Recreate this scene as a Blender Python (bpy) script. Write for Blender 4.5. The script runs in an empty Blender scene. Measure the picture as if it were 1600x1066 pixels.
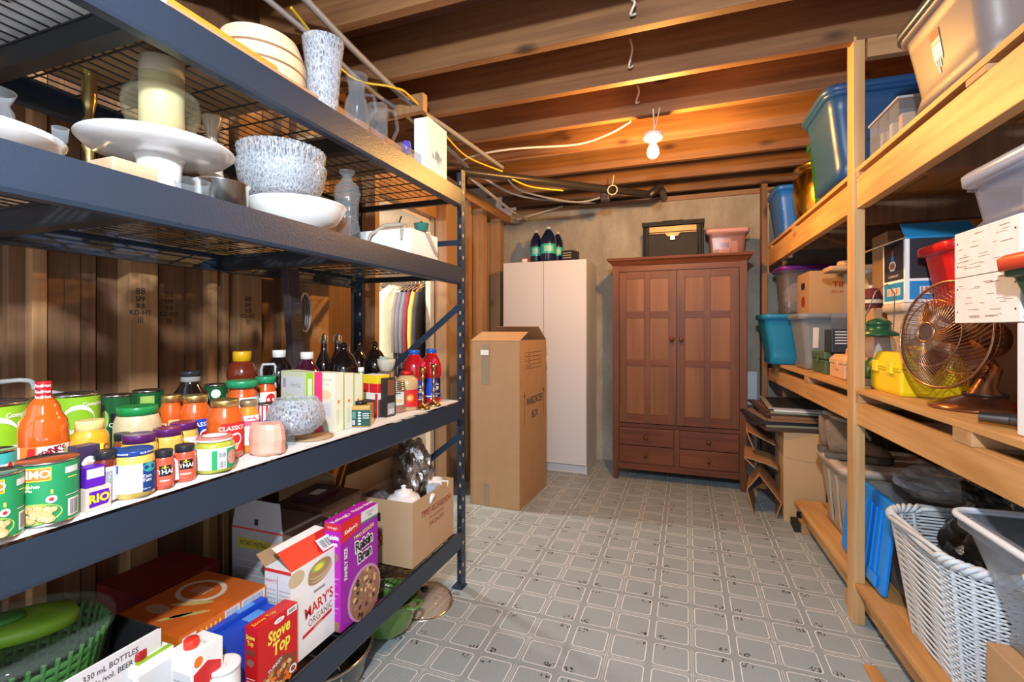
import bpy, bmesh, math, random
from mathutils import Vector, Matrix, Euler
random.seed(7)
SC = bpy.context.scene
COL = SC.collection
PI = math.pi
# ---------------------------------------------------------------- camera
F_PX, CXP, HYP, EYE = 746.0, 800.0, 516.0, 1.2
YAW = math.atan2(273, 746)
SY, CY = math.sin(YAW), math.cos(YAW)
cam_d = bpy.data.cameras.new('camera'); cam = bpy.data.objects.new('camera', cam_d)
COL.objects.link(cam); SC.camera = cam
cam.location = (0, 0, EYE); cam.rotation_euler = (PI/2, 0, YAW)
cam_d.sensor_width = 36; cam_d.lens = F_PX/1600*36; cam_d.shift_y = -(533-HYP)/1600
cam_d.clip_start = 0.02
# ---------------------------------------------------------------- world and lamps
w = bpy.data.worlds.new('world'); SC.world = w; w.use_nodes = True
w.node_tree.nodes['Background'].inputs[0].default_value = (0.80, 0.88, 1.0, 1)
w.node_tree.nodes['Background'].inputs[1].default_value = 0.9
SC.view_settings.view_transform = 'Standard'; SC.view_settings.look = 'None'
SC.view_settings.gamma = 1; SC.view_settings.exposure = 1.1; SC.view_settings.use_curve_mapping = False
NEAR_BULB = (-0.04, -0.16, 1.94)
FAR_BULB = (-0.172, 2.70, 2.185)
# the two hanging bulbs are the lamps of this room: their glowing glass is the light source
NEAR_COL, NEAR_W = (0.86, 0.93, 1.0), 68.0
FAR_COL, FAR_W = (1.0, 0.48, 0.11), 33.0
BULB_AREA = 0.0105
# ---------------------------------------------------------------- pixel to world helpers (each point gets its own real distance)
def ray(u, v):
    a = (u-CXP)/F_PX; b = (HYP-v)/F_PX
    return (-SY+a*CY, CY+a*SY, b)
def PZ(u, v, z):
    r = ray(u, v); k = (z-EYE)/r[2]; return Vector((r[0]*k, r[1]*k, z))
def PX(u, v, x):
    r = ray(u, v); k = x/r[0]; return Vector((x, r[1]*k, EYE+r[2]*k))
def PY(u, v, y):
    r = ray(u, v); k = y/r[1]; return Vector((r[0]*k, y, EYE+r[2]*k))
def zat(v, x, y):
    return EYE + (HYP-v)/F_PX*(-SY*x+CY*y)
def cyl(u0, u1, x, v=None, z=None):
    """upright round thing whose sides are seen at u0 and u1: centre, radius, height of image row v there"""
    a0 = math.atan2(*ray(u0, 0)[:2]); a1 = math.atan2(*ray(u1, 0)[:2])
    m = (a0+a1)/2; D = x/math.sin(m); r = abs(D*math.sin((a1-a0)/2))
    cx, cy = x, D*math.cos(m)
    return cx, cy, r, (zat(v, cx, cy) if v is not None else None)
# ---------------------------------------------------------------- materials
MATS = {}
def node_mat(name):
    m = bpy.data.materials.new(name); m.use_nodes = True
    return m, m.node_tree, m.node_tree.nodes['Principled BSDF']
def M(name, col=None, rough=0.5, metal=0.0, var=0.06, bump=0.0, scale=30, trans=0.0, alpha=1.0, ior=1.45, coat=0.0, emit=None, es=0, spec=0.5, sss=0):
    if name in MATS: return MATS[name]
    m, nt, b = node_mat(name)
    b.inputs['Roughness'].default_value = rough; b.inputs['Metallic'].default_value = metal
    b.inputs['IOR'].default_value = ior; b.inputs['Transmission Weight'].default_value = trans
    b.inputs['Alpha'].default_value = alpha; b.inputs['Coat Weight'].default_value = coat
    b.inputs['Specular IOR Level'].default_value = spec
    if sss: b.inputs['Subsurface Weight'].default_value = sss
    c = (*col, 1)
    b.inputs['Base Color'].default_value = c
    if emit: b.inputs['Emission Color'].default_value = (*emit, 1); b.inputs['Emission Strength'].default_value = es
    if var > 0 or bump > 0:
        tc = nt.nodes.new('ShaderNodeTexCoord'); n = nt.nodes.new('ShaderNodeTexNoise')
        n.inputs['Scale'].default_value = scale; n.inputs['Detail'].default_value = 4
        nt.links.new(tc.outputs['Object'], n.inputs['Vector'])
        if var > 0:
            r = nt.nodes.new('ShaderNodeMapRange'); r.inputs[3].default_value = 1-var; r.inputs[4].default_value = 1+var
            mx = nt.nodes.new('ShaderNodeVectorMath'); mx.operation = 'SCALE'; mx.inputs[0].default_value = col
            nt.links.new(n.outputs['Fac'], r.inputs[0]); nt.links.new(r.outputs[0], mx.inputs['Scale'])
            nt.links.new(mx.outputs[0], b.inputs['Base Color'])
        if bump > 0:
            bp = nt.nodes.new('ShaderNodeBump'); bp.inputs['Strength'].default_value = bump; bp.inputs['Distance'].default_value = 0.01
            nt.links.new(n.outputs['Fac'], bp.inputs['Height']); nt.links.new(bp.outputs[0], b.inputs['Normal'])
    MATS[name] = m; return m
def wood(name, dark, light, axis='x', rough=0.6, sc=1.0, knots=True, bump=0.15, coat=0.0, spec=0.5):
    """sawn timber: stretched grain along one local axis, a few dark knots, random per board"""
    if name in MATS: return MATS[name]
    m, nt, b = node_mat(name); L = nt.links.new; N = nt.nodes.new
    tc = N('ShaderNodeTexCoord'); oi = N('ShaderNodeObjectInfo')
    off = N('ShaderNodeVectorMath'); off.operation = 'ADD'
    sc_ = N('ShaderNodeVectorMath'); sc_.operation = 'SCALE'; sc_.inputs[0].default_value = (7.3, 3.1, 5.7)
    L(oi.outputs['Random'], sc_.inputs['Scale']); L(tc.outputs['Object'], off.inputs[0]); L(sc_.outputs[0], off.inputs[1])
    mp = N('ShaderNodeMapping'); k = {'x': (1.2, 26, 26), 'y': (26, 1.2, 26), 'z': (26, 26, 1.2)}[axis]
    mp.inputs['Scale'].default_value = tuple(v*sc for v in k); L(off.outputs[0], mp.inputs['Vector'])
    n = N('ShaderNodeTexNoise'); n.inputs['Scale'].default_value = 1.3; n.inputs['Detail'].default_value = 6; n.inputs['Distortion'].default_value = 0.6
    L(mp.outputs[0], n.inputs['Vector'])
    n2 = N('ShaderNodeTexNoise'); n2.inputs['Scale'].default_value = 2.2*sc; L(off.outputs[0], n2.inputs['Vector'])
    mixf = N('ShaderNodeMath'); mixf.operation = 'MULTIPLY_ADD'; mixf.inputs[1].default_value = 0.65; L(n.outputs['Fac'], mixf.inputs[0])
    h = N('ShaderNodeMath'); h.operation = 'MULTIPLY'; h.inputs[1].default_value = 0.4; L(n2.outputs['Fac'], h.inputs[0]); L(h.outputs[0], mixf.inputs[2])
    cr = N('ShaderNodeValToRGB'); cr.color_ramp.elements[0].position = 0.36; cr.color_ramp.elements[1].position = 0.68
    cr.color_ramp.elements[0].color = (*dark, 1); cr.color_ramp.elements[1].color = (*light, 1)
    L(mixf.outputs[0], cr.inputs[0]); out = cr.outputs[0]
    if knots:
        mk = N('ShaderNodeMapping'); kk = {'x': (2.2, 5, 5), 'y': (5, 2.2, 5), 'z': (5, 5, 2.2)}[axis]
        mk.inputs['Scale'].default_value = kk; L(off.outputs[0], mk.inputs['Vector'])
        vo = N('ShaderNodeTexVoronoi'); vo.inputs['Scale'].default_value = 1.0; L(mk.outputs[0], vo.inputs['Vector'])
        kr = N('ShaderNodeMapRange'); kr.inputs[1].default_value = 0.05; kr.inputs[2].default_value = 0.15; L(vo.outputs['Distance'], kr.inputs[0])
        mx = N('ShaderNodeMix'); mx.data_type = 'RGBA'; mx.inputs['A'].default_value = (dark[0]*0.35, dark[1]*0.28, dark[2]*0.25, 1)
        L(kr.outputs[0], mx.inputs['Factor']); L(out, mx.inputs['B']); out = mx.outputs['Result']
    L(out, b.inputs['Base Color']); b.inputs['Roughness'].default_value = rough; b.inputs['Coat Weight'].default_value = coat; b.inputs['Specular IOR Level'].default_value = spec
    bp = N('ShaderNodeBump'); bp.inputs['Strength'].default_value = bump; bp.inputs['Distance'].default_value = 0.003
    L(n.outputs['Fac'], bp.inputs['Height']); L(bp.outputs[0], b.inputs['Normal'])
    MATS[name] = m; return m
# ---------------------------------------------------------------- mesh builder
TXT = {}
def text2d(s, bold=0.0):
    k = (s, bold)
    if k in TXT: return TXT[k]
    cu = bpy.data.curves.new('t', 'FONT'); cu.body = s; cu.size = 1; cu.align_x = 'CENTER'; cu.align_y = 'CENTER'; cu.offset = bold
    cu.resolution_u = 2
    ob = bpy.data.objects.new('t', cu); me = bpy.data.meshes.new_from_object(ob)
    v = [(p.co.x, p.co.y) for p in me.vertices]; f = [tuple(q.vertices) for q in me.polygons]
    bpy.data.objects.remove(ob); bpy.data.curves.remove(cu); bpy.data.meshes.remove(me)
    TXT[k] = (v, f); return TXT[k]
class MB:
    def __init__(s): s.v = []; s.f = []; s.m = []; s.ms = []; s.sm = []; s.X = Matrix.Identity(4)
    def mi(s, m):
        if m not in s.ms: s.ms.append(m)
        return s.ms.index(m)
    def add(s, vs, fs, m, smooth=False):
        o = len(s.v); s.v += [s.X @ Vector(p) for p in vs]; i = s.mi(m)
        for f in fs: s.f.append(tuple(a+o for a in f)); s.m.append(i); s.sm.append(smooth)
        return s
    def box(s, lo, hi, m, rot=None, ctr=None, bev=0.0):
        x0, y0, z0 = lo; x1, y1, z1 = hi
        if bev > 0:
            b = bev; vs = []; 
            bm = bmesh.new(); bmesh.ops.create_cube(bm, size=1.0)
            for p in bm.verts: p.co = Vector(((x0+x1)/2+p.co.x*(x1-x0), (y0+y1)/2+p.co.y*(y1-y0), (z0+z1)/2+p.co.z*(z1-z0)))
            bmesh.ops.bevel(bm, geom=bm.edges[:], offset=b, segments=2, affect='EDGES', profile=0.6)
            bm.verts.index_update(); vs = [p.co.copy() for p in bm.verts]; fs = [tuple(q.index for q in f.verts) for f in bm.faces]; bm.free()
        else:
            vs = [Vector(p) for p in ((x0,y0,z0),(x1,y0,z0),(x1,y1,z0),(x0,y1,z0),(x0,y0,z1),(x1,y0,z1),(x1,y1,z1),(x0,y1,z1))]
            fs = [(0,3,2,1),(4,5,6,7),(0,1,5,4),(1,2,6,5),(2,3,7,6),(3,0,4,7)]
        if rot is not None:
            R = Euler(rot).to_matrix(); c = Vector(ctr) if ctr is not None else Vector(((x0+x1)/2,(y0+y1)/2,(z0+z1)/2))
            vs = [R @ (p-c) + c for p in vs]
        return s.add(vs, fs, m)
    def lathe(s, prof, m, c=(0,0,0), seg=28, smooth=True, sx=1, sy=1, flute=None, cap0=False, cap1=False, ang=(0, 2*PI)):
        vs = []; fs = []; n = len(prof); full = abs(ang[1]-ang[0]-2*PI) < 1e-6
        cnt = seg if full else seg+1
        for i in range(cnt):
            a = ang[0]+(ang[1]-ang[0])*i/seg
            for j, (r, z) in enumerate(prof):
                q = r*(flute(a, j/(max(1, n-1)), z) if flute else 1)
                vs.append((c[0]+q*math.cos(a)*sx, c[1]+q*math.sin(a)*sy, c[2]+z))
        for i in range(seg):
            i2 = (i+1) % cnt
            for j in range(n-1): fs.append((i*n+j, i2*n+j, i2*n+j+1, i*n+j+1))
        if cap0: fs.append(tuple(i*n for i in range(cnt))[::-1])
        if cap1: fs.append(tuple(i*n+n-1 for i in range(cnt)))
        return s.add(vs, fs, m, smooth)
    def cyl(s, p0, p1, r, m, r2=None, seg=16, smooth=True, caps=True):
        p0 = Vector(p0); p1 = Vector(p1); d = p1-p0; L = d.length
        if L < 1e-7: return s
        q = d.to_track_quat('Z', 'Y').to_matrix(); r2 = r if r2 is None else r2
        vs = []; 
        for i in range(seg):
            a = 2*PI*i/seg; e = Vector((math.cos(a), math.sin(a), 0))
            vs.append(p0+q@(e*r)); vs.append(p0+q@(e*r2+Vector((0,0,L))))
        fs = [(2*i, 2*((i+1)%seg), 2*((i+1)%seg)+1, 2*i+1) for i in range(seg)]
        s.add(vs, fs, m, smooth)
        if caps: s.add([vs[2*i] for i in range(seg)], [tuple(range(seg))[::-1]], m); s.add([vs[2*i+1] for i in range(seg)], [tuple(range(seg))], m)
        return s
    def tube(s, pts, r, m, seg=8, closed=False, rs=None, smooth=True):
        pts = [Vector(p) for p in pts]; n = len(pts); vs = []; fs = []
        up = Vector((0.013, 0.021, 1)).normalized(); prev = None
        for i, p in enumerate(pts):
            if closed: t = (pts[(i+1)%n]-pts[(i-1)%n])
            else: t = pts[min(i+1, n-1)]-pts[max(i-1, 0)]
            t.normalize()
            if prev is None:
                a = t.cross(up); 
                if a.length < 0.05: a = t.cross(Vector((1, 0.01, 0)))
            else: a = prev - t*prev.dot(t)
            a.normalize(); prev = a; b = t.cross(a); rr = rs[i] if rs else r
            for k in range(seg):
                th = 2*PI*k/seg; vs.append(p+(a*math.cos(th)+b*math.sin(th))*rr)
        lim = n if closed else n-1
        for i in range(lim):
            j = (i+1) % n
            for k in range(seg): fs.append((i*seg+k, i*seg+(k+1)%seg, j*seg+(k+1)%seg, j*seg+k))
        s.add(vs, fs, m, smooth)
        if not closed: s.add(vs[:seg], [tuple(range(seg))[::-1]], m); s.add(vs[-seg:], [tuple(range(seg))], m)
        return s
    def prism(s, poly, h, m, plane='xy', at=0.0):
        """polygon extruded by h along the plane's normal"""
        def mp(a, b, c): return {'xy': (a, b, c), 'xz': (a, c, b), 'yz': (c, a, b)}[plane]
        n = len(poly); vs = [mp(a, b, at) for a, b in poly]+[mp(a, b, at+h) for a, b in poly]
        fs = [tuple(range(n))[::-1], tuple(range(n, 2*n))]+[(i, (i+1)%n, n+(i+1)%n, n+i) for i in range(n)]
        return s.add(vs, fs, m)
    def loft(s, rings, m, smooth=True, cap0=True, cap1=True):
        n = len(rings[0]); vs = [p for r in rings for p in r]; fs = []
        for i in range(len(rings)-1):
            for k in range(n): fs.append((i*n+k, i*n+(k+1)%n, (i+1)*n+(k+1)%n, (i+1)*n+k))
        if cap0: fs.append(tuple(range(n))[::-1])
        if cap1: fs.append(tuple((len(rings)-1)*n+k for k in range(n)))
        return s.add(vs, fs, m, smooth)
    # --- printing on a surface: fm(u, v, lift) -> point
    def rect(s, fm, u0, v0, u1, v1, m, lift=0.0005, nu=1, nv=1):
        vs = [fm(u0+(u1-u0)*i/nu, v0+(v1-v0)*j/nv, lift) for j in range(nv+1) for i in range(nu+1)]
        fs = [(j*(nu+1)+i, j*(nu+1)+i+1, (j+1)*(nu+1)+i+1, (j+1)*(nu+1)+i) for j in range(nv) for i in range(nu)]
        return s.add(vs, fs, m, nu > 1)
    def text(s, fm, t, u, v, size, m, lift=0.0010, bold=0.0, sx=1.0, rot=0.0, shear=0.0):
        vv, ff = text2d(t, bold); c, q = math.cos(rot), math.sin(rot); vs = []
        for a, b in vv:
            a = a*sx*size + b*shear*size; b = b*size
            vs.append(fm(u+a*c-b*q, v+a*q+b*c, lift))
        return s.add(vs, ff, m)
    def oval(s, fm, u, v, a, b, m, lift=0.0007, seg=24, rot=0.0, wob=0.0):
        c, q = math.cos(rot), math.sin(rot); vs = [fm(u, v, lift)]
        for i in range(seg):
            t = 2*PI*i/seg; w_ = 1+wob*math.sin(t*5+u*90); x = a*w_*math.cos(t); y = b*w_*math.sin(t)
            vs.append(fm(u+x*c-y*q, v+x*q+y*c, lift))
        return s.add(vs, [(0, i+1, (i+1) % seg+1) for i in range(seg)], m)
    def poly(s, fm, pts, m, lift=0.0008):
        return s.add([fm(a, b, lift) for a, b in pts], [tuple(range(len(pts)))], m)
    def bars(s, fm, u0, v0, u1, v1, m, n=14, lift=0.0011, vert=True, seed=3):
        r = random.Random(seed); L = (u1-u0) if vert else (v1-v0); x = 0
        for i in range(n):
            wd = L/n*r.uniform(.25, .75); p = L*i/n
            if vert: s.rect(fm, u0+p, v0, u0+p+wd, v1, m, lift)
            else: s.rect(fm, u0, v0+p, u0+(u1-u0)*r.uniform(.7, 1), v0+p+wd*.7, m, lift)
        return s
    def build(s, name, parent=None, loc=None, rot=None):
        me = bpy.data.meshes.new(name); me.from_pydata([tuple(p) for p in s.v], [], s.f)
        for m in s.ms: me.materials.append(m)
        me.polygons.foreach_set('material_index', s.m); me.polygons.foreach_set('use_smooth', s.sm)
        me.update()
        o = bpy.data.objects.new(name, me); COL.objects.link(o)
        if parent is not None: o.parent = parent
        if loc is not None: o.location = loc
        if rot is not None: o.rotation_euler = rot
        return o
def plane(o, ud, vd):
    o = Vector(o); ud = Vector(ud).normalized(); vd = Vector(vd).normalized(); n = ud.cross(vd)
    return lambda u, v, l: o+ud*u+vd*v+n*l
def drum(r, z0=0, a0=0.0, c=(0, 0)):
    """u = arc length from angle a0 (counter-clockwise seen from above), v = height"""
    return lambda u, v, l: Vector((c[0]+(r+l)*math.cos(a0+u/r), c[1]+(r+l)*math.sin(a0+u/r), z0+v))
def tag(o, label, cat, group=None, kind=None):
    o['label'] = label; o['category'] = cat
    if group: o['group'] = group
    if kind: o['kind'] = kind
    return o
def thing(name, label, cat, loc=(0,0,0), rz=0.0, group=None, rot=None):
    o = bpy.data.objects.new(name, None); COL.objects.link(o); o.location = loc
    o.rotation_euler = rot if rot else (0, 0, rz); o.empty_display_size = 0.05
    return tag(o, label, cat, group)
def struct(o): o['kind'] = 'structure'; return o
def at(mb, name, label, cat, loc, rz=0.0, group=None, rot=None, kind=None):
    o = mb.build(name, None, loc, rot if rot else (0, 0, rz)); return tag(o, label, cat, group, kind)
def arc(c, r, a0, a1, n, pl='xz', y=0.0):
    o = []
    for i in range(n+1):
        a = a0+(a1-a0)*i/n; p, q = c[0]+r*math.cos(a), c[1]+r*math.sin(a)
        o.append({'xz': (p, y, q), 'yz': (y, p, q), 'xy': (p, q, y)}[pl])
    return o
# palette
white = M('white_paint', (.80, .80, .79), .4); paper = M('paper_white', (.86, .86, .84), .6); black = M('black_plastic', (.012, .012, .014), .35)
ink = M('ink_black', (.02, .02, .022), .6, var=0); red = M('print_red', (.62, .02, .02), .45); blue = M('print_blue', (.01, .06, .5), .45)
yellow = M('print_yellow', (.85, .62, .03), .45); green = M('print_green', (.02, .28, .1), .45); orange = M('print_orange', (.82, .2, .02), .45)
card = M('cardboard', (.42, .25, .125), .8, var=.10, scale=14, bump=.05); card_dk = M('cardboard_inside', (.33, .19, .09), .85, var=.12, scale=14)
glass = M('clear_glass', (.96, .98, .97), .02, trans=1.0, var=0, ior=1.45)
def glassy(name, tint, body, base=.10, edge=.75, scale=0, amount=.3, rough=.04):
    """thin walled glass: clear where seen square on, shiny at grazing angles, optional cut pattern"""
    if name in MATS: return MATS[name]
    m = bpy.data.materials.new(name); m.use_nodes = True; nt = m.node_tree; N = nt.nodes.new; L = nt.links.new
    out = nt.nodes['Material Output']; b = nt.nodes['Principled BSDF']
    b.inputs['Base Color'].default_value = (*body, 1); b.inputs['Roughness'].default_value = rough; b.inputs['IOR'].default_value = 1.6; b.inputs['Specular IOR Level'].default_value = .9
    tr = N('ShaderNodeBsdfTransparent'); tr.inputs[0].default_value = (*tint, 1)
    lw = N('ShaderNodeLayerWeight'); lw.inputs[0].default_value = .35
    p = N('ShaderNodeMath'); p.operation = 'MULTIPLY_ADD'; p.inputs[1].default_value = edge-base; p.inputs[2].default_value = base; pw = N('ShaderNodeMath'); pw.operation = 'POWER'; pw.inputs[1].default_value = 2.6; L(lw.outputs['Facing'], pw.inputs[0]); L(pw.outputs[0], p.inputs[0]); f = p.outputs[0]
    if scale:
        tc = N('ShaderNodeTexCoord'); vo = N('ShaderNodeTexVoronoi'); vo.feature = 'DISTANCE_TO_EDGE'; vo.inputs['Scale'].default_value = scale
        mp = N('ShaderNodeMapping'); mp.inputs['Scale'].default_value = (1, 1, .38); mp.inputs['Rotation'].default_value = (.5, .35, 0); L(tc.outputs['Object'], mp.inputs[0]); L(mp.outputs[0], vo.inputs['Vector'])
        r = N('ShaderNodeMapRange'); r.inputs[1].default_value = 0; r.inputs[2].default_value = .22; r.inputs[3].default_value = amount; r.inputs[4].default_value = 0; L(vo.outputs['Distance'], r.inputs[0])
        a = N('ShaderNodeMath'); a.operation = 'ADD'; a.use_clamp = True; L(f, a.inputs[0]); L(r.outputs[0], a.inputs[1]); f = a.outputs[0]
        bp = N('ShaderNodeBump'); bp.inputs['Strength'].default_value = .8; bp.inputs['Distance'].default_value = .004; L(vo.outputs['Distance'], bp.inputs['Height']); L(bp.outputs[0], b.inputs['Normal'])
    mx = N('ShaderNodeMixShader'); L(f, mx.inputs[0]); L(tr.outputs[0], mx.inputs[1]); L(b.outputs[0], mx.inputs[2]); L(mx.outputs[0], out.inputs[0])
    MATS[name] = m; return m
crystal = glassy('clear_crystal', (.93, .95, .96), (.55, .58, .62), .07, .62)
cutglass = glassy('cut_crystal', (.90, .92, .94), (.66, .70, .76), .10, .66, 120, .42)
plastic = glassy('clear_plastic', (.86, .88, .90), (.62, .66, .72), .09, .6, rough=.2)
grey_ink = M('print_grey', (.30, .31, .33), .6, var=0); silver = M('steel', (.62, .61, .58), .22, metal=1.0, var=.04); gold = M('gold_lid', (.66, .47, .17), .3, metal=.9)
greyp = M('grey_paper', (.66, .67, .68), .6)
# ================================================================ setting
def floor_material():
    m, nt, b = node_mat('vinyl_floor'); L = nt.links.new; N = nt.nodes.new
    def math_(op, a, b_=None, c=None):
        n = N('ShaderNodeMath'); n.operation = op
        for i, q in enumerate((a, b_, c)):
            if q is None: continue
            if isinstance(q, (int, float)): n.inputs[i].default_value = q
            else: L(q, n.inputs[i])
        return n.outputs[0]
    tc = N('ShaderNodeTexCoord'); sp = N('ShaderNodeSeparateXYZ'); L(tc.outputs['Object'], sp.inputs[0])
    P = 0.297
    def fold(o, off):   # distance from the flower centre lines, 0..P/2
        return math_('PINGPONG', math_('SUBTRACT', o, off), P/2)
    x = fold(sp.outputs['X'], -0.13); y = fold(sp.outputs['Y'], 1.923)
    # rounded square centred at P/4 : half size a, corner radius r
    a, r = 0.061, 0.013
    cx = P/4+0.0005
    def sd():
        qx = math_('MAXIMUM', math_('SUBTRACT', math_('ABSOLUTE', math_('SUBTRACT', x, cx)), a-r), 0)
        qy = math_('MAXIMUM', math_('SUBTRACT', math_('ABSOLUTE', math_('SUBTRACT', y, cx)), a-r), 0)
        return math_('SUBTRACT', math_('SQRT', math_('ADD', math_('MULTIPLY', qx, qx), math_('MULTIPLY', qy, qy))), r)
    d = sd(); line = math_('LESS_THAN', math_('ABSOLUTE', d), 0.0016)
    inside = math_('LESS_THAN', d, 0)
    # thin pair of lines at the tile joints
    def pair(q, o):
        e = math_('ABSOLUTE', math_('SUBTRACT', q, P/2-0.0035)); ln = math_('LESS_THAN', e, 0.0009)
        return math_('MULTIPLY', ln, math_('GREATER_THAN', o, 0.012))
    thin = math_('MAXIMUM', pair(x, y), pair(y, x))
    # leaf sprig near flower centre corner of each square
    vo = N('ShaderNodeTexVoronoi'); vo.inputs['Scale'].default_value = 125
    mp = N('ShaderNodeMapping'); mp.inputs['Rotation'].default_value = (0, 0, .6); mp.inputs['Scale'].default_value = (1, .5, 1)
    L(tc.outputs['Object'], mp.inputs[0]); L(mp.outputs[0], vo.inputs['Vector'])
    dd = math_('SQRT', math_('ADD', math_('POWER', math_('SUBTRACT', x, .036), 2), math_('POWER', math_('MULTIPLY', math_('SUBTRACT', y, .030), 1.5), 2)))
    spr = math_('MULTIPLY', math_('LESS_THAN', dd, 0.021), math_('LESS_THAN', vo.outputs['Distance'], 0.42)); spr = math_('MULTIPLY', spr, inside)
    n = N('ShaderNodeTexNoise'); n.inputs['Scale'].default_value = 330; n.inputs['Detail'].default_value = 2; L(tc.outputs['Object'], n.inputs['Vector'])
    n2 = N('ShaderNodeTexNoise'); n2.inputs['Scale'].default_value = 3; L(tc.outputs['Object'], n2.inputs['Vector'])
    cr = N('ShaderNodeValToRGB'); cr.color_ramp.elements[0].position = .3; cr.color_ramp.elements[1].position = .7
    cr.color_ramp.elements[0].color = (.215, .262, .29, 1); cr.color_ramp.elements[1].color = (.385, .455, .495, 1); L(n.outputs['Fac'], cr.inputs[0])
    def mix(f, A, B):
        q = N('ShaderNodeMix'); q.data_type = 'RGBA'; L(f, q.inputs['Factor'])
        for k, s_ in (('A', A), ('B', B)):
            if isinstance(s_, tuple): q.inputs[k].default_value = s_
            else: L(s_, q.inputs[k])
        return q.outputs['Result']
    c = mix(math_('MULTIPLY', math_('SUBTRACT', 1, inside), .35), cr.outputs[0], (.24, .29, .32, 1))
    c = mix(math_('MULTIPLY', n2.outputs['Fac'], .22), c, (.25, .28, .30, 1))
    c = mix(math_('MULTIPLY', line, .9), c, (.80, .82, .82, 1)); c = mix(math_('MULTIPLY', thin, .7), c, (.74, .76, .76, 1)); c = mix(spr, c, (.035, .04, .045, 1))
    L(c, b.inputs['Base Color']); b.inputs['Roughness'].default_value = .42
    bp = N('ShaderNodeBump'); bp.inputs['Strength'].default_value = .12; bp.inputs['Distance'].default_value = .002; L(n.outputs['Fac'], bp.inputs['Height']); L(bp.outputs[0], b.inputs['Normal'])
    return m
def concrete_material():
    m, nt, b = node_mat('concrete'); L = nt.links.new; N = nt.nodes.new
    tc = N('ShaderNodeTexCoord'); n = N('ShaderNodeTexNoise'); n.inputs['Scale'].default_value = 2.2; n.inputs['Detail'].default_value = 8; n.inputs['Roughness'].default_value = .65
    mp = N('ShaderNodeMapping'); mp.inputs['Scale'].default_value = (1.6, 1, .8); L(tc.outputs['Object'], mp.inputs[0]); L(mp.outputs[0], n.inputs['Vector'])
    cr = N('ShaderNodeValToRGB'); e = cr.color_ramp.elements; e[0].position = .30; e[1].position = .72
    e[0].color = (.25, .215, .165, 1); e[1].color = (.49, .445, .365, 1); L(n.outputs['Fac'], cr.inputs[0])
    vo = N('ShaderNodeTexVoronoi'); vo.inputs['Scale'].default_value = 16; L(mp.outputs[0], vo.inputs['Vector'])
    kr = N('ShaderNodeMapRange'); kr.inputs[1].default_value = .05; kr.inputs[2].default_value = .11; L(vo.outputs['Distance'], kr.inputs[0])
    mx = N('ShaderNodeMix'); mx.data_type = 'RGBA'; mx.inputs['A'].default_value = (.13, .115, .09, 1); L(kr.outputs[0], mx.inputs['Factor']); L(cr.outputs[0], mx.inputs['B'])
    L(mx.outputs['Result'], b.inputs['Base Color']); b.inputs['Roughness'].default_value = .85
    bp = N('ShaderNodeBump'); bp.inputs['Strength'].default_value = .4; bp.inputs['Distance'].default_value = .006; L(n.outputs['Fac'], bp.inputs['Height']); L(bp.outputs[0], b.inputs['Normal'])
    return m
jw = wood('joist_timber', (.13, .054, .019), (.25, .118, .043), 'x', .65)
sub = wood('subfloor_ply', (.12, .05, .025), (.20, .09, .045), 'x', .75)
sw = wood('stud_timber', (.28, .14, .06), (.46, .26, .12), 'z', .6)
swd = wood('stud_timber_aged', (.12, .058, .028), (.225, .115, .055), 'z', .65)
pine_y = wood('shelf_timber_long', (.42, .20, .06), (.62, .35, .13), 'y', .5)
pine_x = wood('shelf_timber_cross', (.30, .15, .06), (.48, .27, .12), 'x', .6)
pine_z = wood('post_timber', (.40, .21, .08), (.60, .36, .16), 'z', .5)
conc = concrete_material()
WX, EX, BY, NY = -1.74, 1.46, 4.45, -1.0     # west and east wall faces, back wall face, open end behind the camera
f = MB().box((-4.2, NY, -.06), (EX+.2, BY+1.2, 0), floor_material()).build('floor'); struct(f)
MB().box((-4.2, NY, 2.615), (EX+.2, BY+1.2, 2.66), sub).build('ceiling')['kind'] = 'structure'
wb = MB().box((-1.9, BY, 0), (EX+.2, BY+.2, 2.34), conc)
for sx_ in (-.93, -.33, .27): wb.box((sx_, BY-.004, 0), (sx_+.012, BY, 2.34), conc)       # form board seams
for sz_ in (.62,): wb.box((-1.5, BY-.003, sz_), (.6, BY, sz_+.008), conc)
wb.build('wall_back')['kind'] = 'structure'
MB().box((-1.62, BY-.02, 2.34), (EX, BY+.16, 2.38), wood('sill_timber', (.24, .12, .055), (.36, .19, .09), 'x')).build('trim_1')['kind'] = 'structure'
MB().box((-1.62, BY+.10, 2.38), (EX, BY+.14, 2.615), jw).build('trim_2')['kind'] = 'structure'
MB().box((EX, NY, 0), (EX+.05, BY, 2.615), swd).build('wall_right')['kind'] = 'structure'
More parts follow.
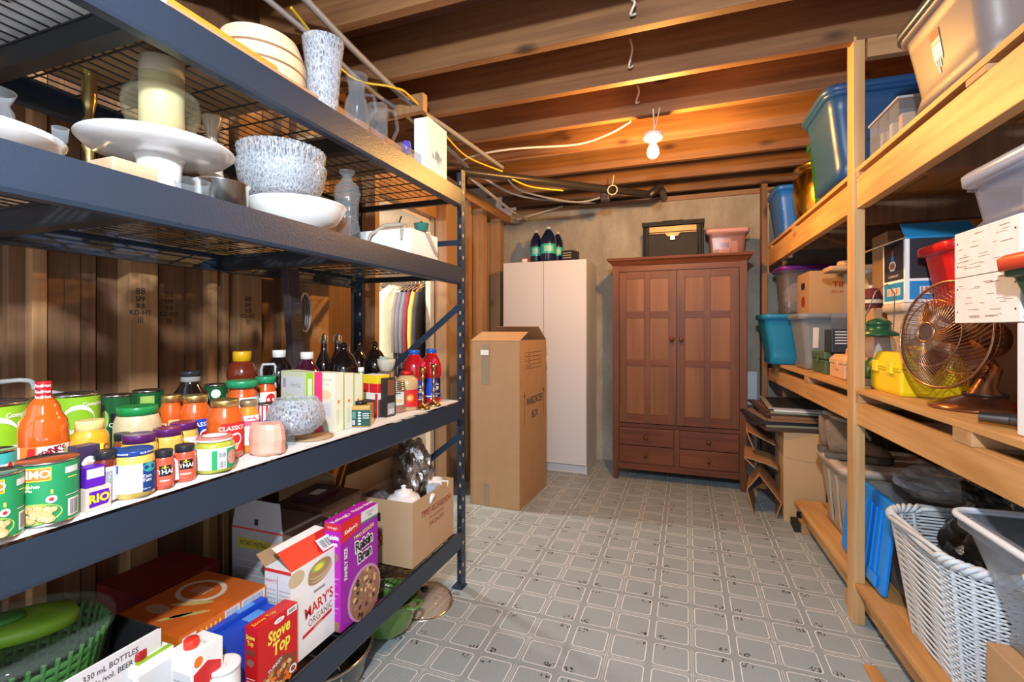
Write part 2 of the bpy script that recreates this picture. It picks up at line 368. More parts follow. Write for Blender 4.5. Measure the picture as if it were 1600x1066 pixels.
# joists
jn = ['timber ceiling joist just behind the camera', 'second timber ceiling joist behind the camera', 'timber ceiling joist right above the near hanging bulb', 'timber ceiling joist over the near half of the steel rack, out of frame',
      'timber ceiling joist cropped by the top edge, left of centre', 'timber ceiling joist above the cut glass vase',
      'timber ceiling joist whose underside meets the top of the wooden post', 'timber ceiling joist just in front of the lit bulb', 'orange lit timber joist directly behind the lit bulb',
      'orange lit timber joist above the black drain pipe', 'timber joist second from the concrete wall', 'timber joist closest to the concrete back wall']
for i, y in enumerate([-.89, -.49, -.09, .31, .70, 1.10, 1.505, 1.905, 2.31, 2.71, 3.12, 3.505, 3.90, 4.28]):
    if i < 2: continue
    o = MB().box((-1.6, -.022, -.1175), (1.6, .022, .1175), jw, bev=.003)
    tag_l = ['timber ceiling joist closest to the near bulb, above the camera', 'timber ceiling joist over the near end of the steel rack', 'timber ceiling joist over the middle of the near rack bay', 'timber ceiling joist just beyond the rack cross beam, top of photo',
             'timber ceiling joist whose left end shows above the coiled basket', 'timber ceiling joist passing above the cut glass vase and jug', 'timber ceiling joist that the wooden shelf post meets',
             'timber ceiling joist nearest in front of the lit bulb', 'orange lit ceiling joist right behind the lit bulb', 'orange lit ceiling joist second behind the lit bulb', 'dim ceiling joist third behind the lit bulb', 'dark ceiling joist against the concrete wall'][i-2]
    at(o, 'ceiling_joist', tag_l, 'joist', (-.07, y+.022, 2.4975))
# left wall: sheathing, plate, studs
MB().box((WX-.03, NY, 0), (WX, 2.29, 2.615), swd).build('wall_left')['kind'] = 'structure'
MB().box((WX-.03, 3.09, 0), (WX, BY, 2.2), M('wall_panel', (.36, .25, .16), .8)).build('wall_left_2')['kind'] = 'structure'
pl = MB().box((WX, NY, 2.245), (WX+.10, BY, 2.285), wood('plate_timber', (.33, .17, .075), (.50, .28, .13), 'y')).box((WX, NY, 2.285), (WX+.10, BY, 2.325), wood('plate_timber', None, None))
pl.build('trim_3')['kind'] = 'structure'
MB().box((WX-.06, 2.29, 2.02), (WX+.02, 3.09, 2.245), sw).build('trim_4')['kind'] = 'structure'
studs = [  # pixel edges on the wall plane, set-forward, material, label
 (-60, 12, .015, 0, 'grey brown board at the far left of the lumber wall'), (12, 50, .04, 0, 'wide brown board leaning at left behind the hot sauce'),
 (50, 74, .07, 1, 'narrow pale wall stud left of the three joined boards'), (75, 101, .05, 0, 'leftmost of three reddish joined boards'),
 (101, 126, .052, 0, 'middle of three reddish joined boards'), (127, 150, .05, 0, 'rightmost of three reddish joined boards'),
 (151, 202, .02, 0, 'wide dark board with a big knot'), (203, 247, .08, 1, 'pale wall stud with an ink stamp, behind the jars'),
 (248, 290, .02, 0, 'plain grey brown sheathing board right of the stamped stud'), (291, 325, .03, 0, 'reddish board left of the nailed stud'), (326, 340, .06, 1, 'thin stud with a bent nail'),
 (349, 358, .06, 1, 'thin orange lit stud behind the honey jar'), (373, 409, .08, 1, 'stamped pale stud directly behind the honey jar'),
 (440, 452, .03, 0, 'narrow board behind the dark leaning box'), (484, 514, .08, 1, 'stud behind the swing top bottles')]
zr = random.Random(4)
for a, b_, dx, k, lab in studs:
    X_ = WX+dx; y0 = PX(a, 400, X_).y; y1 = PX(b_, 400, X_).y
    mb = MB().box((0, -(y1-y0)/2, 0), (dx, (y1-y0)/2, 2.24), sw if k else swd, bev=.002)
    if 'stamp' in lab:
        fm = plane((dx, 0, 0), (0, 1, 0), (0, 0, 1)); zz = 1.27
        for q in range(4): mb.text(fm, ['SPF', '0.8', 'KD-HT', '|||'][q], -.012, zz+.03-q*.022, .022, ink, bold=.01)
        mb.text(fm, '88', -.012, zz+.055, .03, ink)
    at(mb, 'wall_stud' if k else 'wall_board', lab, 'board', (WX, (y0+y1)/2, 0))
for y, lab in ((2.27, 'orange stud at the near side of the closet doorway'), (3.115, 'pale doorway stud between the closet and the rack post'), (3.50, 'cream painted board beside the rack post'),
               (3.80, 'thick pale stud behind the tall moving box'), (4.20, 'stud next to the concrete wall corner')):
    at(MB().box((0, -.045 if y > 3.7 else -.02, 0), (.095, .045 if y > 3.7 else .02, 2.245), sw, bev=.002), 'wall_stud', lab, 'board', (WX+.005, y, 0))
at(MB().box((0, 0, 0), (.30, .04, .09), sw, bev=.003), 'timber_offcut', 'short timber block fixed under the joists above the glass box', 'board', tuple(PZ(585, 188, 2.30)), -.05)
# closet beyond the doorway
cream = M('cream_wall', (.72, .58, .42), .8); 
MB().box((-3.4, 4.35, 0), (-1.78, 4.4, 2.615), cream).build('wall_closet_back')['kind'] = 'structure'
MB().box((-3.45, 1.6, 0), (-3.4, 4.4, 2.615), cream).build('wall_closet_left')['kind'] = 'structure'
MB().box((-2.12, 3.62, 0), (-2.06, 4.35, 2.3), cream).build('wall_closet_right')['kind'] = 'structure'
MB().box((-2.06, 3.62, 0), (-1.775, 3.66, 2.3), M('ply_panel', (.62, .40, .21), .7)).build('wall_closet_front')['kind'] = 'structure'
MB().prism([(-3.4, 2.25), (-1.78, 2.0), (-1.78, 2.05), (-3.4, 2.3)], 2.0, cream, 'xz', 2.4).build('ceiling_closet')['kind'] = 'structure'
# cables and pipes under the joists
cgrey = M('conduit_grey', (.23, .24, .26), .5); cyel = M('cable_yellow', (.75, .48, .03), .5); cwhite = M('cable_white', (.62, .56, .47), .5); iron = M('black_pipe', (.03, .026, .024), .35, bump=.1)
def cable(name, pts, r, m, label, n=6):
    P = [Vector(p) for p in pts]; out = []
    for i in range(len(P)-1):
        p0, p1, p2, p3 = P[max(i-1, 0)], P[i], P[i+1], P[min(i+2, len(P)-1)]
        for k in range(n):
            t = k/n; out.append(.5*((2*p1)+(p2-p0)*t+(2*p0-5*p1+4*p2-p3)*t*t+(3*p1-p0-3*p2+p3)*t**3))
    out.append(P[-1]); mb = MB().tube(out, r, m, 8); return tag(mb.build(name), label, 'cable')
cable('conduit', [(-1.18, .2, 2.345), (-1.19, .9, 2.345), PZ(478, 0, 2.345), PZ(560, 85, 2.345), PZ(640, 160, 2.345), PZ(705, 205, 2.345), PZ(785, 262, 2.345)], .0135, cgrey, 'thick grey conduit running along the joists, the one nearer the room')
cable('conduit', [(-1.34, .3, 2.345), PZ(467, 40, 2.345), PZ(570, 133, 2.345), PZ(640, 185, 2.345), PZ(700, 232, 2.345), PZ(736, 268, 2.345)], .0115, cgrey, 'thinner grey conduit nearer the stud wall')
cable('cable', [PZ(455, 12, 2.36), PZ(545, 118, 2.33), PZ(612, 136, 2.32), PZ(640, 150, 2.33), PZ(690, 205, 2.33), PZ(730, 245, 2.33), PZ(785, 268, 2.3)], .0055, cyel, 'yellow cable winding between the conduits')
cable('cable', [PZ(800, 280, 2.22), PZ(830, 292, 2.2), PZ(880, 298, 2.2)], .0055, cyel, 'yellow cable hanging below the black pipe')
cable('cable', [PZ(716, 252, 2.35), PZ(755, 240, 2.36), PZ(810, 232, 2.37), PZ(900, 226, 2.37), PZ(950, 210, 2.38), PZ(985, 190, 2.39)], .007, cwhite, 'white cable along the joist to the bulb')
cable('cable', [PZ(735, 278, 2.25), PZ(800, 330, 2.2), (-1.45, 4.38, 2.27)], .011, cwhite, 'pale cable from the rack post down to the wall corner')
cable('cable', [(-1.56, 4.40, 2.28), (-1.3, 4.40, 2.33), (-1.1, 4.40, 2.37)], .010, cwhite, 'pale cable rising from the wall corner')
cable('cable', [PZ(750, 275, 2.25), PZ(800, 302, 2.2), PZ(850, 312, 2.2), PZ(930, 318, 2.25)], .008, cgrey, 'grey cable sagging lowest under the pipe')
cable('cable', [PZ(795, 282, 2.22), PZ(820, 300, 2.2), PZ(900, 316, 2.2), PZ(950, 305, 2.25)], .008, cgrey, 'grey cable looped beside the pipe bracket')
for u, v0, v1, lab in ((988, 0, 22, 'short white wire loop under the joist near the top edge'), (985, 62, 104, 'white wire loop hanging in the second joist bay'), (996, 134, 160, 'white wire loop in front of the lit bulb')):
    yy = {0: 1.93, 62: 2.33, 134: 2.73}[v0]-.06
    a = PY(u, v0, yy); b_ = PY(u-1, v1, yy)
    cable('wire_loop', [a, a*.5+b_*.5+Vector((.012, -.02, 0)), b_+Vector((-.004, 0, 0)), b_+Vector((.012, .02, .01))], .005, cwhite, lab)
pp = thing('drain_pipe', 'black iron drain pipe slung under the joists at back', 'pipe')
A, B, C_ = PZ(722, 268, 2.26), PZ(1015, 304, 2.30), (-.20, 4.44, 2.33)
MB().tube([A, A.lerp(B, .5), B], .028, iron, 14).build('pipe', pp)
MB().tube([B, Vector((-.2, 3.98, 2.34)), Vector((-.19, 4.2, 2.36)), Vector((-.19, 4.42, 2.36))], .03, iron, 14).build('elbow', pp)
k_ = PZ(957, 297, 2.27); MB().tube(arc((k_.x, k_.z), .036, 0, 2*PI, 16, 'xz', k_.y), .005, cwhite, 6).tube([k_+Vector((0, 0, .036)), k_+Vector((.01, 0, .11))], .004, cwhite, 6).build('hanger', pp)
MB().box(k_+Vector((-.10, .03, -.06)), k_+Vector((-.03, .10, .01)), iron, bev=.01).build('bracket', pp)
# bulbs
bulbm = M('lit_bulb', (1, .9, .7), .3, var=0, emit=FAR_COL, es=FAR_W/(PI*BULB_AREA)); bulbn = M('lit_bulb_white', (1, 1, 1), .3, var=0, emit=NEAR_COL, es=NEAR_W/(PI*BULB_AREA))
porc = M('porcelain', (.85, .82, .76), .3)
def bulb(loc, top, em, lab):
    t = thing('hanging_bulb', lab, 'lamp', loc)
    o = MB().lathe([(.0005, -.052), (.014, -.049), (.025, -.038), (.030, -.022), (.029, -.006), (.021, .014), (.014, .028), (.013, .035)], em, seg=20).build('bulb', t)
    MB().lathe([(.0135, .034), (.016, .036), (.030, .042), (.047, .052), (.052, .064), (.052, .078), (.040, .088), (.02, .092), (.001, .092)], porc, seg=24).build('lamp_holder', t)
    MB().tube([(0, 0, .09), (.006, 0, .12), (0, .004, top)], .004, cwhite).tube([(.0, 0, .09), (.02, .0, .14), (.035, 0, top)], .003, cwhite).build('wire', t)
    return t
bulb(FAR_BULB, .22, bulbm, 'lit warm bulb in a white holder hanging from the joists')
bulb(NEAR_BULB, .44, bulbn, 'white bulb hanging above the camera')
# ================================================================ steel storage rack
steel = M('rack_steel', (.024, .039, .066), .36, metal=.1, var=.12, scale=220, bump=.12, spec=.6)
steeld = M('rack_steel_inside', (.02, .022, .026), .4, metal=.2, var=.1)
wire = M('deck_wire', (.10, .10, .105), .35, metal=.8)
RF, RB, RY0, RY1 = -.978, -1.60, .075, 2.035      # front face, back face, near end, far end
LV = {1: 1.852, 2: 1.492, 3: .868, 4: .268}
rack = thing('storage_rack', 'dark slate steel storage rack with wire decks on the left', 'shelving', ((RF+RB)/2, (RY0+RY1)/2, 0))
RO = Vector(((RF+RB)/2, (RY0+RY1)/2, 0))
def rk(mb, name):
    mb.v = [p-RO for p in mb.v]; return mb.build(name, rack)
for x, sgn in ((RF, -1), (RB, 1)):
    for y, sy in ((RY1, -1), (RY0, 1)):
        mb = MB()
        # angle post: one flange in the front plane, one in the end plane, with slots
        xa, xb = sorted((x, x+sgn*.042)); ya, yb = sorted((y, y+sy*.042)); ta, tb = sorted((x, x+sgn*.003)); ua, ub = sorted((y, y+sy*.003))
        mb.box((ta, ya, 0), (tb, yb, 1.945), steel); mb.box((xa, ua, 0), (xb, ub, 1.945), steel)
        mb.box((min(xa, xb)-.006, min(ya, yb)-.006, 0), (max(xa, xb)+.006, max(ya, yb)+.006, .006), steel)
        slot = M('slot_light', (.55, .43, .30), .6)
        for k in range(37):
            z = .05+k*.051; xs = x+ (.0012 if sgn < 0 else -.0012); 
            mb.box((min(x, x+.001*-sgn)-.0002, y+sy*.026-.004, z), (max(x, x+.001*-sgn)+.0002, y+sy*.026+.004, z+.016), slot if k % 2 else black)
            yo = y+sy*.0001; mb.box((x+sgn*.026-.004, min(ua, ub)-.0008, z), (x+sgn*.026+.004, max(ua, ub)+.0008, z+.016), slot if k % 2 == 0 else black)
        rk(mb, 'upright_post')
for z in LV.values():
    for x, sgn in ((RF, 1), (RB, -1)):
        mb = MB(); a = x; 
        prof = [(0, 0), (0, -.072), (-.004, -.080), (-.030, -.080), (-.030, -.074), (-.008, -.074), (-.008, -.022), (-.034, -.022), (-.034, -.016), (-.006, -.006)]
        if sgn < 0: prof = [(-p, q) for p, q in prof][::-1]
        n = len(prof); vs = [(a+p, RY0+.044, z+q) for p, q in prof]+[(a+p, RY1-.044, z+q) for p, q in prof]
        mb.add(vs, [tuple(range(n)), tuple(range(2*n-1, n-1, -1))]+[(i, n+i, n+(i+1) % n, (i+1) % n) for i in range(n)], steel)
        for ye in (RY0+.02, RY1-.046): mb.box((a-(.012 if sgn > 0 else -.004), ye, z-.10), (a+(-.004 if sgn > 0 else .012), ye+.026, z+.012), steeld)
        rk(mb, 'side_beam')
    for y in (.62, 1.28): rk(MB().box((RB+.01, y-.018, z-.075), (RF-.01, y+.018, z-.022), steeld).box((RB+.01, y-.02, z-.028), (RF-.01, y+.02, z-.024), steeld), 'cross_beam')
    for y in (RY0+.012, RY1-.028): rk(MB().box((RB+.04, y, z-.055), (RF-.04, y+.02, z-.03), steeld), 'end_beam')
    mb = MB(); x = RB+.03
    wr = random.Random(int(z*100))
    ys = [RY0+.05+i*.098 for i in range(20)]; xs = [RB+.035+i*.0375 for i in range(16)]
    for xx in xs: mb.cyl((xx, RY0+.045, z-.012), (xx, RY1-.045, z-.012), .0022, wire, seg=5, caps=False)
    for yy in ys: mb.cyl((RB+.02, yy, z-.0165), (RF-.02, yy, z-.0165), .0026, wire, seg=5, caps=False)
    rk(mb, 'wire_deck')
def diag(y, z0, z1, dx0=RF-.03, dx1=RB+.03):
    d = Vector((dx1-dx0, 0, z1-z0)); mb = MB(); n = Vector((-d.z, 0, d.x)).normalized()*.014
    a = Vector((dx0, y, z0)); b = Vector((dx1, y, z1))
    mb.add([a-n, a+n, b+n, b-n, a-n+Vector((0, .006, 0)), a+n+Vector((0, .006, 0)), b+n+Vector((0, .006, 0)), b-n+Vector((0, .006, 0))],
           [(0, 1, 2, 3), (7, 6, 5, 4), (0, 4, 5, 1), (1, 5, 6, 2), (2, 6, 7, 3), (3, 7, 4, 0)], steel)
    rk(mb, 'diagonal_brace')
for y in (RY1-.012, RY0+.006):
    diag(y, 1.31, .86); diag(y, .70, .25); 
    rk(MB().box((RB+.02, y, 1.60), (RF-.02, y+.006, 1.625), steel), 'end_strap')
# ================================================================ home made timber shelving at right
RR = .03
def RX(y): return .65-RR*(y-2.3)
shelf = thing('timber_shelving', 'rough home made timber shelving with three decks on the right', 'shelving', (.65, 2.3, 0), RR)
# local frame: x into the shelf, y along it (room depth), z up
def sh(mb, name): return mb.build(name, shelf)
sh(MB().box((-.010, .01, 0), (.030, .085, 2.40), pine_z, bev=.002), 'front_post')
sh(MB().box((-.045, 1.86, 0), (-.005, 1.95, 2.34), swd, bev=.002), 'rear_post')
sh(MB().box((.70, .01, 0), (.74, .085, 2.40), swd, bev=.002), 'back_post'); sh(MB().box((.70, 1.86, 0), (.74, 1.95, 2.40), swd, bev=.002), 'back_post')
sh(MB().box((.70, -1.4, 0), (.74, -1.31, 2.40), swd, bev=.002), 'back_post')
for z0, hh, dk in ((1.695, .125, 1.857), (.818, .088, .963)):
    sh(MB().box((0, .087, z0), (.038, 1.86, z0+hh), pine_y, bev=.003), 'front_beam')
    sh(MB().box((0, -1.55, z0), (.038, .008, z0+hh), pine_y, bev=.003), 'front_beam')
    sh(MB().box((.70, -1.55, z0), (.738, 1.9, z0+hh), pine_y, bev=.003), 'rear_beam')
    for y in ((-.84, -.02, 1.02, 1.74) if z0 > 1 else (-1.16, -.78, -.02, .72, 1.60)):
        sh(MB().box((-.002, y, z0+hh), (.74, y+.088, dk-.019), pine_x, bev=.002), 'cross_piece')
    for k in range(5):
        x0 = -.004+k*.148; sh(MB().box((x0, -1.5, dk-.019), (x0+.138, .005 if k == 0 else 1.88, dk), pine_y, bev=.002), 'deck_board')
        if k == 0: sh(MB().box((x0, .09, dk-.019), (x0+.138, 1.88, dk), pine_y, bev=.002), 'deck_board')
    for y0 in (-1.2, -.45, .4, 1.1): sh(MB().box((.04, y0, z0+.01), (.70, y0+.038, z0+hh-.002), swd), 'deck_joist')
# floor level platform
for k in range(5):
    x0 = .0+k*.148; sh(MB().box((x0-(.0 if k else .004), -1.6, .150), (x0+.135, 1.02, .170), pine_y, bev=.003), 'deck_board')
sh(MB().box((.03, -1.6, .062), (.068, 1.0, .150), pine_y, bev=.003), 'front_beam'); sh(MB().box((.68, -1.6, .062), (.72, 1.0, .150), pine_y, bev=.003), 'rear_beam')
for y in (-1.5, -.62, .1, .92): sh(MB().box((.012, y, 0), (.72, y+.088, .062), pine_x, bev=.002), 'cross_piece')
sh(MB().box((-.07, -1.0, .0), (-.032, -.28, .018), pine_y, bev=.003), 'loose_board')
# ceiling side header above the post
sh(MB().box((.034, -.005, 2.30), (.74, .033, 2.375), pine_x, bev=.002), 'header')
# ================================================================ armoire
cher = wood('cherry_rail', (.078, .027, .010), (.155, .056, .021), 'z', .45, .8, False, .04, .0, .25)
cherx = wood('cherry_cross', (.085, .024, .009), (.165, .050, .019), 'x', .45, .8, False, .04, .0, .25)
cherp = wood('cherry_panel', (.13, .050, .016), (.235, .096, .033), 'z', .45, .5, False, .04, .0, .25)
AL = PZ(957, 747, 0); AR = PZ(1163, 770, 0)
AW, AD, AH = .985, .48, 1.775
arm = thing('armoire', 'tall cherry wood armoire with panelled doors and four drawers', 'armoire', tuple(AL), -.01)
def ap(mb, name, parent=arm): return mb.build(name, parent)
ap(MB().box((.045, .02, .10), (AW-.045, AD, AH-.06), cher), 'case')
for x0 in (0, AW-.05):
    ap(MB().loft([[(x0+.008, 0, 0), (x0+.042, 0, 0), (x0+.042, .04, 0), (x0+.008, .04, 0)], [(x0, 0, .12), (x0+.05, 0, .12), (x0+.05, .05, .12), (x0, .05, .12)],
              [(x0, 0, AH-.06), (x0+.05, 0, AH-.06), (x0+.05, .05, AH-.06), (x0, .05, AH-.06)]], cher, False), 'front_leg')
    ap(MB().box((x0, AD-.05, 0), (x0+.05, AD, AH-.06), cher), 'rear_leg')
    ap(MB().box((x0+(.01 if x0 == 0 else .03), .04, .12), (x0+(.02 if x0 == 0 else .04), AD-.04, AH-.06), cherp), 'side_panel')
cor = [(0, 0), (.006, .012), (.02, .03), (.038, .042), (.042, .06)]
rings = [[(-p, -p, AH-.06+q), (AW+p, -p, AH-.06+q), (AW+p, AD+p*.3, AH-.06+q), (-p, AD+p*.3, AH-.06+q)] for p, q in cor]
ap(MB().loft(rings, cherx, False), 'cornice')
ap(MB().box((.05, .006, AH-.105), (AW-.05, .02, AH-.06), cherx), 'top_rail')
ap(MB().box((.05, .004, .425), (AW-.05, .02, .455), cherx), 'middle_rail')
ap(MB().box((.05, .008, .085), (AW-.05, .02, .135), cherx), 'bottom_rail'); ap(MB().box((.475, .004, .13), (.51, .02, .43), cher), 'centre_stile')
for i, (x0, x1) in enumerate(((.055, .489), (.496, AW-.055))):
    W = x1-x0; mb = MB(); z0, z1 = .462, AH-.112; st = .058; y0, y1 = -.004, .018
    xs = [0, st, W/2-.024, W/2+.024, W-st, W]; zs = [z0, z0+.075, z0+.075+.325, z0+.075+.39, z1-.075-.325-.065, z1-.055-.325, z1-.055, z1]
    zc = [(z0, z0+.07), (z0+.455, z0+.505), (z0+.835, z0+.885), (z1-.055, z1)]
    for a, b_ in ((0, st), (W/2-.024, W/2+.024), (W-st, W)): mb.box((a, y0, z0), (b_, y1, z1), cher, bev=.0015)
    for a, b_ in zc:
        for c0, c1 in ((st, W/2-.024), (W/2+.024, W-st)): mb.box((c0, y0+.0006, a), (c1, y1, b_), cherx)
    d = mb.build('door', arm, (x0, 0, 0))
    pm = MB()
    for (a, b_), (a2, b2) in zip(zc[:-1], zc[1:]):
        for c0, c1 in ((st, W/2-.024), (W/2+.024, W-st)): pm.box((c0, .004, b_), (c1, .012, a2), cherp)
    pm.build('panel', d)
    kx = W-.03 if i == 0 else .03
    MB().lathe([(.001, 0), (.006, .001), (.006, .012), (.017, .018), (.019, .026), (.014, .034), (.001, .037)], cher, seg=16).build('knob', d, (kx, -.004, 1.13), (PI/2, 0, 0))
for x0, x1 in ((.055, .470), (.515, AW-.055)):
    for z0, z1 in ((.14, .277), (.285, .420)):
        d = MB().box((0, -.002, z0), (x1-x0, .018, z1), cherx, bev=.003).build('drawer', arm, (x0, 0, 0))
        MB().lathe([(.001, 0), (.006, .001), (.006, .012), (.015, .017), (.017, .024), (.012, .031), (.001, .033)], cher, seg=16).build('knob', d, ((x1-x0)/2, -.002, (z0+z1)/2), (PI/2, 0, 0))
ATZ = AH
# ================================================================ white cabinet
cw = M('white_melamine', (.62, .61, .63), .42, var=.03)
CL = PZ(916, 743, 0); cabw = .735; cab = thing('storage_cabinet', 'plain white two door cabinet behind the tall cardboard box', 'cabinet', (CL.x-cabw, CL.y, 0), .0)
CH = 1.79
MB().box((0, .02, 0), (.018, .46, CH), cw).box((cabw-.018, .02, 0), (cabw, .46, CH), cw).box((.018, .02, CH-.018), (cabw-.018, .46, CH), cw).box((.018, .44, .08), (cabw-.018, .45, CH-.018), cw).box((.018, .05, .07), (cabw-.018, .44, .088), cw).build('case', cab)
MB().box((.018, .04, 0), (cabw-.018, .05, .07), cw).build('plinth', cab)
for x0, x1, hx in ((.001, cabw/2-.002, cabw/2-.03), (cabw/2+.002, cabw-.001, cabw/2+.035)):
    d = MB().box((0, 0, .078), (x1-x0, .018, CH-.003), cw, bev=.0015).build('door', cab, (x0, 0, 0))
    if x0 > .1: MB().tube([(0, 0, -.05), (0, -.022, -.04), (0, -.022, .04), (0, 0, .05)], .005, white, 8).build('handle', d, (hx-x0, 0, .93))
# ================================================================ moving box
wb_ = thing('moving_box', 'tall brown cardboard wardrobe moving box with open flaps', 'box', tuple(PZ(735, 787, 0)), -.04)
BW, BD, BH = .365, .56, 1.125
mb = MB()
for lo, hi in (((0, 0, 0), (BW, .005, BH)), ((0, BD-.005, 0), (BW, BD, BH)), ((0, .005, 0), (.005, BD-.005, BH)), ((BW-.005, .005, 0), (BW, BD-.005, BH)), ((0, 0, 0), (BW, BD, .004))): mb.box(lo, hi, card)
fr = plane((0, 0, 0), (1, 0, 0), (0, 0, 1)); sd = plane((BW, 0, 0), (0, 1, 0), (0, 0, 1))
tape = M('old_tape', (.30, .23, .15), .35)
mb.text(sd, 'WARDROBE', .30, .70, .078, ink, sx=.8, bold=.01).text(sd, 'BOX', .30, .60, .078, ink, sx=.8, bold=.01)
for u in (.09, .50): mb.rect(sd, u, .55, u+.006, .74, ink); mb.poly(sd, [(u-.012, .74), (u+.018, .74), (u+.003, .775)], ink, .001)
for k in range(5): mb.rect(sd, .10, .93+k*.028, .44, .933+k*.028, ink); 
for k in range(4): mb.text(sd, ['CONTENTS', 'ROOM', 'NAME', 'FROM'][k], .18, .945+k*.028, .016, ink)
for u in (.10, .27, .44): mb.rect(sd, u, .93, u+.002, 1.045, ink)
mb.rect(sd, .02, .80, .024, .86, card_dk)
mb.build('body', wb_)
MB().rect(fr, .085, .83, .145, 1.10, tape, .0012, 1, 3).build('tape', wb_); MB().rect(fr, .10, .0, .14, .15, tape, .0012).build('tape', wb_)
MB().box((.08, -.004, 1.03), (.14, -.001, 1.065), white).build('torn_label', wb_)
def flap(mb, p0, p1, d, m, th=.004):
    p0, p1, d = Vector(p0), Vector(p1), Vector(d); n = (p1-p0).cross(d).normalized()*th
    sk = (p1-p0)*.02
    vs = [p0, p1, p1+d-sk, p0+d+sk]; vs += [p+n for p in vs]
    return mb.add(vs, [(3, 2, 1, 0), (4, 5, 6, 7), (0, 1, 5, 4), (1, 2, 6, 5), (2, 3, 7, 6), (3, 0, 4, 7)], m)
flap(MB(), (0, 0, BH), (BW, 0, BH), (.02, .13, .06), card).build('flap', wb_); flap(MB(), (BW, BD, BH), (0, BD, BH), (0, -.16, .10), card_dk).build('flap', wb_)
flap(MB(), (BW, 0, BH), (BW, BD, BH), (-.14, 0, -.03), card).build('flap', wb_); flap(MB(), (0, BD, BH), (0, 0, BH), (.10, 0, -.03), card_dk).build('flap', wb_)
# ================================================================ pantry shelf of the rack
Z3 = .876
sauce = M('tomato_sauce', (.62, .10, .012), .22, var=.12, scale=60, coat=.6); liner = M('liner_board', (.84, .83, .80), .6)
mustard = M('curry_paste', (.70, .48, .10), .25, var=.22, scale=160, coat=.6); purple = M('purple_lid', (.12, .02, .16), .25, metal=.3)
lime = M('lime_label', (.25, .50, .02), .4, var=.1); dgreen = M('dark_green_label', (.01, .10, .03), .35); tin = M('tin', (.55, .55, .55), .25, metal=1.0)
darkliq = M('dark_liquid', (.010, .006, .006), .08, coat=.8); juice = M('grape_juice', (.05, .006, .02), .1, coat=.8); redd = M('red_drink', (.42, .008, .012), .12, coat=.7)
blacklid = M('black_lid', (.02, .022, .03), .3); whitelid = M('white_lid', (.85, .84, .83), .4)
for y0, y1, l in ((.10, .93, 'white liner board at the near end under the cans'), (.935, 1.31, 'white liner board under the crystal bowl'), (1.315, 1.99, 'white liner board at the far end under the brass candlesticks')):
    at(MB().box((0, 0, 0), (.585, y1-y0, .006), liner), 'liner_board', l, 'board', (RB+.022, y0, .869))
FW = math.atan2(-SY, CY)   # heading of the view direction measured from +y towards +x
def geo(u0, u1, vt, vb=None, x=None, z0=Z3):
    a0 = math.atan2(*ray(u0, 0)[:2]); a1 = math.atan2(*ray(u1, 0)[:2]); m = (a0+a1)/2; s_ = math.sin((a1-a0)/2)
    if x is None:
        d = F_PX*(EYE-z0)/(vb-HYP); dist = d/math.cos(m-FW); D = dist/(1-s_)
    else: D = x/math.sin(m)
    cx, cy, r = D*math.sin(m), D*math.cos(m), abs(D*s_)
    if z0 == Z3 and cx+r > -.986:                      # keep the base on the liner board
        for _ in range(4): D = -(.986+r)/math.sin(m); r = abs(D*s_)
        cx, cy = D*math.sin(m), D*math.cos(m)
    return cx, cy, r, zat(vt, cx, cy)-z0, z0
JAR = [(.02, 0), (.80, 0), (.97, .03), (1, .08), (1, .74), (.93, .80), (.80, .84), (.80, .86)]
CAN = [(.02, .012), (.95, .012), (.97, 0), (1.0, .004), (1.0, .02), (.965, .03), (.965, .965), (1.0, .975), (1.0, .99), (.97, 1.0), (.94, .985), (.02, .98)]
BOT = [(.02, 0), (.85, 0), (1, .03), (1, .55), (.95, .64), (.65, .76), (.38, .86), (.34, .90)]
def vessel(name, label, cat, g, prof, mat, lid=None, deco=None, group=None, seg=32, sx=1, extra=None):
    cx, cy, r, h, z0 = g
    t = thing(name, label, cat, (cx, cy, z0), math.atan2(-cx, cy), group)
    MB().lathe([(a*r, b*h) for a, b in prof], mat, seg=seg).build('can_body' if prof is CAN else 'body', t)
    if lid:
        rf, a, b, lm = lid[:4]; R = r*rf; A, B = a*h, b*h
        fl = (lambda an, f_, z: 1+.02*math.sin(an*30)) if len(lid) > 4 else None
        MB().lathe([(R*.9, A), (R, A+.001), (R, B-.002), (R*.96, B), (R*.8, B-.0008), (.0005, B-.0008)], lm, seg=60 if fl else 32, flute=fl).build('lid', t)
    if deco:
        for d in deco:
            z_0, z_1, rf, sp, bg, fn = d; mb = MB(); fm = drum(r*rf+.0006, 0, -PI/2)
            L = r*sp; mb.rect(fm, -L, z_0*h, L, z_1*h, bg, 0, 24, 1)
            if fn: fn(mb, fm, r, h)
            mb.build('paper_label', t)
    if extra: extra(t, r, h)
    return t
def T(s_, u, v, sz, m, bold=.02, sx=1, rot=0, shear=0):
    return lambda mb, fm, r, h: mb.text(fm, s_, u*r, v*h, sz*h, m, .0009, bold, sx, rot, shear)
def R_(u0, v0, u1, v1, m, l=.0005): return lambda mb, fm, r, h: mb.rect(fm, u0*r, v0*h, u1*r, v1*h, m, l, 8, 1)
def O(u, v, a, b, m, l=.0007, wob=0): return lambda mb, fm, r, h: mb.oval(fm, u*r, v*h, a*r, b*h, m, l, 20, 0, wob)
def BR(u0, v0, u1, v1, m=ink, n=14, vert=True): return lambda mb, fm, r, h: mb.bars(fm, u0*r, v0*h, u1*r, v1*h, m, n, .0009, vert)
def many(*fs):
    def g(mb, fm, r, h):
        for q in fs: q(mb, fm, r, h)
    return g
cream_p = M('chickpea', (.72, .50, .22), .5, var=.2, scale=80); lgreen = M('print_light_green', (.35, .55, .10), .45); ylw = M('print_bright_yellow', (.85, .80, .08), .45)
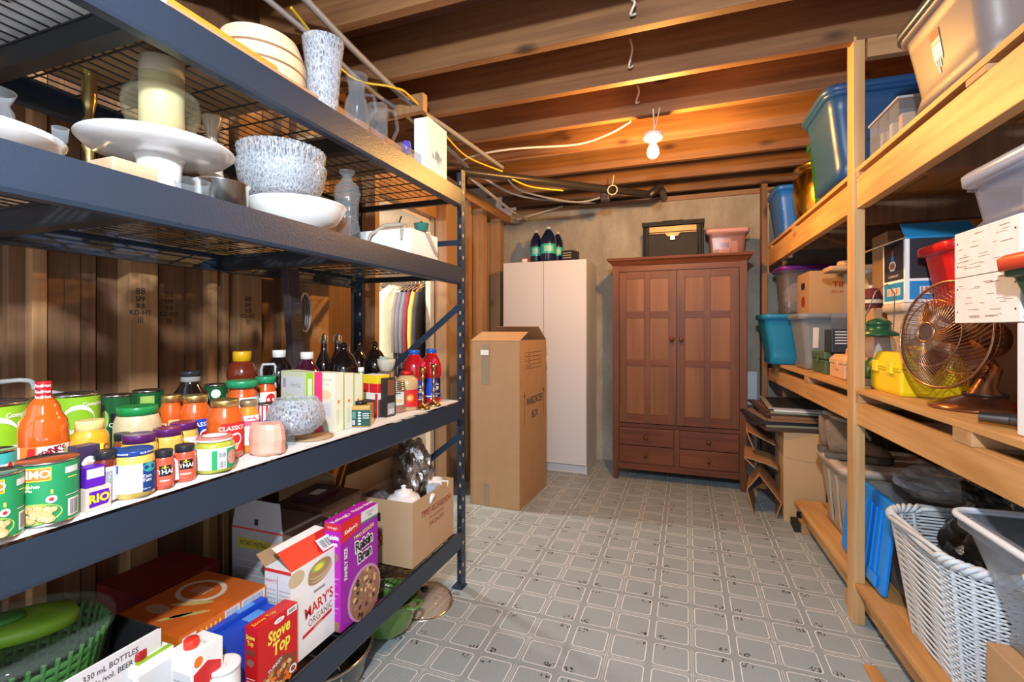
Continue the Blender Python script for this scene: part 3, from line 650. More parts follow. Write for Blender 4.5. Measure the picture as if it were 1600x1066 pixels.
teal = M('print_teal', (.05, .38, .36), .4); maroon = M('print_maroon', (.25, .01, .03), .4)
def peas(u0, u1, v0, v1, seed):
    def g(mb, fm, r, h):
        q = random.Random(seed)
        for i in range(38): a, b = q.uniform(u0, u1)*r, v1*h-(v1-v0)*h*i/38; mb.oval(fm, a, b-.004*h, .145*r, .047*h, M('chickpea_dark', (.42, .22, .05), .5), .0009+.00004*i, 12, 0, .05); mb.oval(fm, a, b, .125*r, .040*h, cream_p if i % 3 else M('chickpea_light', (.74, .56, .30), .5), .0009+.00004*i+.00002, 14, 0, .05)
    return g
def chick(off):
    return many(R_(-1.45+off, .72, -.25+off, .93, ylw, .0006), R_(-1.42+off, .735, -.29+off, .915, orange, .0008), T('PRIMO', -.88+off, .825, .17, paper, .03, .95),
      R_(-1.4+off, .58, -.9+off, .70, lgreen), T('pois chiches', -1.05+off, .645, .075, paper, .02, 1.0), T('chickpeas', -1.05+off, .585, .05, paper),
      lambda mb, fm, r, h: mb.poly(fm, [((a+off)*r, b*h) for a, b in ((-1.6, .45), (-.2, .50), (-.2, .57), (-.9, .56), (-1.6, .50))], ylw, .0007),
      O(-.75+off, .21, .85, .165, lgreen, .0006), peas(-1.35+off, -.2+off, .09, .32, 3), O(-.25+off, .42, .17, .06, paper, .0017), O(-.25+off, .42, .08, .03, red, .0019, .2),
      R_(.18+off, .78, .75+off, .88, greyp), R_(.28+off, .70, .7+off, .715, ylw), R_(.2+off, .42, .8+off, .43, paper), R_(.28+off, .08, .80+off, .36, paper), BR(.34+off, .10, .74+off, .34))
vessel('food_can', 'large green chickpea tin cut off by the left edge of the photo', 'can', geo(-68, 39, 738, vb=868), CAN, tin, None, [(.035, .96, .975, 2.6, green, chick(.62))])
vessel('food_can', 'large green chickpea tin standing whole beside the one at the frame edge', 'can', geo(20, 125, 716, vb=843), CAN, tin, None, [(.035, .96, .975, 2.6, green, chick(.36))])
vessel('food_can', 'teal labelled tomato tin behind the cropped chickpea tin', 'can', geo(-50, 27, 703, x=-1.13), CAN, tin, None, [(.035, .96, .975, 2.6, teal, many(R_(-.6, .2, 2.0, .8, paper), O(.75, .72, .16, .11, red), O(.2, .5, .5, .2, teal, .001)))])
def comp(mb, fm, r, h):
    mb.rect(fm, -2.2*r, .05*h, 2.2*r, .35*h, M('lime_bright', (.45, .72, .04), .4), .0004, 12, 1)
    mb.text(fm, 'Compliments', .1*r, .52*h, .10*h, paper, .001, .02); mb.text(fm, 'Compliments', 1.0*r, .86*h, .07*h, paper, .001, .02)
    for a in range(14):
        t0 = PI*a/14; t1 = PI*(a+1)/14
        mb.poly(fm, [(.1*r-.75*r*math.cos(t), .60*h+q*h*math.sin(t)) for t, q in ((t0, .20), (t1, .20), (t1, .26), (t0, .26))], paper, .0011)
vessel('food_can', 'big lime green tin at the left frame edge behind the hot sauce', 'can', geo(-90, 46, 628, x=-1.30), CAN, tin, None, [(.035, .96, .975, 2.6, lime, comp)])
vessel('food_can', 'big lime green tin between the hot sauce bottle and the dark tins', 'can', geo(80, 157, 614, x=-1.36), CAN, tin, None, [(.035, .96, .975, 2.6, lime, comp)])
vessel('food_can', 'dark green tin just right of the lime tins', 'can', geo(157, 208, 616, x=-1.42), CAN, tin, None, [(.035, .96, .975, 2.6, dgreen, many(R_(-.4, .1, .6, .7, black), T('OLIVE', .1, .5, .1, paper), O(-.8, .6, .3, .15, lgreen)))])
vessel('food_can', 'dark green tin behind the green lidded jar', 'can', geo(206, 256, 609, x=-1.47), CAN, tin, None, [(.035, .96, .975, 2.6, dgreen, many(R_(-.5, .7, .4, .9, lgreen)))])
vessel('food_can', 'dark green tin beside the big black glass jar', 'can', geo(318, 356, 600, x=-1.47), CAN, tin, None, [(.035, .96, .975, 2.6, dgreen, many(O(0, .8, .4, .1, paper), O(.6, .6, .3, .1, lgreen)))])
# hot sauce
def frank(mb, fm, r, h):
    mb.rect(fm, -1.0*r, .02*h, -.25*r, .46*h, orange, .0004, 8, 1)
    for k in range(9): mb.poly(fm, [(-.95*r+.07*r*k, .03*h), (-.90*r+.07*r*k, .03*h), (-.55*r+.03*r*k, .45*h), (-.60*r+.03*r*k, .45*h)], red, .0007)
    for i, c in enumerate("FRANK'S"): mb.text(fm, c, (-.10+i*.155)*r, (.375+.022*math.sin((i+.5)/7*PI)+.012*i*.6)*h, .075*h, maroon, .001, .02, 1, .18)
    mb.text(fm, 'RedHot', .25*r, .25*h, .15*h, red, .001, .04); mb.text(fm, 'ORIGINAL', .25*r, .15*h, .05*h, maroon, .001); mb.oval(fm, .92*r, .38*h, .08*r, .06*h, lgreen, .001)
def fcap(t, r, h):
    fm = drum(r*.325+.0006, 0, -PI/2); mb = MB()
    for z in (.955, .86, .905): mb.text(fm, 'RedHot', -.05*r, z*h, .035*h, paper, .0005, .02)
    mb.build('cap_printing', t)
vessel('sauce_bottle', 'round shouldered orange red hot sauce bottle with a red cap', 'bottle', geo(25, 109, 594, x=-1.17), [(.02, 0), (.9, 0), (1, .02), (1, .58), (.93, .66), (.80, .70), (.70, .73), (.64, .78), (.50, .82), (.34, .85), (.30, .87)], M('hot_sauce', (.60, .10, .01), .08, var=.1, scale=40, coat=.9),
       (.325, .84, .99, M('red_cap', (.45, .01, .02), .3)), [(.02, .46, 1.0, 1.5, paper, frank)], extra=fcap)
vessel('sauce_jar', 'yellow orange sauce jar with a pale yellow lid, right of the hot sauce', 'jar', geo(109, 171, 655, x=-1.13), JAR, M('plum_sauce', (.80, .36, .02), .2, coat=.7), (.78, .83, .99, M('pale_yellow_lid', (.72, .60, .22), .35)),
       [(.18, .66, 1.0, 1.5, orange, many(R_(-1.2, .52, 1.2, .64, maroon), R_(-.12, .46, .72, .68, ylw, .0008), T('VH', .3, .57, .22, ink, .03, 1.1), T('BUTTER', -.05, .37, .09, paper), T('CHICKEN', -.05, .27, .09, paper), O(.95, .55, .2, .1, gold, .001)))])
vessel('garlic_jar', 'wide jar of pale minced garlic with a bright green lid', 'jar', geo(175, 253, 634, x=-1.22), [(.02, 0), (.8, 0), (1, .1), (1, .7), (.9, .82), (.84, .86)], M('minced_garlic', (.62, .50, .30), .3, var=.2, scale=120, coat=.6), (.85, .86, 1.0, M('green_lid', (.01, .25, .06), .3)))
vessel('paste_jar', 'small jar with a purple lid right behind the blue lidded jar', 'jar', geo(188, 247, 677, x=-1.10), JAR, mustard, (.93, .82, .99, purple), [(.1, .6, 1, 1.4, yellow, R_(-.9, .2, .9, .5, orange))])
vessel('paste_jar', 'dark glass jar half hidden left of the purple lidded jars', 'jar', geo(176, 205, 676, x=-1.18), JAR, M('chutney', (.25, .06, .02), .2, coat=.6), (.93, .82, .99, blacklid), [(.2, .7, 1, 1.4, blue, None)])
vessel('paste_jar', 'jar with a purple lid, middle of the purple lidded group', 'jar', geo(236, 286, 668, x=-1.12), JAR, mustard, (.93, .82, .99, purple), [(.1, .6, 1, 1.4, yellow, R_(-.9, .2, .9, .5, paper))])
vessel('paste_jar', 'jar with a purple lid, farthest of the purple lidded group', 'jar', geo(263, 310, 659, x=-1.15), JAR, mustard, (.93, .82, .99, purple), [(.1, .66, 1, 1.4, paper, many(O(0, .4, .6, .2, yellow), O(.3, .3, .3, .1, lgreen, .001)))])
vessel('jam_jar', 'small jar with a black lid and a grey barcode label', 'jar', geo(144, 184, 703, x=-1.03), JAR, M('dark_jam', (.18, .02, .02), .15, coat=.7), (.93, .84, .99, blacklid, 1), [(.05, .70, 1.0, 1.5, greyp, many(R_(-.3, .3, .6, .62, grey_ink), BR(-.2, .35, .5, .6, paper, 10, False)))])
def bluedrag(mb, fm, r, h):
    mb.rect(fm, -1.3*r, .55*h, -.78*r, .72*h, blue, .0006, 6, 1); mb.rect(fm, -1.3*r, .18*h, -.82*r, .5*h, paper, .0006, 6, 1); mb.bars(fm, -1.2*r, .2*h, -.86*r, .48*h, ink, 10, .0009, False)
    mb.rect(fm, -.72*r, .14*h, .36*r, .70*h, greyp, .0006, 10, 1)
    for k in range(13): mb.rect(fm, -.66*r, (.19+k*.037)*h, .28*r, (.196+k*.037)*h, grey_ink, .0009, 8, 1)
    mb.rect(fm, .40*r, .12*h, 1.4*r, .72*h, M('navy', (.01, .05, .22), .4), .0005, 8, 1); mb.oval(fm, .8*r, .62*h, .4*r, .1*h, teal, .0008); mb.text(fm, 'Tom', .62*r, .44*h, .1*h, paper, .001, .02); mb.text(fm, 'Yum', .62*r, .36*h, .1*h, paper, .001, .02); mb.text(fm, '340 mL', .62*r, .18*h, .05*h, paper)
def lidtext(txt, n, zf, sz, m):
    def g(t, r, h):
        mb = MB(); fm = drum(r*.93+.0006, 0, -PI/2)
        for k in range(n): mb.text(fm, txt, (k-(n-1)/2)*1.5*r, zf*h, sz*h, m, .0005, .02)
        mb.build('lid_printing', t)
    return g
vessel('curry_jar', 'tall jar of yellow curry paste with a dark blue printed lid', 'jar', geo(175, 243, 700, vb=788), [(.02, 0), (.85, 0), (1, .05), (1, .78), (.93, .86), (.90, .88)], mustard, (.93, .87, .99, M('navy_lid', (.01, .05, .25), .3)),
       [(.13, .72, 1.0, 1.5, greyp, bluedrag)], extra=lidtext('BLUE DRAGON', 4, .935, .05, paper))
for g_, l in ((geo(240, 272, 702, vb=766), 'small red curry jar with a black ridged lid, beside the yellow curry jar'), (geo(271, 306, 694, vb=754), 'small red curry jar with a black ridged lid and a loose paper tag')):
    def tg(t, r, h, on=('tag' in l)):
        if on: MB().poly(lambda a, b, c: Vector((a, -r-.002-c, b)), [(-.9*r, .1*h), (-.5*r, .12*h), (-.62*r, .62*h), (-.95*r, .74*h)], paper).build('paper_tag', t)
    vessel('curry_jar', l, 'jar', g_, JAR, M('red_curry', (.62, .10, .05), .2, var=.15, coat=.7), (.93, .80, .99, blacklid, 1),
           [(.10, .66, 1.0, 1.4, M('coral_label', (.68, .12, .07), .45), many(R_(-.45, .36, .75, .62, black, .0008), T('THAI', .15, .46, .15, paper, .03), T('kitchen', .15, .57, .05, yellow), O(.1, .58, .1, .05, yellow, .001), R_(-.4, .22, .6, .25, paper)))], extra=tg)
def cocos(mb, fm, r, h):
    mb.rect(fm, -1.2*r, .12*h, -.15*r, .6*h, paper, .0006, 8, 1); mb.rect(fm, -.15*r, .12*h, .12*r, .64*h, M('print_mid_green', (.02, .35, .12), .4), .0006, 3, 1); mb.rect(fm, .12*r, .12*h, .6*r, .62*h, paper, .0006, 5, 1)
    mb.bars(fm, .2*r, .15*h, .55*r, .34*h, ink, 9); mb.rect(fm, .2*r, .44*h, .34*r, .58*h, grey_ink, .001); mb.oval(fm, .46*r, .5*h, .1*r, .07*h, grey_ink, .001); mb.rect(fm, .6*r, .12*h, 1.4*r, .66*h, M('print_mid_green', None), .0006, 8, 1); mb.oval(fm, .95*r, .4*h, .3*r, .2*h, M('pink_oval', (.7, .3, .28), .4), .001)
vessel('pickle_jar', 'squat jar of green relish with a red and white gingham lid', 'jar', geo(303, 367, 679, vb=742), JAR, M('green_relish', (.42, .44, .05), .2, var=.3, scale=110, coat=.7), (.88, .84, .98, M('gingham_lid', (.62, .18, .15), .35)),
       [(.16, .70, 1.0, 1.5, paper, cocos)], extra=lambda t, r, h: [MB().lathe([(r*.9, .86*h), (r*.915, .88*h), (r*.9, .91*h)], paper, seg=48, flute=lambda a, f_, z: 1+.015*math.sin(a*24)).lathe([(.001, .983*h), (r*.6, .983*h)], paper).build('lid_scallops', t)])
def classico(bg):
    def g(mb, fm, r, h):
        mb.rect(fm, -.2*r, .10*h, 1.3*r, .62*h, bg, .0006, 12, 1); mb.text(fm, 'CLASSICO', .45*r, .53*h, .10*h, paper, .001, .02, 1); mb.oval(fm, .6*r, .34*h, .36*r, .11*h, paper, .0009); mb.oval(fm, .6*r, .34*h, .27*r, .08*h, red, .0011, wob=.1); mb.oval(fm, .6*r, .22*h, .13*r, .06*h, cream_p, .0013)
        mb.rect(fm, -.2*r, .10*h, 1.3*r, .125*h, gold, .001, 8, 1)
    return g
PJ = [(.02, 0), (.86, 0), (1, .04), (1, .66), (.93, .76), (.74, .84), (.72, .88)]
for g_, bg, l in ((geo(246, 288, 617, x=-1.24), cream_p, 'pasta sauce jar with gold lid and a tan label, behind the purple lids'), (geo(278, 331, 617, x=-1.20), blue, 'pasta sauce jar with gold lid and a blue label'), (geo(322, 381, 624, x=-1.105), red, 'pasta sauce jar with gold lid and a red label, behind the gingham lid')):
    vessel('pasta_sauce_jar', l, 'jar', g_, PJ, sauce, (.76, .88, 1.0, gold), [(.10, .62, 1.0, .9, sauce, classico(bg))])
for g_, l in ((geo(352, 404, 594, x=-1.30), 'orange sauce jar with a patterned green lid, in front of the honey jar'), (geo(398, 432, 588, x=-1.33), 'orange sauce jar with a green lid half hidden behind the pale tea box')):
    vessel('pasta_sauce_jar', l, 'jar', g_, PJ, sauce, (.98, .87, 1.0, M('patterned_green_lid', (.02, .28, .12), .35, var=.5, scale=90)), [(.10, .70, 1.0, 1.4, paper, many(O(.5, .55, .5, .12, red), R_(-1, .1, 1, .14, red)))])
vessel('sauce_jar', 'small orange jar with a tarnished gold lid and a white mountain label', 'jar', geo(371, 405, 625, x=-1.10), PJ, M('orange_jam', (.72, .26, .02), .2, coat=.7), (.80, .88, 1.0, M('dull_gold', (.42, .36, .22), .4, metal=.7)),
       [(.16, .72, 1.0, 1.4, paper, many(R_(-1, .52, 1.2, .62, M('pink_band', (.62, .12, .2), .4)), lambda mb, fm, r, h: mb.poly(fm, [(-.3*r, .62*h), (.9*r, .62*h), (.55*r, .70*h), (.3*r, .66*h), (.1*r, .69*h)], M('pink_band', None), .001)))])
vessel('food_can', 'small red and white soup tin left of the crystal bowl', 'can', geo(402, 432, 630, x=-1.16), CAN, tin, None, [(.035, .96, .975, 2.4, paper, many(R_(-2, .55, 2, .96, red), T('AYLMER', .3, .52, .17, blue, .03), R_(-2, .08, 2, .2, blue), R_(-.5, .28, 1, .4, grey_ink)))])
# box of stock cubes and the little purple and white box
def carton(name, label, cat, corner, w_, d, h, rz, base, deco=None, group=None, rot=None, bev=.0008, parts=None):
    """origin at the near right bottom corner as seen from the aisle; local x runs -w..0, y 0..d"""
    mb = MB().box((-w_, 0, 0), (0, d, h), base, bev=bev)
    F = {'front': plane((-w_, 0, 0), (1, 0, 0), (0, 0, 1)), 'right': plane((0, 0, 0), (0, 1, 0), (0, 0, 1)), 'top': plane((-w_, 0, h), (1, 0, 0), (0, 1, 0)),
         'topr': plane((0, 0, h), (0, 1, 0), (-1, 0, 0)), 'left': plane((-w_, d, 0), (0, -1, 0), (0, 0, 1)), 'bottom': plane((-w_, d, 0), (1, 0, 0), (0, -1, 0))}
    if deco: deco(mb, F, w_, d, h)
    if parts:
        t = thing(name, label, cat, tuple(corner), rz, group, rot); mb.build('carton', t); parts(t, w_, d, h); return t
    return at(mb, name, label, cat, tuple(corner), rz, group, rot)
pur = M('print_purple', (.10, .01, .42), .4); pinkish = M('pale_pink', (.74, .55, .48), .5)
def rio(mb, F, w_, d, h):
    f = F['right']; mb.rect(f, 0, 0, d, h*.46, pinkish); mb.poly(f, [(.1*d, .08*h), (.62*d, .12*h), (.72*d, .26*h), (.66*d, .42*h), (.12*d, .42*h)], pur, .001); mb.text(f, 'RIO', .40*d, .29*h, .2*h, yellow, .0015, .05)
    mb.rect(f, 0, .47*h, d*.55, .70*h, pur); mb.rect(f, 0, .70*h, d*.55, .98*h, greyp); mb.rect(F['front'], 0, 0, w_, h, pinkish)
p = PZ(132, 806, Z3); p.x = -1.0; p.y = PX(134, 800, -1.0).y
carton('stock_box', 'little purple and white box beside the big chickpea tin', 'box', p+Vector((-.0, 0, 0)), .035, .040, .040, 0, pinkish, lambda mb, F, w_, d, h: (mb.text(F['right'], 'RIO', .5*d, .5*h, .5*h, yellow, .0015, .05), mb.poly(F['right'], [(.12*d, .15*h), (.85*d, .2*h), (.95*d, .5*h), (.88*d, .85*h), (.12*d, .85*h)], pur, .001)))
carton('stock_box', 'small box with white over purple stripes stacked on the pink one', 'box', p+Vector((-.006, .003, .0405)), .028, .030, .036, 0, pur, lambda mb, F, w_, d, h: (mb.rect(F['right'], .05*d, .45*h, .95*d, .92*h, greyp), mb.rect(F['right'], .05*d, .05*h, .95*d, .42*h, pur)))
carton('snack_box', 'small box with a nut picture behind the black lidded jam jar', 'box', Vector((-1.05, PX(121, 700, -1.05).y, Z3)), .03, .036, .108, 0, M('dark_print', (.05, .03, .08), .4), lambda mb, F, w_, d, h: (mb.oval(F['right'], .5*d, .6*h, .4*d, .22*h, paper), mb.oval(F['right'], .5*d, .62*h, .2*d, .1*h, cream_p, .001), mb.rect(F['right'], 0, 0, d, .3*h, pur)))
# big dark jars, honey, juices, bottles at the back
def glassneck(rf, z0f, z1f, m, top=None, nm='stopper'):
    return lambda t, r, h: MB().lathe([(r*rf, h*z0f), (r*rf*1.05, h*(z0f+z1f)/2), (r*rf, h*z1f), (.001, h*z1f)], m, seg=20).build(nm, t)
smoke = M('smoke_glass', (.25, .25, .25), .05, coat=.8)
vessel('glass_jar', 'big black filled glass jar with a dark lid behind the sauce jars', 'jar', geo(266, 328, 580, x=-1.38), [(.02, 0), (.95, 0), (1, .05), (1, .55), (.9, .68), (.55, .80), (.5, .86)], darkliq, (.52, .92, 1.0, blacklid), extra=glassneck(.5, .84, .93, smoke, nm='neck'))
vessel('honey_jar', 'brown red honey jar with a yellow lid', 'jar', geo(353, 403, 549, x=-1.46), [(.02, 0), (.85, 0), (.95, .05), (.80, .40), (.80, .5), (1, .66), (.98, .72), (.75, .84), (.66, .86)], M('honey', (.16, .022, .008), .15, coat=.6), (.60, .86, 1.0, M('yellow_cap', (.72, .40, .01), .35)))
def jug(t, r, h):
    MB().tube([(-r*.55, -r*.75, h*.50), (-r*1.0, -r*.8, h*.52), (-r*1.05, -r*.8, h*.72), (-r*.95, -r*.75, h*.80), (-r*.3, -r*.7, h*.80), (-r*.22, -r*.8, h*.76), (-r*.22, -r*.95, h*.45)], r*.09, M('grey_handle', (.5, .5, .52), .4), 8).build('handle', t)
vessel('juice_jug', 'dark juice jug with a white cap and a pale grey handle', 'bottle', geo(410, 462, 547, x=-1.44), [(.02, 0), (.9, 0), (1, .04), (1, .62), (.9, .74), (.5, .86), (.38, .9)], darkliq, (.42, .89, 1.0, whitelid), extra=jug)
vessel('juice_bottle', 'juice bottle with a pinkish cap behind the dark juice jug', 'bottle', geo(438, 478, 556, x=-1.54), BOT, juice, (.40, .89, 1.0, M('pink_cap', (.6, .45, .42), .4)))
vessel('juice_bottle', 'round shouldered purple grape juice bottle with a white cap', 'bottle', geo(453, 506, 550, x=-1.34), BOT, juice, (.40, .89, 1.0, whitelid))
swing = M('swing_top', (.35, .33, .28), .3, metal=.6)
def swg(t, r, h): MB().lathe([(r*.30, .84*h), (r*.36, .86*h), (r*.36, .90*h), (r*.24, .92*h), (r*.26, .97*h), (.001, 1.0*h)], swing, seg=14).tube([(-r*.4, 0, .86*h), (-r*.45, 0, .95*h), (0, 0, 1.0*h), (r*.45, 0, .95*h), (r*.4, 0, .86*h)], r*.05, silver, 6).build('swing_stopper', t)
NB = [(.02, 0), (1, 0), (1, .50), (.85, .60), (.36, .74), (.30, .86)]
vessel('swing_top_bottle', 'dark swing top bottle, left of the pair', 'bottle', geo(492, 520, 521, x=-1.52), NB, darkliq, extra=swg)
vessel('swing_top_bottle', 'dark swing top bottle, right of the pair', 'bottle', geo(513, 542, 521, x=-1.51), NB, darkliq, extra=swg)
BB = [(.02, 0), (1, 0), (1, .55), (.92, .66), (.55, .80), (.22, .88), (.2, .93), (.24, .94), (.24, .98), (.001, 1)]
vessel('wine_jug', 'big round black glass jug in front of the swing top bottles', 'bottle', geo(512, 562, 535, x=-1.40), BB, darkliq)
vessel('wine_jug', 'black glass jug farther back between the two big jugs', 'bottle', geo(548, 574, 535, x=-1.50), BB, darkliq)
vessel('wine_jug', 'big black glass jug nearest the rack end, behind the pottery cup', 'bottle', geo(566, 606, 533, x=-1.40), BB, darkliq)
vessel('jar_with_spatula_stick', 'thin pale stick upright in a dark cup at the shelf back', 'stick', geo(542, 556, 560, x=-1.54), [(.02, 0), (1, 0), (1, 1)], darkliq, extra=lambda t, r, h: MB().tube([(0, 0, .5*h), (-.012, 0, h+.075)], .003, M('pale_stick', (.4, .32, .24), .5), 6).build('stick', t))
# dark box leaning at the back and the coil
t = MB().box((-.018, -.03, 0), (.018, .03, .58), M('dark_sleeve', (.055, .045, .05), .4, var=.2), bev=.003)
fm = plane((.0181, -.03, 0), (0, 1, 0), (0, 0, 1))
for k in range(6): t.text(fm, '- - -', .045, .26+k*.035, .02, grey_ink)
o = at(t, 'leaning_carton', 'tall dark slim carton leaning at the shelf back behind the juice', 'box', (-1.50, PX(468, 500, -1.5).y+.005, Z3), rot=(.10, 0, 0))
mb = MB(); c = PX(472, 485, -1.6)
for k in range(5): mb.tube([(c.x+.004*k, c.y+.024*math.cos(a)*(1+.1*k), c.z-.01+.085*math.sin(a)) for a in [2*PI*i/20 for i in range(20)]], .005, black if k % 2 else M('grey_cord', (.35, .35, .36), .4), 6, closed=True)
tag(mb.build('cord_coil'), 'coil of black and grey cord hanging behind the juice bottles', 'cord')
cable('power_cord', [(-1.6, .2, 1.0), PX(0, 597, -1.58), PX(60, 610, -1.52), PX(110, 618, -1.5), PX(150, 628, -1.52), (-1.54, .95, .885)], .006, M('grey_cord', None), 'grey cord lying along the back of the pantry shelf')
# salt lamp, crystal bowl
salt = M('salt_crystal', (.78, .42, .32), .35, var=.25, scale=18, bump=.5, sss=.3)
cx, cy, r, h, z0 = geo(384, 449, 660, vb=718)
mb = MB(); rings = []; q = random.Random(2)
for j, (rr, z) in enumerate(((.80, 0), (.98, .08), (.96, .3), (1.0, .5), (.92, .85), (.80, .98))):
    rings.append([(r*rr*math.cos(a)*(1+.06*math.sin(3*a+j*.3)+q.uniform(-.03, .03)), r*.8*rr*math.sin(a)*(1+.05*math.cos(2*a)), h*z+q.uniform(-.002, .002)*(j > 0)) for a in [2*PI*i/14 for i in range(14)]])
mb.loft(rings, salt, False); o = mb.build('salt_lamp', None, (cx, cy, z0)); tag(o, 'rough pink rock salt candle holder with a pale frosted top', 'candle holder')
cx, cy, r, h, z0 = geo(415, 509, 622, x=-1.065); t = thing('crystal_bowl', 'footed round cut crystal bowl filled with crumpled silver foil', 'bowl', (cx, cy, Z3), 0)
def cutf(a, f_, z): return 1+.018*math.sin(a*18)*math.sin(f_*30)
prof = [(r*.25, h*.17), (r*.6, h*.22), (r*.9, h*.38), (r, h*.58), (r*.92, h*.80), (r*.74, h*.96), (r*.72, h*1.0)]
inn = [(a-.003, b+(.003 if i == 0 else 0)) for i, (a, b) in enumerate(prof)][::-1]
def dense(p, n=5):
    o = []
    for (a, b), (c_, d_) in zip(p[:-1], p[1:]): o += [(a+(c_-a)*k/n, b+(d_-b)*k/n) for k in range(n)]
    return o+[p[-1]]
MB().lathe([(.001, h*.17)]+dense(prof)+inn+[(.001, h*.19)], cutglass, seg=72, flute=cutf).build('bowl', t)
for k in range(3):
    a = 2*PI*k/3-1.2; MB().lathe([(.001, 0), (.010, 0), (.012, .004), (.008, h*.12), (.012, h*.2), (.001, h*.24)], crystal, (r*.42*math.cos(a), r*.42*math.sin(a), 0), 12).build('foot', t)
foil = M('crumpled_foil', (.62, .58, .54), .25, metal=.9, var=.3, scale=40, bump=.8)
def crumple(mb, c, rx, ry, rz, m, seed=1, n=22, k=.22):
    bm = bmesh.new(); bmesh.ops.create_icosphere(bm, subdivisions=4, radius=1); q = random.Random(seed)
    ax = [(Vector((q.uniform(-1, 1), q.uniform(-1, 1), q.uniform(-1, 1))).normalized(), q.uniform(3, 9), q.uniform(0, 6)) for _ in range(9)]
    vs = []
    for v in bm.verts:
        p = v.co.normalized(); s_ = 1+k*sum(abs(math.sin(p.dot(a)*f_+ph))-.5 for a, f_, ph in ax)/4
        vs.append((c[0]+p.x*rx*s_, c[1]+p.y*ry*s_, c[2]+p.z*rz*s_))
    bm.verts.index_update(); fs = [tuple(v.index for v in f_.verts) for f_ in bm.faces]; bm.free()
    return mb.add(vs, fs, m, False)
at(crumple(MB(), (0, 0, 0), r*.76, r*.76, h*.30, foil, 5), 'silver_foil', 'crumpled silver brown foil inside the crystal bowl', 'foil', (cx, cy, Z3+h*.56))
at(MB().lathe([(.001, 0), (r*.8, 0), (r*.8, .003), (.001, .004)], M('wood_mat', (.42, .27, .15), .6)), 'coaster', 'thin brown round mat by the crystal bowl feet', 'mat', (cx+.0, cy+.06, Z3+.0005))
# tea boxes
tea = M('tea_green', (.62, .66, .45), .6); teap = M('tea_cream', (.74, .72, .56), .6)
def d1(mb, F, w_, d, h):
    f = F['front']; mb.rect(f, .02*w_, .02*h, .98*w_, .98*h, tea)
    mb.rect(f, .08*w_, .62*h, .92*w_, .92*h, greyp, .0008); mb.text(f, 'Herbal', .6*w_, .78*h, .12*h, grey_ink, .0012); mb.rect(f, .1*w_, .72*h, .22*w_, .88*h, M('mauve', (.4, .3, .5), .5), .001)
    for i in range(4):
        for j in range(2): mb.rect(f, (.08+.22*i)*w_, (.10+.25*j)*h, (.26+.22*i)*w_, (.30+.25*j)*h, lgreen if (i+j) % 2 else teap, .0008)
    mb.rect(F['right'], 0, 0, .45*d, h, lime); mb.rect(F['right'], .5*d, 0, d, h, M('print_pink', (.65, .03, .14), .4)); mb.rect(F['right'], .1*d, .3*h, .35*d, .9*h, tea, .001)
pA = PX(478, 650, -1.115)
carton('tea_box', 'wide pale green tea box behind the crystal bowl', 'box', (-1.115, pA.y, Z3), .155, .055, zat(583, -1.115, pA.y)-Z3, -.30, tea, d1)
def d2(mb, F, w_, d, h):
    f = F['front']; mb.text(f, 'Apricot &', .62*w_, .88*h, .06*h, grey_ink, .001); mb.text(f, 'Kiwi', .62*w_, .80*h, .06*h, grey_ink, .001)
    mb.oval(f, .5*w_, .62*h, .35*w_, .08*h, M('tea_peach', (.75, .55, .35), .5)); mb.rect(f, .25*w_, .25*h, .85*w_, .5*h, greyp, .0008)
    for k in range(6): mb.rect(f, .3*w_, (.28+k*.035)*h, .8*w_, (.285+k*.035)*h, grey_ink, .0012)
    mb.text(f, '4 : 5', .5*w_, .15*h, .05*h, ink, .001); r_ = F['right']; mb.rect(r_, .86*d, 0, d, h, lgreen); mb.oval(r_, .4*d, .5*h, .12*d, .03*h, orange); mb.rect(r_, .2*d, .1*h, .5*d, .38*h, tea, .0008)
for u, l in ((533, 'pale cream tea box right behind the crystal bowl'), (549, 'cream tea box, middle of the three upright ones'), (563, 'cream tea box, last of the upright ones beside the yellow carton')):
    y = PX(u, 600, -1.05).y; n = {533: 0, 549: 1, 563: 2}[u]
    carton('tea_box', l, 'box', (-1.05+.0*n, y-.03, Z3), .085, .042, zat(582, -1.05, y)-Z3-.002*n, -.06, teap, d2)
# bouillon carton and spice jar
p = PX(592, 600, -1.07)
def bou(mb, F, w_, d, h):
    for f, W in ((F['front'], w_), (F['right'], d)):
        mb.rect(f, 0, .80*h, W, h, M('bright_yellow', (.85, .62, .02), .4)); mb.rect(f, .0, .58*h, .48*W, .8*h, red); mb.rect(f, .5*W, .58*h, W, .8*h, red); mb.rect(f, 0, .32*h, W, .57*h, paper); mb.rect(f, .02*W, .0*h, W, .42*h, M('dark_beige', (.10, .06, .05), .4), .0008); mb.rect(f, .85*W, 0, W, .56*h, red, .001)
carton('bouillon_box', 'yellow and red stock carton behind the dark green spice jar', 'box', (-1.075, p.y, Z3), .085, .06, zat(587, -1.075, p.y)-Z3, -.15, paper, bou)
g_ = geo(558, 597, 632, vb=670)
def d3(mb, F, w_, d, h):
    f = F['front']; mb.rect(f, 0, .05*h, w_, .80*h, M('spice_green', (.01, .07, .05), .4)); mb.rect(f, .05*w_, .12*h, .36*w_, .32*h, greyp, .0008); mb.bars(f, .07*w_, .13*h, .34*w_, .30*h, ink, 10)
    for k in range(5): mb.oval(f, .55*w_, (.15+.13*k)*h, .07*w_, .045*h, greyp, .0008)
    mb.rect(f, .08*w_, .4*h, .4*w_, .72*h, M('spice_dull', (.1, .22, .18), .5), .0008)
    for k in range(3): mb.rect(f, .68*w_, (.4+.1*k)*h, .95*w_, (.44+.1*k)*h, greyp, .0008)
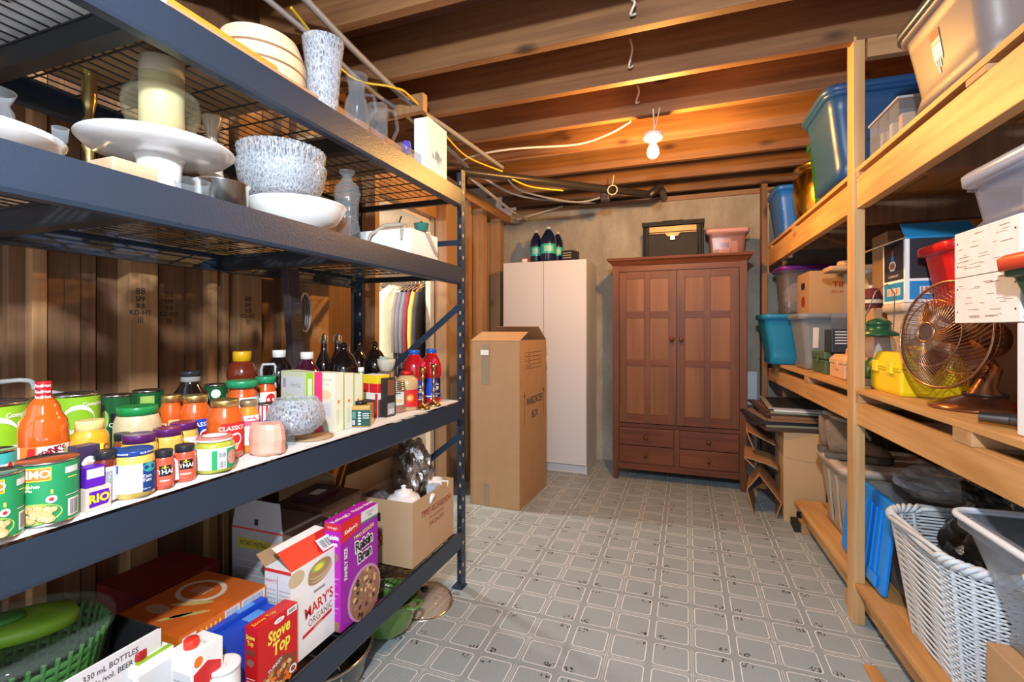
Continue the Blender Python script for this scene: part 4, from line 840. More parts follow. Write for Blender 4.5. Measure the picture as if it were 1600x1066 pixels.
carton('spice_tub', 'squat mustard coloured tub with a dark green label at the shelf edge', 'tub', (g_[0]+g_[2]*.8, g_[1]-g_[2], Z3), g_[2]*1.9, g_[2]*1.7, .072, math.atan2(-g_[0], g_[1])*.7, M('mustard_tub', (.50, .28, .05), .3, coat=.5), d3, bev=.005,
       parts=lambda t, w_, d, h: MB().lathe([(.001, 0), (.022, 0), (.022, .012), (.001, .013)], black, (-w_/2, d/2, h), 20).build('lid', t))
carton('dark_tea_box', 'narrow black and brown carton between the yellow carton and the nut jar', 'box', (-1.045, PX(604, 650, -1.045).y, Z3), .03, .05, .145, -.1, M('dark_carton', (.03, .025, .025), .35), lambda mb, F, w_, d, h: (mb.rect(F['right'], .1*d, .05*h, .9*d, .35*h, grey_ink), mb.bars(F['right'], .2*d, .08*h, .8*d, .2*h, paper, 8), mb.rect(F['right'], .1*d, .55*h, .9*d, .95*h, M('brown_print', (.2, .08, .04), .4))))
def steaks(mb, fm, r, h):
    mb.rect(fm, -.9*r, .25*h, .9*r, .66*h, M('label_ivory', (.68, .66, .56), .5), .0008, 12, 1); mb.text(fm, 'Classic Blend', 0, .55*h, .055*h, grey_ink, .0014); mb.rect(fm, -.5*r, .60*h, .5*r, .64*h, ink, .0012, 6, 1); mb.oval(fm, -.35*r, .36*h, .17*r, .055*h, ink, .0013); mb.oval(fm, -.35*r, .36*h, .10*r, .032*h, M('label_ivory', None), .0015); mb.oval(fm, .35*r, .38*h, .3*r, .06*h, cream_p, .0013)
vessel('nut_jar', 'clear square shouldered jar with an ivory label and stacked grey lids', 'jar', geo(603, 634, 595, x=-1.085), [(.02, 0), (.9, 0), (1, .03), (1, .66), (.93, .70)], M('mixed_seeds', (.30, .16, .10), .3, var=.4, scale=150, coat=.6), None, [(.02, .64, 1, 1.2, M('mixed_seeds', None), steaks)],
       extra=lambda t, r, h: [MB().lathe([(r*.9, h*(.70+.06*k)), (r*(1.02-.02*k), h*(.71+.06*k)), (r*(1.02-.02*k), h*(.745+.06*k)), (r*.9, h*(.757+.06*k)), (.001, h*(.757+.06*k))], silver, seg=28).build('grey_lid', t) for k in range(5)])
vessel('pottery_cup', 'small speckled pottery cup with a green stopper on the stacked lids', 'cup', geo(589, 618, 561, x=-1.12, z0=zat(584, -1.12, 1.5)), [(.02, 0), (.55, 0), (.7, .1), (.95, .6), (1, 1), (.93, 1), (.85, .6), (.02, .3)], M('speckled_clay', (.46, .42, .33), .6, var=.3, scale=160),
       extra=lambda t, r, h: MB().lathe([(.001, h*.6), (r*.45, h*.6), (r*.5, h*1.15), (.001, h*1.2)], M('celadon', (.25, .34, .28), .4), (-r*.3, 0, 0), 20).build('stopper', t))
def support(z1, x, y, r, lab): at(MB().lathe([(.001, 0), (r, 0), (r, z1-Z3-.001), (.001, z1-Z3-.001)], M('brown_crock', (.16, .10, .07), .4, coat=.4), seg=24), 'brown_crock', lab, 'jar', (x, y, Z3))
g_ = geo(589, 618, 561, x=-1.12, z0=zat(584, -1.12, 1.5)); 
support(g_[4], g_[0]-.0, g_[1], g_[2]*.9, 'brown crock carrying the small pottery cup')
vessel('peanut_jar', 'clear jar of peanuts with a red lid and a red label', 'jar', geo(617, 654, 580, x=-1.075), [(.02, 0), (.85, 0), (.95, .03), (.88, .12), (.95, .55), (1, .62), (.95, .80), (.55, .90)], M('peanuts', (.56, .36, .17), .35, var=.35, scale=110, coat=.6), (.46, .90, 1.0, M('bright_red_lid', (.62, .01, .01), .35)),
       [(.10, .54, .95, 1.3, red, many(R_(-1.2, .1, -.3, .54, greyp), O(.3, .33, .32, .1, orange), O(.25, .33, .22, .05, cream_p, .001)))])
vessel('small_bottle', 'tiny dark blue bottle behind the peanut jar', 'bottle', geo(618, 634, 575, x=-1.30), BOT, M('ink_blue', (.01, .02, .05), .2, coat=.6), (.5, .88, 1, black))
vessel('small_bottle', 'small green bottle lying low with a white cap behind the cream boxes', 'bottle', geo(550, 578, 574, x=-1.20), BOT, M('green_bottle', (.10, .14, .05), .1, coat=.8), (.34, .88, 1, whitelid))
def gat(mb, fm, r, h):
    mb.text(fm, 'G', .45*r, .30*h, .17*h, paper, .001, .04); mb.rect(fm, -1.2*r, .12*h, 1.2*r, .14*h, paper, .0006, 10, 1); mb.text(fm, 'GATORADE', .45*r, .17*h, .035*h, paper, .001)
SP = [(.02, 0), (.85, 0), (.92, .02), (.92, .08), (.85, .10), (.85, .46), (1, .50), (1, .60), (.95, .72), (.78, .82), (.48, .90), (.46, .93)]
vessel('sports_drink', 'red sports drink bottle with a blue cap, the one nearer the camera', 'bottle', geo(629, 665, 547, x=-1.10), SP, redd, (.50, .92, 1, M('blue_cap', (.01, .10, .45), .35)), [(.10, .46, .87, 1.5, blue, gat)])
vessel('sports_drink', 'red sports drink bottle with a blue cap, the one nearer the rack end', 'bottle', geo(658, 690, 545, x=-1.08), SP, redd, (.50, .92, 1, M('blue_cap', None)), [(.10, .46, .87, 1.5, blue, many(gat, R_(.6, .12, 1.5, .46, black, .0008)))])
brass = M('brass', (.55, .38, .14), .25, metal=1.0, var=.1)
for u, vt, vb, l in ((665, 567, 641, 'brass candlestick with a red candle stub, nearer the camera'), (682, 562, 634, 'brass candlestick with a red candle stub, nearer the rack end')):
    p = PX(u, vb, -1.0); z1 = zat(vt, p.x, p.y)-Z3; t = thing('candlestick', l, 'candlestick', (p.x-.02, p.y+.012, Z3)); k = z1/.19
    MB().lathe([(.001, 0), (.030, 0), (.031, .004), (.022, .010), (.008, .016), (.006, .03), (.010, .034), (.005, .04), (.006, .055), (.009, .06), (.005, .066), (.006, .09), (.009, .094), (.005, .10), (.006, .125), (.010, .13), (.005, .136), (.007, .15), (.013, .155), (.013, .172), (.004, .172)], brass, seg=20).build('stem', t).scale = (1, 1, k)
    MB().lathe([(.001, .165*k), (.011, .165*k), (.011, .19*k), (.003, .193*k), (.001, .2*k)], M('red_wax', (.50, .01, .06), .4), seg=14).build('candle', t)
# ================================================================ lowest deck of the rack
Z4 = .271
def gz(p, z): return Vector((p[0], p[1], z))
# cereal box
vio = M('print_violet', (.30, .015, .36), .38); vio2 = M('print_magenta', (.45, .01, .40), .38); flake = M('cereal_flakes', (.30, .15, .09), .6, var=.5, scale=90)
def dRB(mb, F, w_, d, h):
    f = F['right']; mb.rect(f, 0, 0, d, h, vio)
    mb.poly(f, [(0, .80*h), (.50*d, .86*h), (.50*d, h), (0, h)], red, .0008); mb.text(f, "Kellogg's", .25*d, .90*h, .052*h, paper, .0012, .03, 1, .1, .2)
    mb.rect(f, .52*d, .90*h, d, h, greyp, .0008); mb.rect(f, .52*d, .885*h, d, .90*h, green, .0010); mb.text(f, 'SOURCE OF', .76*d, .965*h, .022*h, ink, .0012); mb.text(f, 'FIBRE', .76*d, .935*h, .022*h, ink, .0012)
    mb.text(f, 'FAMILY SIZE', .12*d, .60*h, .058*h, paper, .0012, .03, .95, PI/2)
    mb.text(f, 'TWO SCOOPS', .60*d, .80*h, .05*h, ylw, .0012, .03, .95, .10)
    mb.text(f, 'Raisin', .60*d, .695*h, .135*h, paper, .0011, .12, .85, .08); mb.text(f, 'Raisin', .60*d, .695*h, .135*h, ink, .0015, .03, .85, .08)
    mb.text(f, 'Bran', .62*d, .575*h, .135*h, paper, .0011, .12, .85, .08); mb.text(f, 'Bran', .62*d, .575*h, .135*h, ink, .0015, .03, .85, .08)
    mb.oval(f, .62*d, .20*h, .46*d, .26*h, M('bowl_rim', (.55, .30, .45), .4), .0008); mb.oval(f, .64*d, .19*h, .42*d, .24*h, flake, .0011)
    q = random.Random(8)
    for i in range(46):
        a = q.uniform(0, 2*PI); s_ = math.sqrt(q.random()); mb.oval(f, (.64+.36*s_*math.cos(a))*d, (.20+.21*s_*math.sin(a))*h, .045*d, .018*h, [cream_p, M('raisin', (.05, .02, .03), .5), M('bran', (.42, .22, .12), .5)][i % 3], .0013+i*.00002, 8, a, .1)
    g = F['front']; mb.rect(g, 0, 0, w_, h, vio2); mb.rect(g, .02*w_, .92*h, .98*w_, .985*h, red, .0008); mb.text(g, "Kellogg's", .5*w_, .95*h, .032*h, paper, .0012); mb.text(g, 'Raisin', .5*w_, .86*h, .06*h, paper, .0012, .04); mb.text(g, 'Bran', .5*w_, .80*h, .06*h, paper, .0012, .04); mb.oval(g, .5*w_, .68*h, .36*w_, .05*h, flake, .001)
    for k in range(10): mb.rect(g, .15*w_, (.12+k*.045)*h, (.6+.2*(k % 3)*.7)*w_, (.128+k*.045)*h, M('pale_violet', (.6, .35, .62), .5), .001)
    mb.rect(g, .1*w_, 0, .9*w_, .09*h, flake, .001); mb.text(F['topr'], "Kellogg's  Raisin Bran", .5*d, .45*w_, .38*w_, paper, .0012, .02)
A_ = PZ(541, 991.5, Z4); B_ = PZ(595, 941, Z4)
carton('cereal_box', 'tall purple raisin bran cereal box standing on the lowest deck', 'cereal box', (A_.x-.020, A_.y, Z4), .062, .185, .335, 0, vio2, dRB)
# cracker box with opened top
def dMO(mb, F, w_, d, h):
    f = F['right']; mb.rect(f, 0, 0, d, h, paper); mb.oval(f, .10*d, .90*h, .16*d, .085*h, M('cracker_pale', (.60, .48, .30), .5), .0008)
    for i, (u, v) in enumerate(((.58, .79), (.62, .81), (.57, .83), (.60, .85), (.58, .87))): mb.oval(f, u*d, v*h, .25*d, .085*h, [M('cracker', (.42, .26, .12), .5), M('cracker_pale', None)][i % 2], .0008+i*.0003, 20, .1)
    mb.oval(f, .55*d, .885*h, .14*d, .045*h, lgreen, .0026); mb.oval(f, .55*d, .885*h, .09*d, .03*h, ylw, .003)
    mb.text(f, "MARY'S", .57*d, .47*h, .165*h, red, .0012, .02, .82, .12); mb.text(f, 'ORGANIC', .60*d, .34*h, .115*h, M('print_brown', (.25, .05, .02), .4), .0012, .0, .72, .12)
    mb.poly(f, [(.22*d, .20*h), (.85*d, .27*h), (.85*d, .31*h), (.22*d, .24*h)], red, .001); mb.text(f, 'crackers', .54*d, .255*h, .04*h, paper, .0014, 0, 1, .1); mb.rect(f, .45*d, .62*h, .7*d, .65*h, grey_ink, .001)
    g = F['front']; mb.rect(g, 0, 0, w_, h, greyp); mb.rect(g, 0, .965*h, w_, h, red, .001); mb.rect(g, .48*w_, 0, .5*w_, .93*h, red, .001); mb.text(g, "MARY'S", .24*w_, .87*h, .05*h, red, .001)
    for k in range(16):
        if k not in (5, 11): mb.rect(g, .05*w_, (.10+k*.045)*h, .42*w_, (.108+k*.045)*h, grey_ink, .001); mb.rect(g, .56*w_, (.10+k*.045)*h, .95*w_, (.108+k*.045)*h, grey_ink, .001)
def opMO(t, w_, d, h):
    MB().add([(0, 0, h), (0, d, h), (-w_*.55, d+.0, h+.045), (-w_*.55, 0, h+.045)], [(0, 1, 2, 3)], red).rect(plane((0, 0, h), (0, 1, 0), (-w_*.55, 0, .045)), .68*d, .004, .97*d, .045, paper, .0015).bars(plane((0, 0, h), (0, 1, 0), (-w_*.55, 0, .045)), .72*d, .01, .93*d, .038, ink, 12, .002).build('top_flap', t)
    MB().add([(-w_*.55, 0, h+.045), (-w_*.55, d, h+.045), (-w_*.85, d*.96, h+.052), (-w_*.85, d*.05, h+.05)], [(0, 1, 2, 3)], paper).build('tuck_flap', t)
    MB().add([(-w_, 0, h), (-w_, d, h), (-w_*1.35, d, h+.03), (-w_*1.35, 0, h+.03)], [(0, 1, 2, 3)], card).build('side_flap', t)
A_ = PZ(475.6, 1026, Z4)
carton('cracker_box', 'white and red organic cracker box with its top torn open', 'box', (A_.x+.002, A_.y-.05, Z4), .095, .185, .262, 0, paper, dMO, parts=opMO)
# stuffing mix box
def dST(mb, F, w_, d, h):
    R = M('stuffing_red', (.60, .012, .012), .35); f = F['right']; mb.rect(f, 0, 0, d, h, R)
    mb.text(f, 'Stove', .52*d, .76*h, .24*h, ylw, .0012, .03, .72, .10, .15); mb.text(f, 'Top', .58*d, .56*h, .25*h, ylw, .0012, .03, .75, .10, .15); mb.oval(f, .52*d, .92*h, .13*d, .035*h, paper, .001); mb.text(f, 'Kraft', .52*d, .92*h, .04*h, blue, .0014)
    mb.rect(f, .72*d, .90*h, .98*d, .985*h, paper, .001); mb.rect(f, .76*d, .92*h, .94*d, .965*h, grey_ink, .0013)
    mb.poly(f, [(.1*d, .0), (.95*d, .0), (.95*d, .30*h), (.5*d, .42*h), (.1*d, .22*h)], M('brown_swash', (.24, .06, .02), .4), .0008); mb.text(f, 'TURKEY', .42*d, .33*h, .07*h, paper, .0014, .02, 1, .3)
    q = random.Random(5)
    for i in range(40): mb.oval(f, q.uniform(.15, .8)*d, q.uniform(.0, .27)*h, .05*d, .03*h, [cream_p, M('crust', (.45, .2, .06), .5), orange][i % 3], .001+.00003*i, 9, i, .12)
    mb.oval(f, .86*d, .10*h, .10*d, .06*h, paper, .003); mb.oval(f, .86*d, .10*h, .06*d, .035*h, M('brown_swash', None), .0034)
    g = F['front']; mb.rect(g, 0, 0, w_, h, R); mb.text(g, 'Stove', .45*w_, .86*h, .085*h, ylw, .001, .03, .8); mb.text(g, 'Top', .45*w_, .78*h, .085*h, ylw, .001, .03, .8); mb.rect(g, .15*w_, .62*h, .8*w_, .70*h, M('brown_swash', None), .001); mb.oval(g, .45*w_, .52*h, .3*w_, .05*h, flake, .001)
    for k in range(6): mb.rect(g, .15*w_, (.10+k*.04)*h, .8*w_, (.11+k*.04)*h, paper, .001)
    mb.text(F['topr'], 'Stove Top', .3*d, .5*w_, .4*w_, ylw, .001)
A_ = PX(402.5, 986, -1.0)
carton('stuffing_box', 'red stuffing mix box at the front of the lowest deck', 'box', (-1.0, A_.y, Z4), .042, .128, A_.z-Z4+.004, 0, M('stuffing_red', (.60, .012, .012), .35), dST)
# two blue dinner boxes
def dBL(mb, F, w_, d, h):
    f = F['front']; mb.rect(f, 0, 0, w_, h, blue); mb.rect(f, .08*w_, .05*h, .92*w_, .62*h, paper, .0008); mb.text(f, 'Dinner', .5*w_, .88*h, .07*h, ylw, .001, .02); mb.rect(f, .12*w_, .72*h, .88*w_, .76*h, ylw, .0008); mb.rect(f, .12*w_, .66*h, .88*w_, .69*h, ylw, .0008)
    for k in range(12): mb.rect(f, .14*w_, (.08+k*.043)*h, .86*w_, (.088+k*.043)*h, grey_ink, .0011)
    mb.rect(F['top'], .1*w_, .5*d, .9*w_, .8*d, M('print_sky', (.10, .3, .75), .4), .0008); mb.rect(F['right'], 0, 0, d, h, blue)
by = PX(352, 990, -1.055); h_ = by.z-Z4
carton('pasta_dinner_box', 'blue pasta dinner box touching the red stuffing box', 'box', (-1.047, .832, Z4), .038, .165, .182, -.03, blue, dBL)
carton('pasta_dinner_box', 'blue pasta dinner box, the left one of the blue pair', 'box', (-1.089, .838, Z4), .038, .165, .192, -.03, blue, dBL)
# salt canister
g_ = geo(322, 376, 1036, x=-1.005, z0=Z4)
vessel('salt_canister', 'round white canister with a white lid at the very bottom of the photo', 'canister', g_, [(.02, 0), (1, 0), (1, .95)], paper, (1.03, .93, 1.0, whitelid), [(.1, .85, 1.0, 1.4, paper, many(BR(.4, .1, .9, .6), R_(-.8, .2, .2, .7, blue)))], extra=lambda t, r, h: MB().box((-.006, -r*.6, h-.001), (.006, -r*.1, h+.001), greyp).build('pour_spout', t))
# broth cartons
def dBR(mb, F, w_, d, h):
    f = F['right']; mb.rect(f, 0, 0, d, h, paper); mb.poly(f, [(.05*d, .30*h), (.95*d, .30*h), (.95*d, .78*h), (.5*d, .86*h), (.05*d, .80*h)], red, .0008); mb.text(f, "Campbell's", .5*d, .62*h, .09*h, paper, .0012, .02, .7, 0, .2); mb.oval(f, .2*d, .9*h, .14*d, .05*h, orange, .0009); mb.oval(f, .6*d, .15*h, .3*d, .1*h, cream_p, .001)
    mb.rect(F['front'], .05*w_, .1*h, .95*w_, .8*h, greyp); 
    for k in range(9): mb.rect(F['front'], .12*w_, (.15+k*.07)*h, .85*w_, (.16+k*.07)*h, grey_ink, .001)
    mb.rect(F['top'], .08*w_, .55*d, .85*w_, .57*d, grey_ink, .0008); mb.rect(F['top'], .08*w_, .62*d, .85*w_, .63*d, grey_ink, .0008)
def capR(col):
    return lambda t, w_, d, h: MB().lathe([(.015, 0), (.0155, .003), (.015, .016), (.013, .018), (.001, .018)], col, (-w_*.5, d*.30, h), 24, flute=lambda a, f_, z: 1+.02*math.sin(a*24)).build('screw_cap', t)
carton('broth_carton', 'white broth carton with a bright red screw cap', 'carton', (-1.000, .728, Z4), .062, .072, .228, 0, paper, dBR, parts=capR(M('bright_red_cap', (.75, .04, .02), .35)))
carton('broth_carton', 'white and green broth carton with a dark red screw cap', 'carton', (-1.066, .655, Z4), .055, .080, .232, 0, paper, lambda mb, F, w_, d, h: (mb.rect(F['top'], .72*w_, .1*d, .96*w_, .98*d, lime), mb.rect(F['right'], .1*d, .5*h, .9*d, .9*h, greyp), mb.rect(F['front'], .1*w_, .1*h, .9*w_, .9*h, greyp)), parts=capR(M('dark_red_cap', (.35, .01, .015), .35)))
carton('milk_carton', 'plain white carton with a white screw cap, lower left', 'carton', (-.998, .575, Z4), .062, .070, .205, .0, paper, lambda mb, F, w_, d, h: (mb.rect(F['right'], .1*d, .5*h, .9*d, .9*h, blue), mb.rect(F['top'], .1*w_, .1*d, .9*w_, .12*d, grey_ink)), parts=capR(whitelid))
carton('milk_carton', 'white carton with a white screw cap behind the plain one', 'carton', (-.998, .49, Z4), .06, .075, .20, .0, greyp, None, parts=capR(M('off_white_cap', (.7, .68, .64), .4)))
# beer carton: open tray
t = thing('beer_carton', 'open beer bottle carton, black inside with white printed side', 'box', (-1.085, .385, Z4), 0); w_, d, h = .335, .335, .275
mb = MB(); bk = M('matte_black_card', (.012, .012, .014), .6)
for lo, hi, m_ in (((-w_, 0, 0), (0, .004, h), bk), ((-w_, d-.004, 0), (0, d, h), bk), ((-w_, .004, 0), (-w_+.004, d-.004, h), bk), ((-.004, .004, 0), (0, d-.004, h), paper), ((-w_, 0, 0), (0, d, .004), bk)): mb.box(lo, hi, m_)
f = plane((0, 0, 0), (0, 1, 0), (0, 0, 1)); mb.rect(f, .10, 0, d, h, M('carton_white', (.66, .64, .66), .5)); mb.rect(f, 0, 0, .10, h, M('kraft_yellow', (.62, .42, .16), .5)); mb.text(f, '24 x 330 mL BOTTLES', .225, h-.018, .0165, ink, .001, .01, .82); mb.text(f, '4.6 % alc./vol. BEER', .225, h-.038, .0165, ink, .001, .01, .82)
g = plane((-w_+.004, 0, 0), (0, 1, 0), (0, 0, 1)); mb.text(g, 'IMPORTED', .22, h-.04, .02, greyp, .001); mb.text(g, 'PREMIUM', .22, h-.06, .02, greyp, .001)
f2 = plane((0, d-.0041, 0), (-1, 0, 0), (0, 0, 1)); mb.text(f2, 'IMPORTED', .10, h-.05, .018, greyp, .001).text(f2, 'LAGER', .10, h-.07, .018, greyp, .001).rect(f2, .01, h-.075, .045, h-.02, greyp, .001)
mb.build('carton', t)
# boxes under and around the orange one
dred = M('dark_red_box', (.14, .006, .008), .45)
def simple(name, label, corner, w_, d, h, m, rz=0, deco=None, cat='box', rot=None): return carton(name, label, cat, corner, w_, d, h, rz, m, deco, None, rot)
simple('frozen_food_box', 'dark maroon box lying under the orange box', (-1.10, .80, Z4), .30, .235, .06, M('maroon_box', (.12, .01, .015), .45), 0, lambda mb, F, w_, d, h: (mb.oval(F['right'], .5*d, .5*h, .25*d, .35*h, grey_ink), mb.text(F['right'], 'BAKED', .25*d, .5*h, .4*h, paper)))
simple('snack_bar_box', 'blue edged box between the orange and maroon boxes', (-1.108, .79, Z4+.0605), .28, .235, .05, M('navy_box', (.02, .03, .12), .45), .01, lambda mb, F, w_, d, h: (mb.oval(F['right'], .75*d, .5*h, .2*d, .4*h, M('olive_food', (.3, .28, .05), .5)), mb.rect(F['right'], 0, .1*h, .4*d, .5*h, blue)))
simple('snack_bar_box', 'grey violet box directly under the orange box', (-1.115, .785, Z4+.111), .27, .235, .040, M('violet_grey', (.10, .08, .14), .45), 0, lambda mb, F, w_, d, h: mb.oval(F['right'], .82*d, .5*h, .12*d, .4*h, M('olive_food', None)))
def dOR(mb, F, w_, d, h):
    f = F['right']; OR = M('orange_box', (.72, .17, .012), .4); mb.rect(f, 0, 0, d, h, OR); mb.rect(f, .03*d, .12*h, .17*d, .88*h, paper, .0008); mb.bars(f, .05*d, .2*h, .15*d, .8*h, ink, 10)
    mb.rect(f, .48*d, .06*h, .66*d, .94*h, greyp, .0008); mb.rect(f, .68*d, .06*h, .98*d, .94*h, greyp, .0008); mb.bars(f, .5*d, .12*h, .64*d, .88*h, grey_ink, 16); mb.bars(f, .70*d, .12*h, .96*d, .88*h, grey_ink, 24)
    for k in range(5): mb.rect(f, (.22+.05*k)*d, .15*h, (.235+.05*k)*d, .8*h, ylw, .0008)
    g = F['top']; mb.rect(g, 0, 0, w_, d, M('orange_box_top', (.50, .10, .012), .4)); mb.oval(g, .40*w_, .66*d, .30*w_, .22*d, M('cream_ring', (.62, .45, .32), .5), .0008); mb.oval(g, .40*w_, .66*d, .24*w_, .17*d, M('orange_box_top', None), .0011)
    for u, v, a, b, r in ((.62, .22, .10, .03, .9), (.72, .30, .12, .035, .7), (.55, .45, .14, .04, .5)): mb.oval(g, u*w_, v*d, a*w_*1.6, b*d, M('snack_roll', (.50, .32, .10), .5), .001, 18, r)
    for k in range(5): mb.rect(g, (.28+.05*k)*w_, .60*d, (.30+.05*k)*w_, .74*d, M('cream_ring', None), .0014)
    mb.oval(g, .30*w_, .25*d, .16*w_, .07*d, M('dip', (.45, .28, .18), .5), .001)
simple('frozen_snack_box', 'orange snack box lying flat on the stack of boxes', (-1.108, .775, Z4+.152), .235, .245, .062, M('orange_box', (.72, .17, .012), .4), 0, dOR)
simple('red_box', 'dark red box lying behind the orange box', (-1.36, .86, Z4), .20, .22, .215, dred, 0, lambda mb, F, w_, d, h: [mb.text(F['top'], 'XXXXX', .6*w_, (.25+.1*k)*d, .03, paper, .001) for k in range(0)] or mb.rect(F['right'], .1*d, .8*h, .9*d, .86*h, M('dull_red_print', (.45, .2, .2), .5)))
# meatball cartons
def dME(mb, F, w_, d, h):
    f = F['front']; mb.rect(f, 0, 0, w_, h, M('box_grey', (.34, .34, .36), .5)); mb.rect(f, 0, .985*h, w_, h, red, .001); mb.rect(f, .12*w_, .80*h, .80*w_, .90*h, M('olive_yellow', (.45, .38, .05), .5), .0008); mb.text(f, 'INSTANT MEATBALLS', .46*w_, .85*h, .065*h, ink, .0012, 0, .62)
    for k in range(9): mb.rect(f, .12*w_, (.12+k*.07)*h, .82*w_, (.13+k*.07)*h, M('box_grey_print', (.5, .5, .52), .5), .001)
    f = F['right']; mb.rect(f, 0, 0, d, h, M('box_brown', (.15, .10, .08), .5)); mb.oval(f, .82*d, .4*h, .12*d, .14*h, cream_p, .001)
def opME(t, w_, d, h):
    fl = MB().add([(-w_, 0, h), (-.0, 0, h), (-.02, .01, h+.085), (-w_+.01, .01, h+.085)], [(0, 1, 2, 3)], M('box_grey', None)); fl.rect(plane((-w_, 0, h), (1, 0, 0), (0, .1, .99)), .45*w_, .012, .52*w_, .03, ink, .002); fl.build('front_flap', t)
    MB().add([(0, 0, h), (0, d, h), (.03, d, h+.012), (.03, .01, h+.012)], [(0, 1, 2, 3)], M('box_brown', None)).build('side_flap', t)
y = .99; carton('meatball_carton', 'grey fronted meatball carton with its top flap standing open', 'box', (-1.14, 1.11, Z4), .205, .165, .315, .0, M('box_brown', (.15, .10, .08), .5), dME, parts=opME)
def dM2(mb, F, w_, d, h):
    f = F['right']; mb.rect(f, 0, 0, d, h, M('choc_box', (.10, .045, .025), .45)); mb.oval(f, .80*d, .62*h, .15*d, .25*h, greyp, .0008); mb.oval(f, .80*d, .62*h, .13*d, .215*h, M('choc_box', None), .001); mb.text(f, '100', .8*d, .62*h, .12*h, greyp, .0013)
    for k in range(4): mb.text(f, ['Fine Flavour', 'Pure Pudding', 'rich taste', 'Cocoa'][k], .35*d, (.85-.1*k)*h, .075*h, greyp, .001, 0, .7)
carton('chocolate_carton', 'dark brown carton with a pale round seal behind the cereal box', 'box', (-1.15, 1.285, Z4), .19, .205, .33, .0, M('choc_box', (.10, .045, .025), .45), dM2)
carton('packet', 'dark wrapped packets lying in the open brown carton', 'packet', (-1.20, 1.31, Z4+.3315), .10, .14, .02, .1, M('dark_packet', (.05, .02, .03), .3), lambda mb, F, w_, d, h: mb.rect(F['top'], .5*w_, .2*d, .9*w_, .6*d, greyp))
# large brown box behind
t = thing('large_cardboard_box', 'large brown cardboard box lying with open flaps at the deck back', 'box', (-1.56, 1.50, Z4), 0)
mb = MB().box((0, 0, 0), (.28, .004, .36), card).box((0, .45, 0), (.28, .454, .36), card).box((0, .004, 0), (.004, .45, .36), card).box((.0, 0, 0), (.28, .45, .004), card).box((.276, .004, 0), (.28, .45, .22), card); mb.build('body', t)
flap(MB(), (.28, 0, .36), (0, 0, .36), (-.0, -.10, .07), card).build('flap', t); flap(MB(), (0, .454, .36), (.28, .454, .36), (0, .06, .11), card).build('flap', t); flap(MB(), (.28, .02, .22), (.28, .44, .22), (.03, 0, .14), card).build('flap', t)
# moving company box with teapot
t = thing('moving_carton', 'open brown moving company box holding a white teapot', 'box', (-.995, 1.60, Z4), .0); w_, d, h = .27, .345, .258
mb = MB()
for lo, hi in (((-w_, 0, 0), (0, .004, h)), ((-w_, d-.004, 0), (0, d, h)), ((-w_, .004, 0), (-w_+.004, d-.004, h)), ((-.004, .004, 0), (0, d-.004, h)), ((-w_, 0, 0), (0, d, .004))): mb.box(lo, hi, M('cardboard_pale', (.50, .33, .19), .8, var=.06, scale=14))
f = plane((0, 0, 0), (0, 1, 0), (0, 0, 1)); dr = M('print_rust', (.32, .03, .02), .5); mb.text(f, 'TIPPET-RICHARDSON', .55*d, .72*h, .036, dr, .001, .01, .72); mb.text(f, 'MOVING SERVICES', .55*d, .60*h, .015, dr, .001); mb.text(f, '504-324-5972', .55*d, .50*h, .028, dr, .001, 0, .8)
g = plane((-w_, 0, 0), (1, 0, 0), (0, 0, 1)); mb.rect(g, .26*w_, .66*h, .46*w_, .79*h, black, .001); mb.oval(g, .30*w_, .40*h, .20*w_, .19*h, dr, .0008, 28); mb.oval(g, .30*w_, .40*h, .185*w_, .175*h, M('cardboard_pale', None), .0011, 28); mb.text(g, 'T·R', .31*w_, .40*h, .07, dr, .0014, .02)
mb.build('carton', t)
pc = M('white_china', (.84, .84, .84), .15, coat=.6)
t = thing('teapot', 'white china teapot sitting in the moving company box', 'teapot', (-1.10, 1.70, Z4+.15))
MB().lathe([(.001, 0), (.04, 0), (.075, .03), (.08, .06), (.062, .095), (.035, .105)], pc, seg=32).build('body', t); MB().lathe([(.04, .103), (.036, .115), (.012, .122), (.007, .127), (.012, .135), (.001, .14)], pc, seg=24).build('lid', t)
MB().tube([(.07, .02, .05), (.10, .04, .07), (.115, .045, .10)], .012, pc, 10, rs=[.016, .011, .009]).build('spout', t); MB().tube([(-.06, -.03, .08), (-.10, -.05, .085), (-.105, -.05, .05), (-.07, -.035, .03)], .006, pc, 8).build('handle', t)
at(MB().lathe([(.001, .0), (.03, 0), (.036, .05), (.034, .08), (.031, .08), (.001, .01)], pc, seg=20).tube([(.03, .01, .07), (.055, .02, .07), (.05, .02, .03), (.034, .01, .025)], .004, pc), 'white_mug', 'white mug in the far corner of the moving company box', 'mug', (-1.05, 1.87, Z4+.19))
at(crumple(MB(), (0, 0, 0), .085, .07, .13, M('silver_bag_foil', (.42, .40, .38), .22, metal=.95, bump=.6, scale=30), 9, k=.3), 'foil_bag', 'big crinkled silver foil bag standing behind the teapot', 'bag', (-1.15, 1.85, Z4+.30))
at(crumple(MB(), (0, 0, 0), .05, .04, .03, M('dark_cloth', (.10, .08, .09), .7), 11), 'dark_cloth', 'small dark bundle beside the teapot in the moving box', 'cloth', (-1.20, 1.66, Z4+.235))
at(MB().box((0, 0, 0), (.04, .05, .12), M('pale_blue_pack', (.45, .55, .68), .4), bev=.004), 'blue_packet', 'pale blue packet at the far corner of the moving box', 'packet', (-1.045, 1.79, Z4+.145))
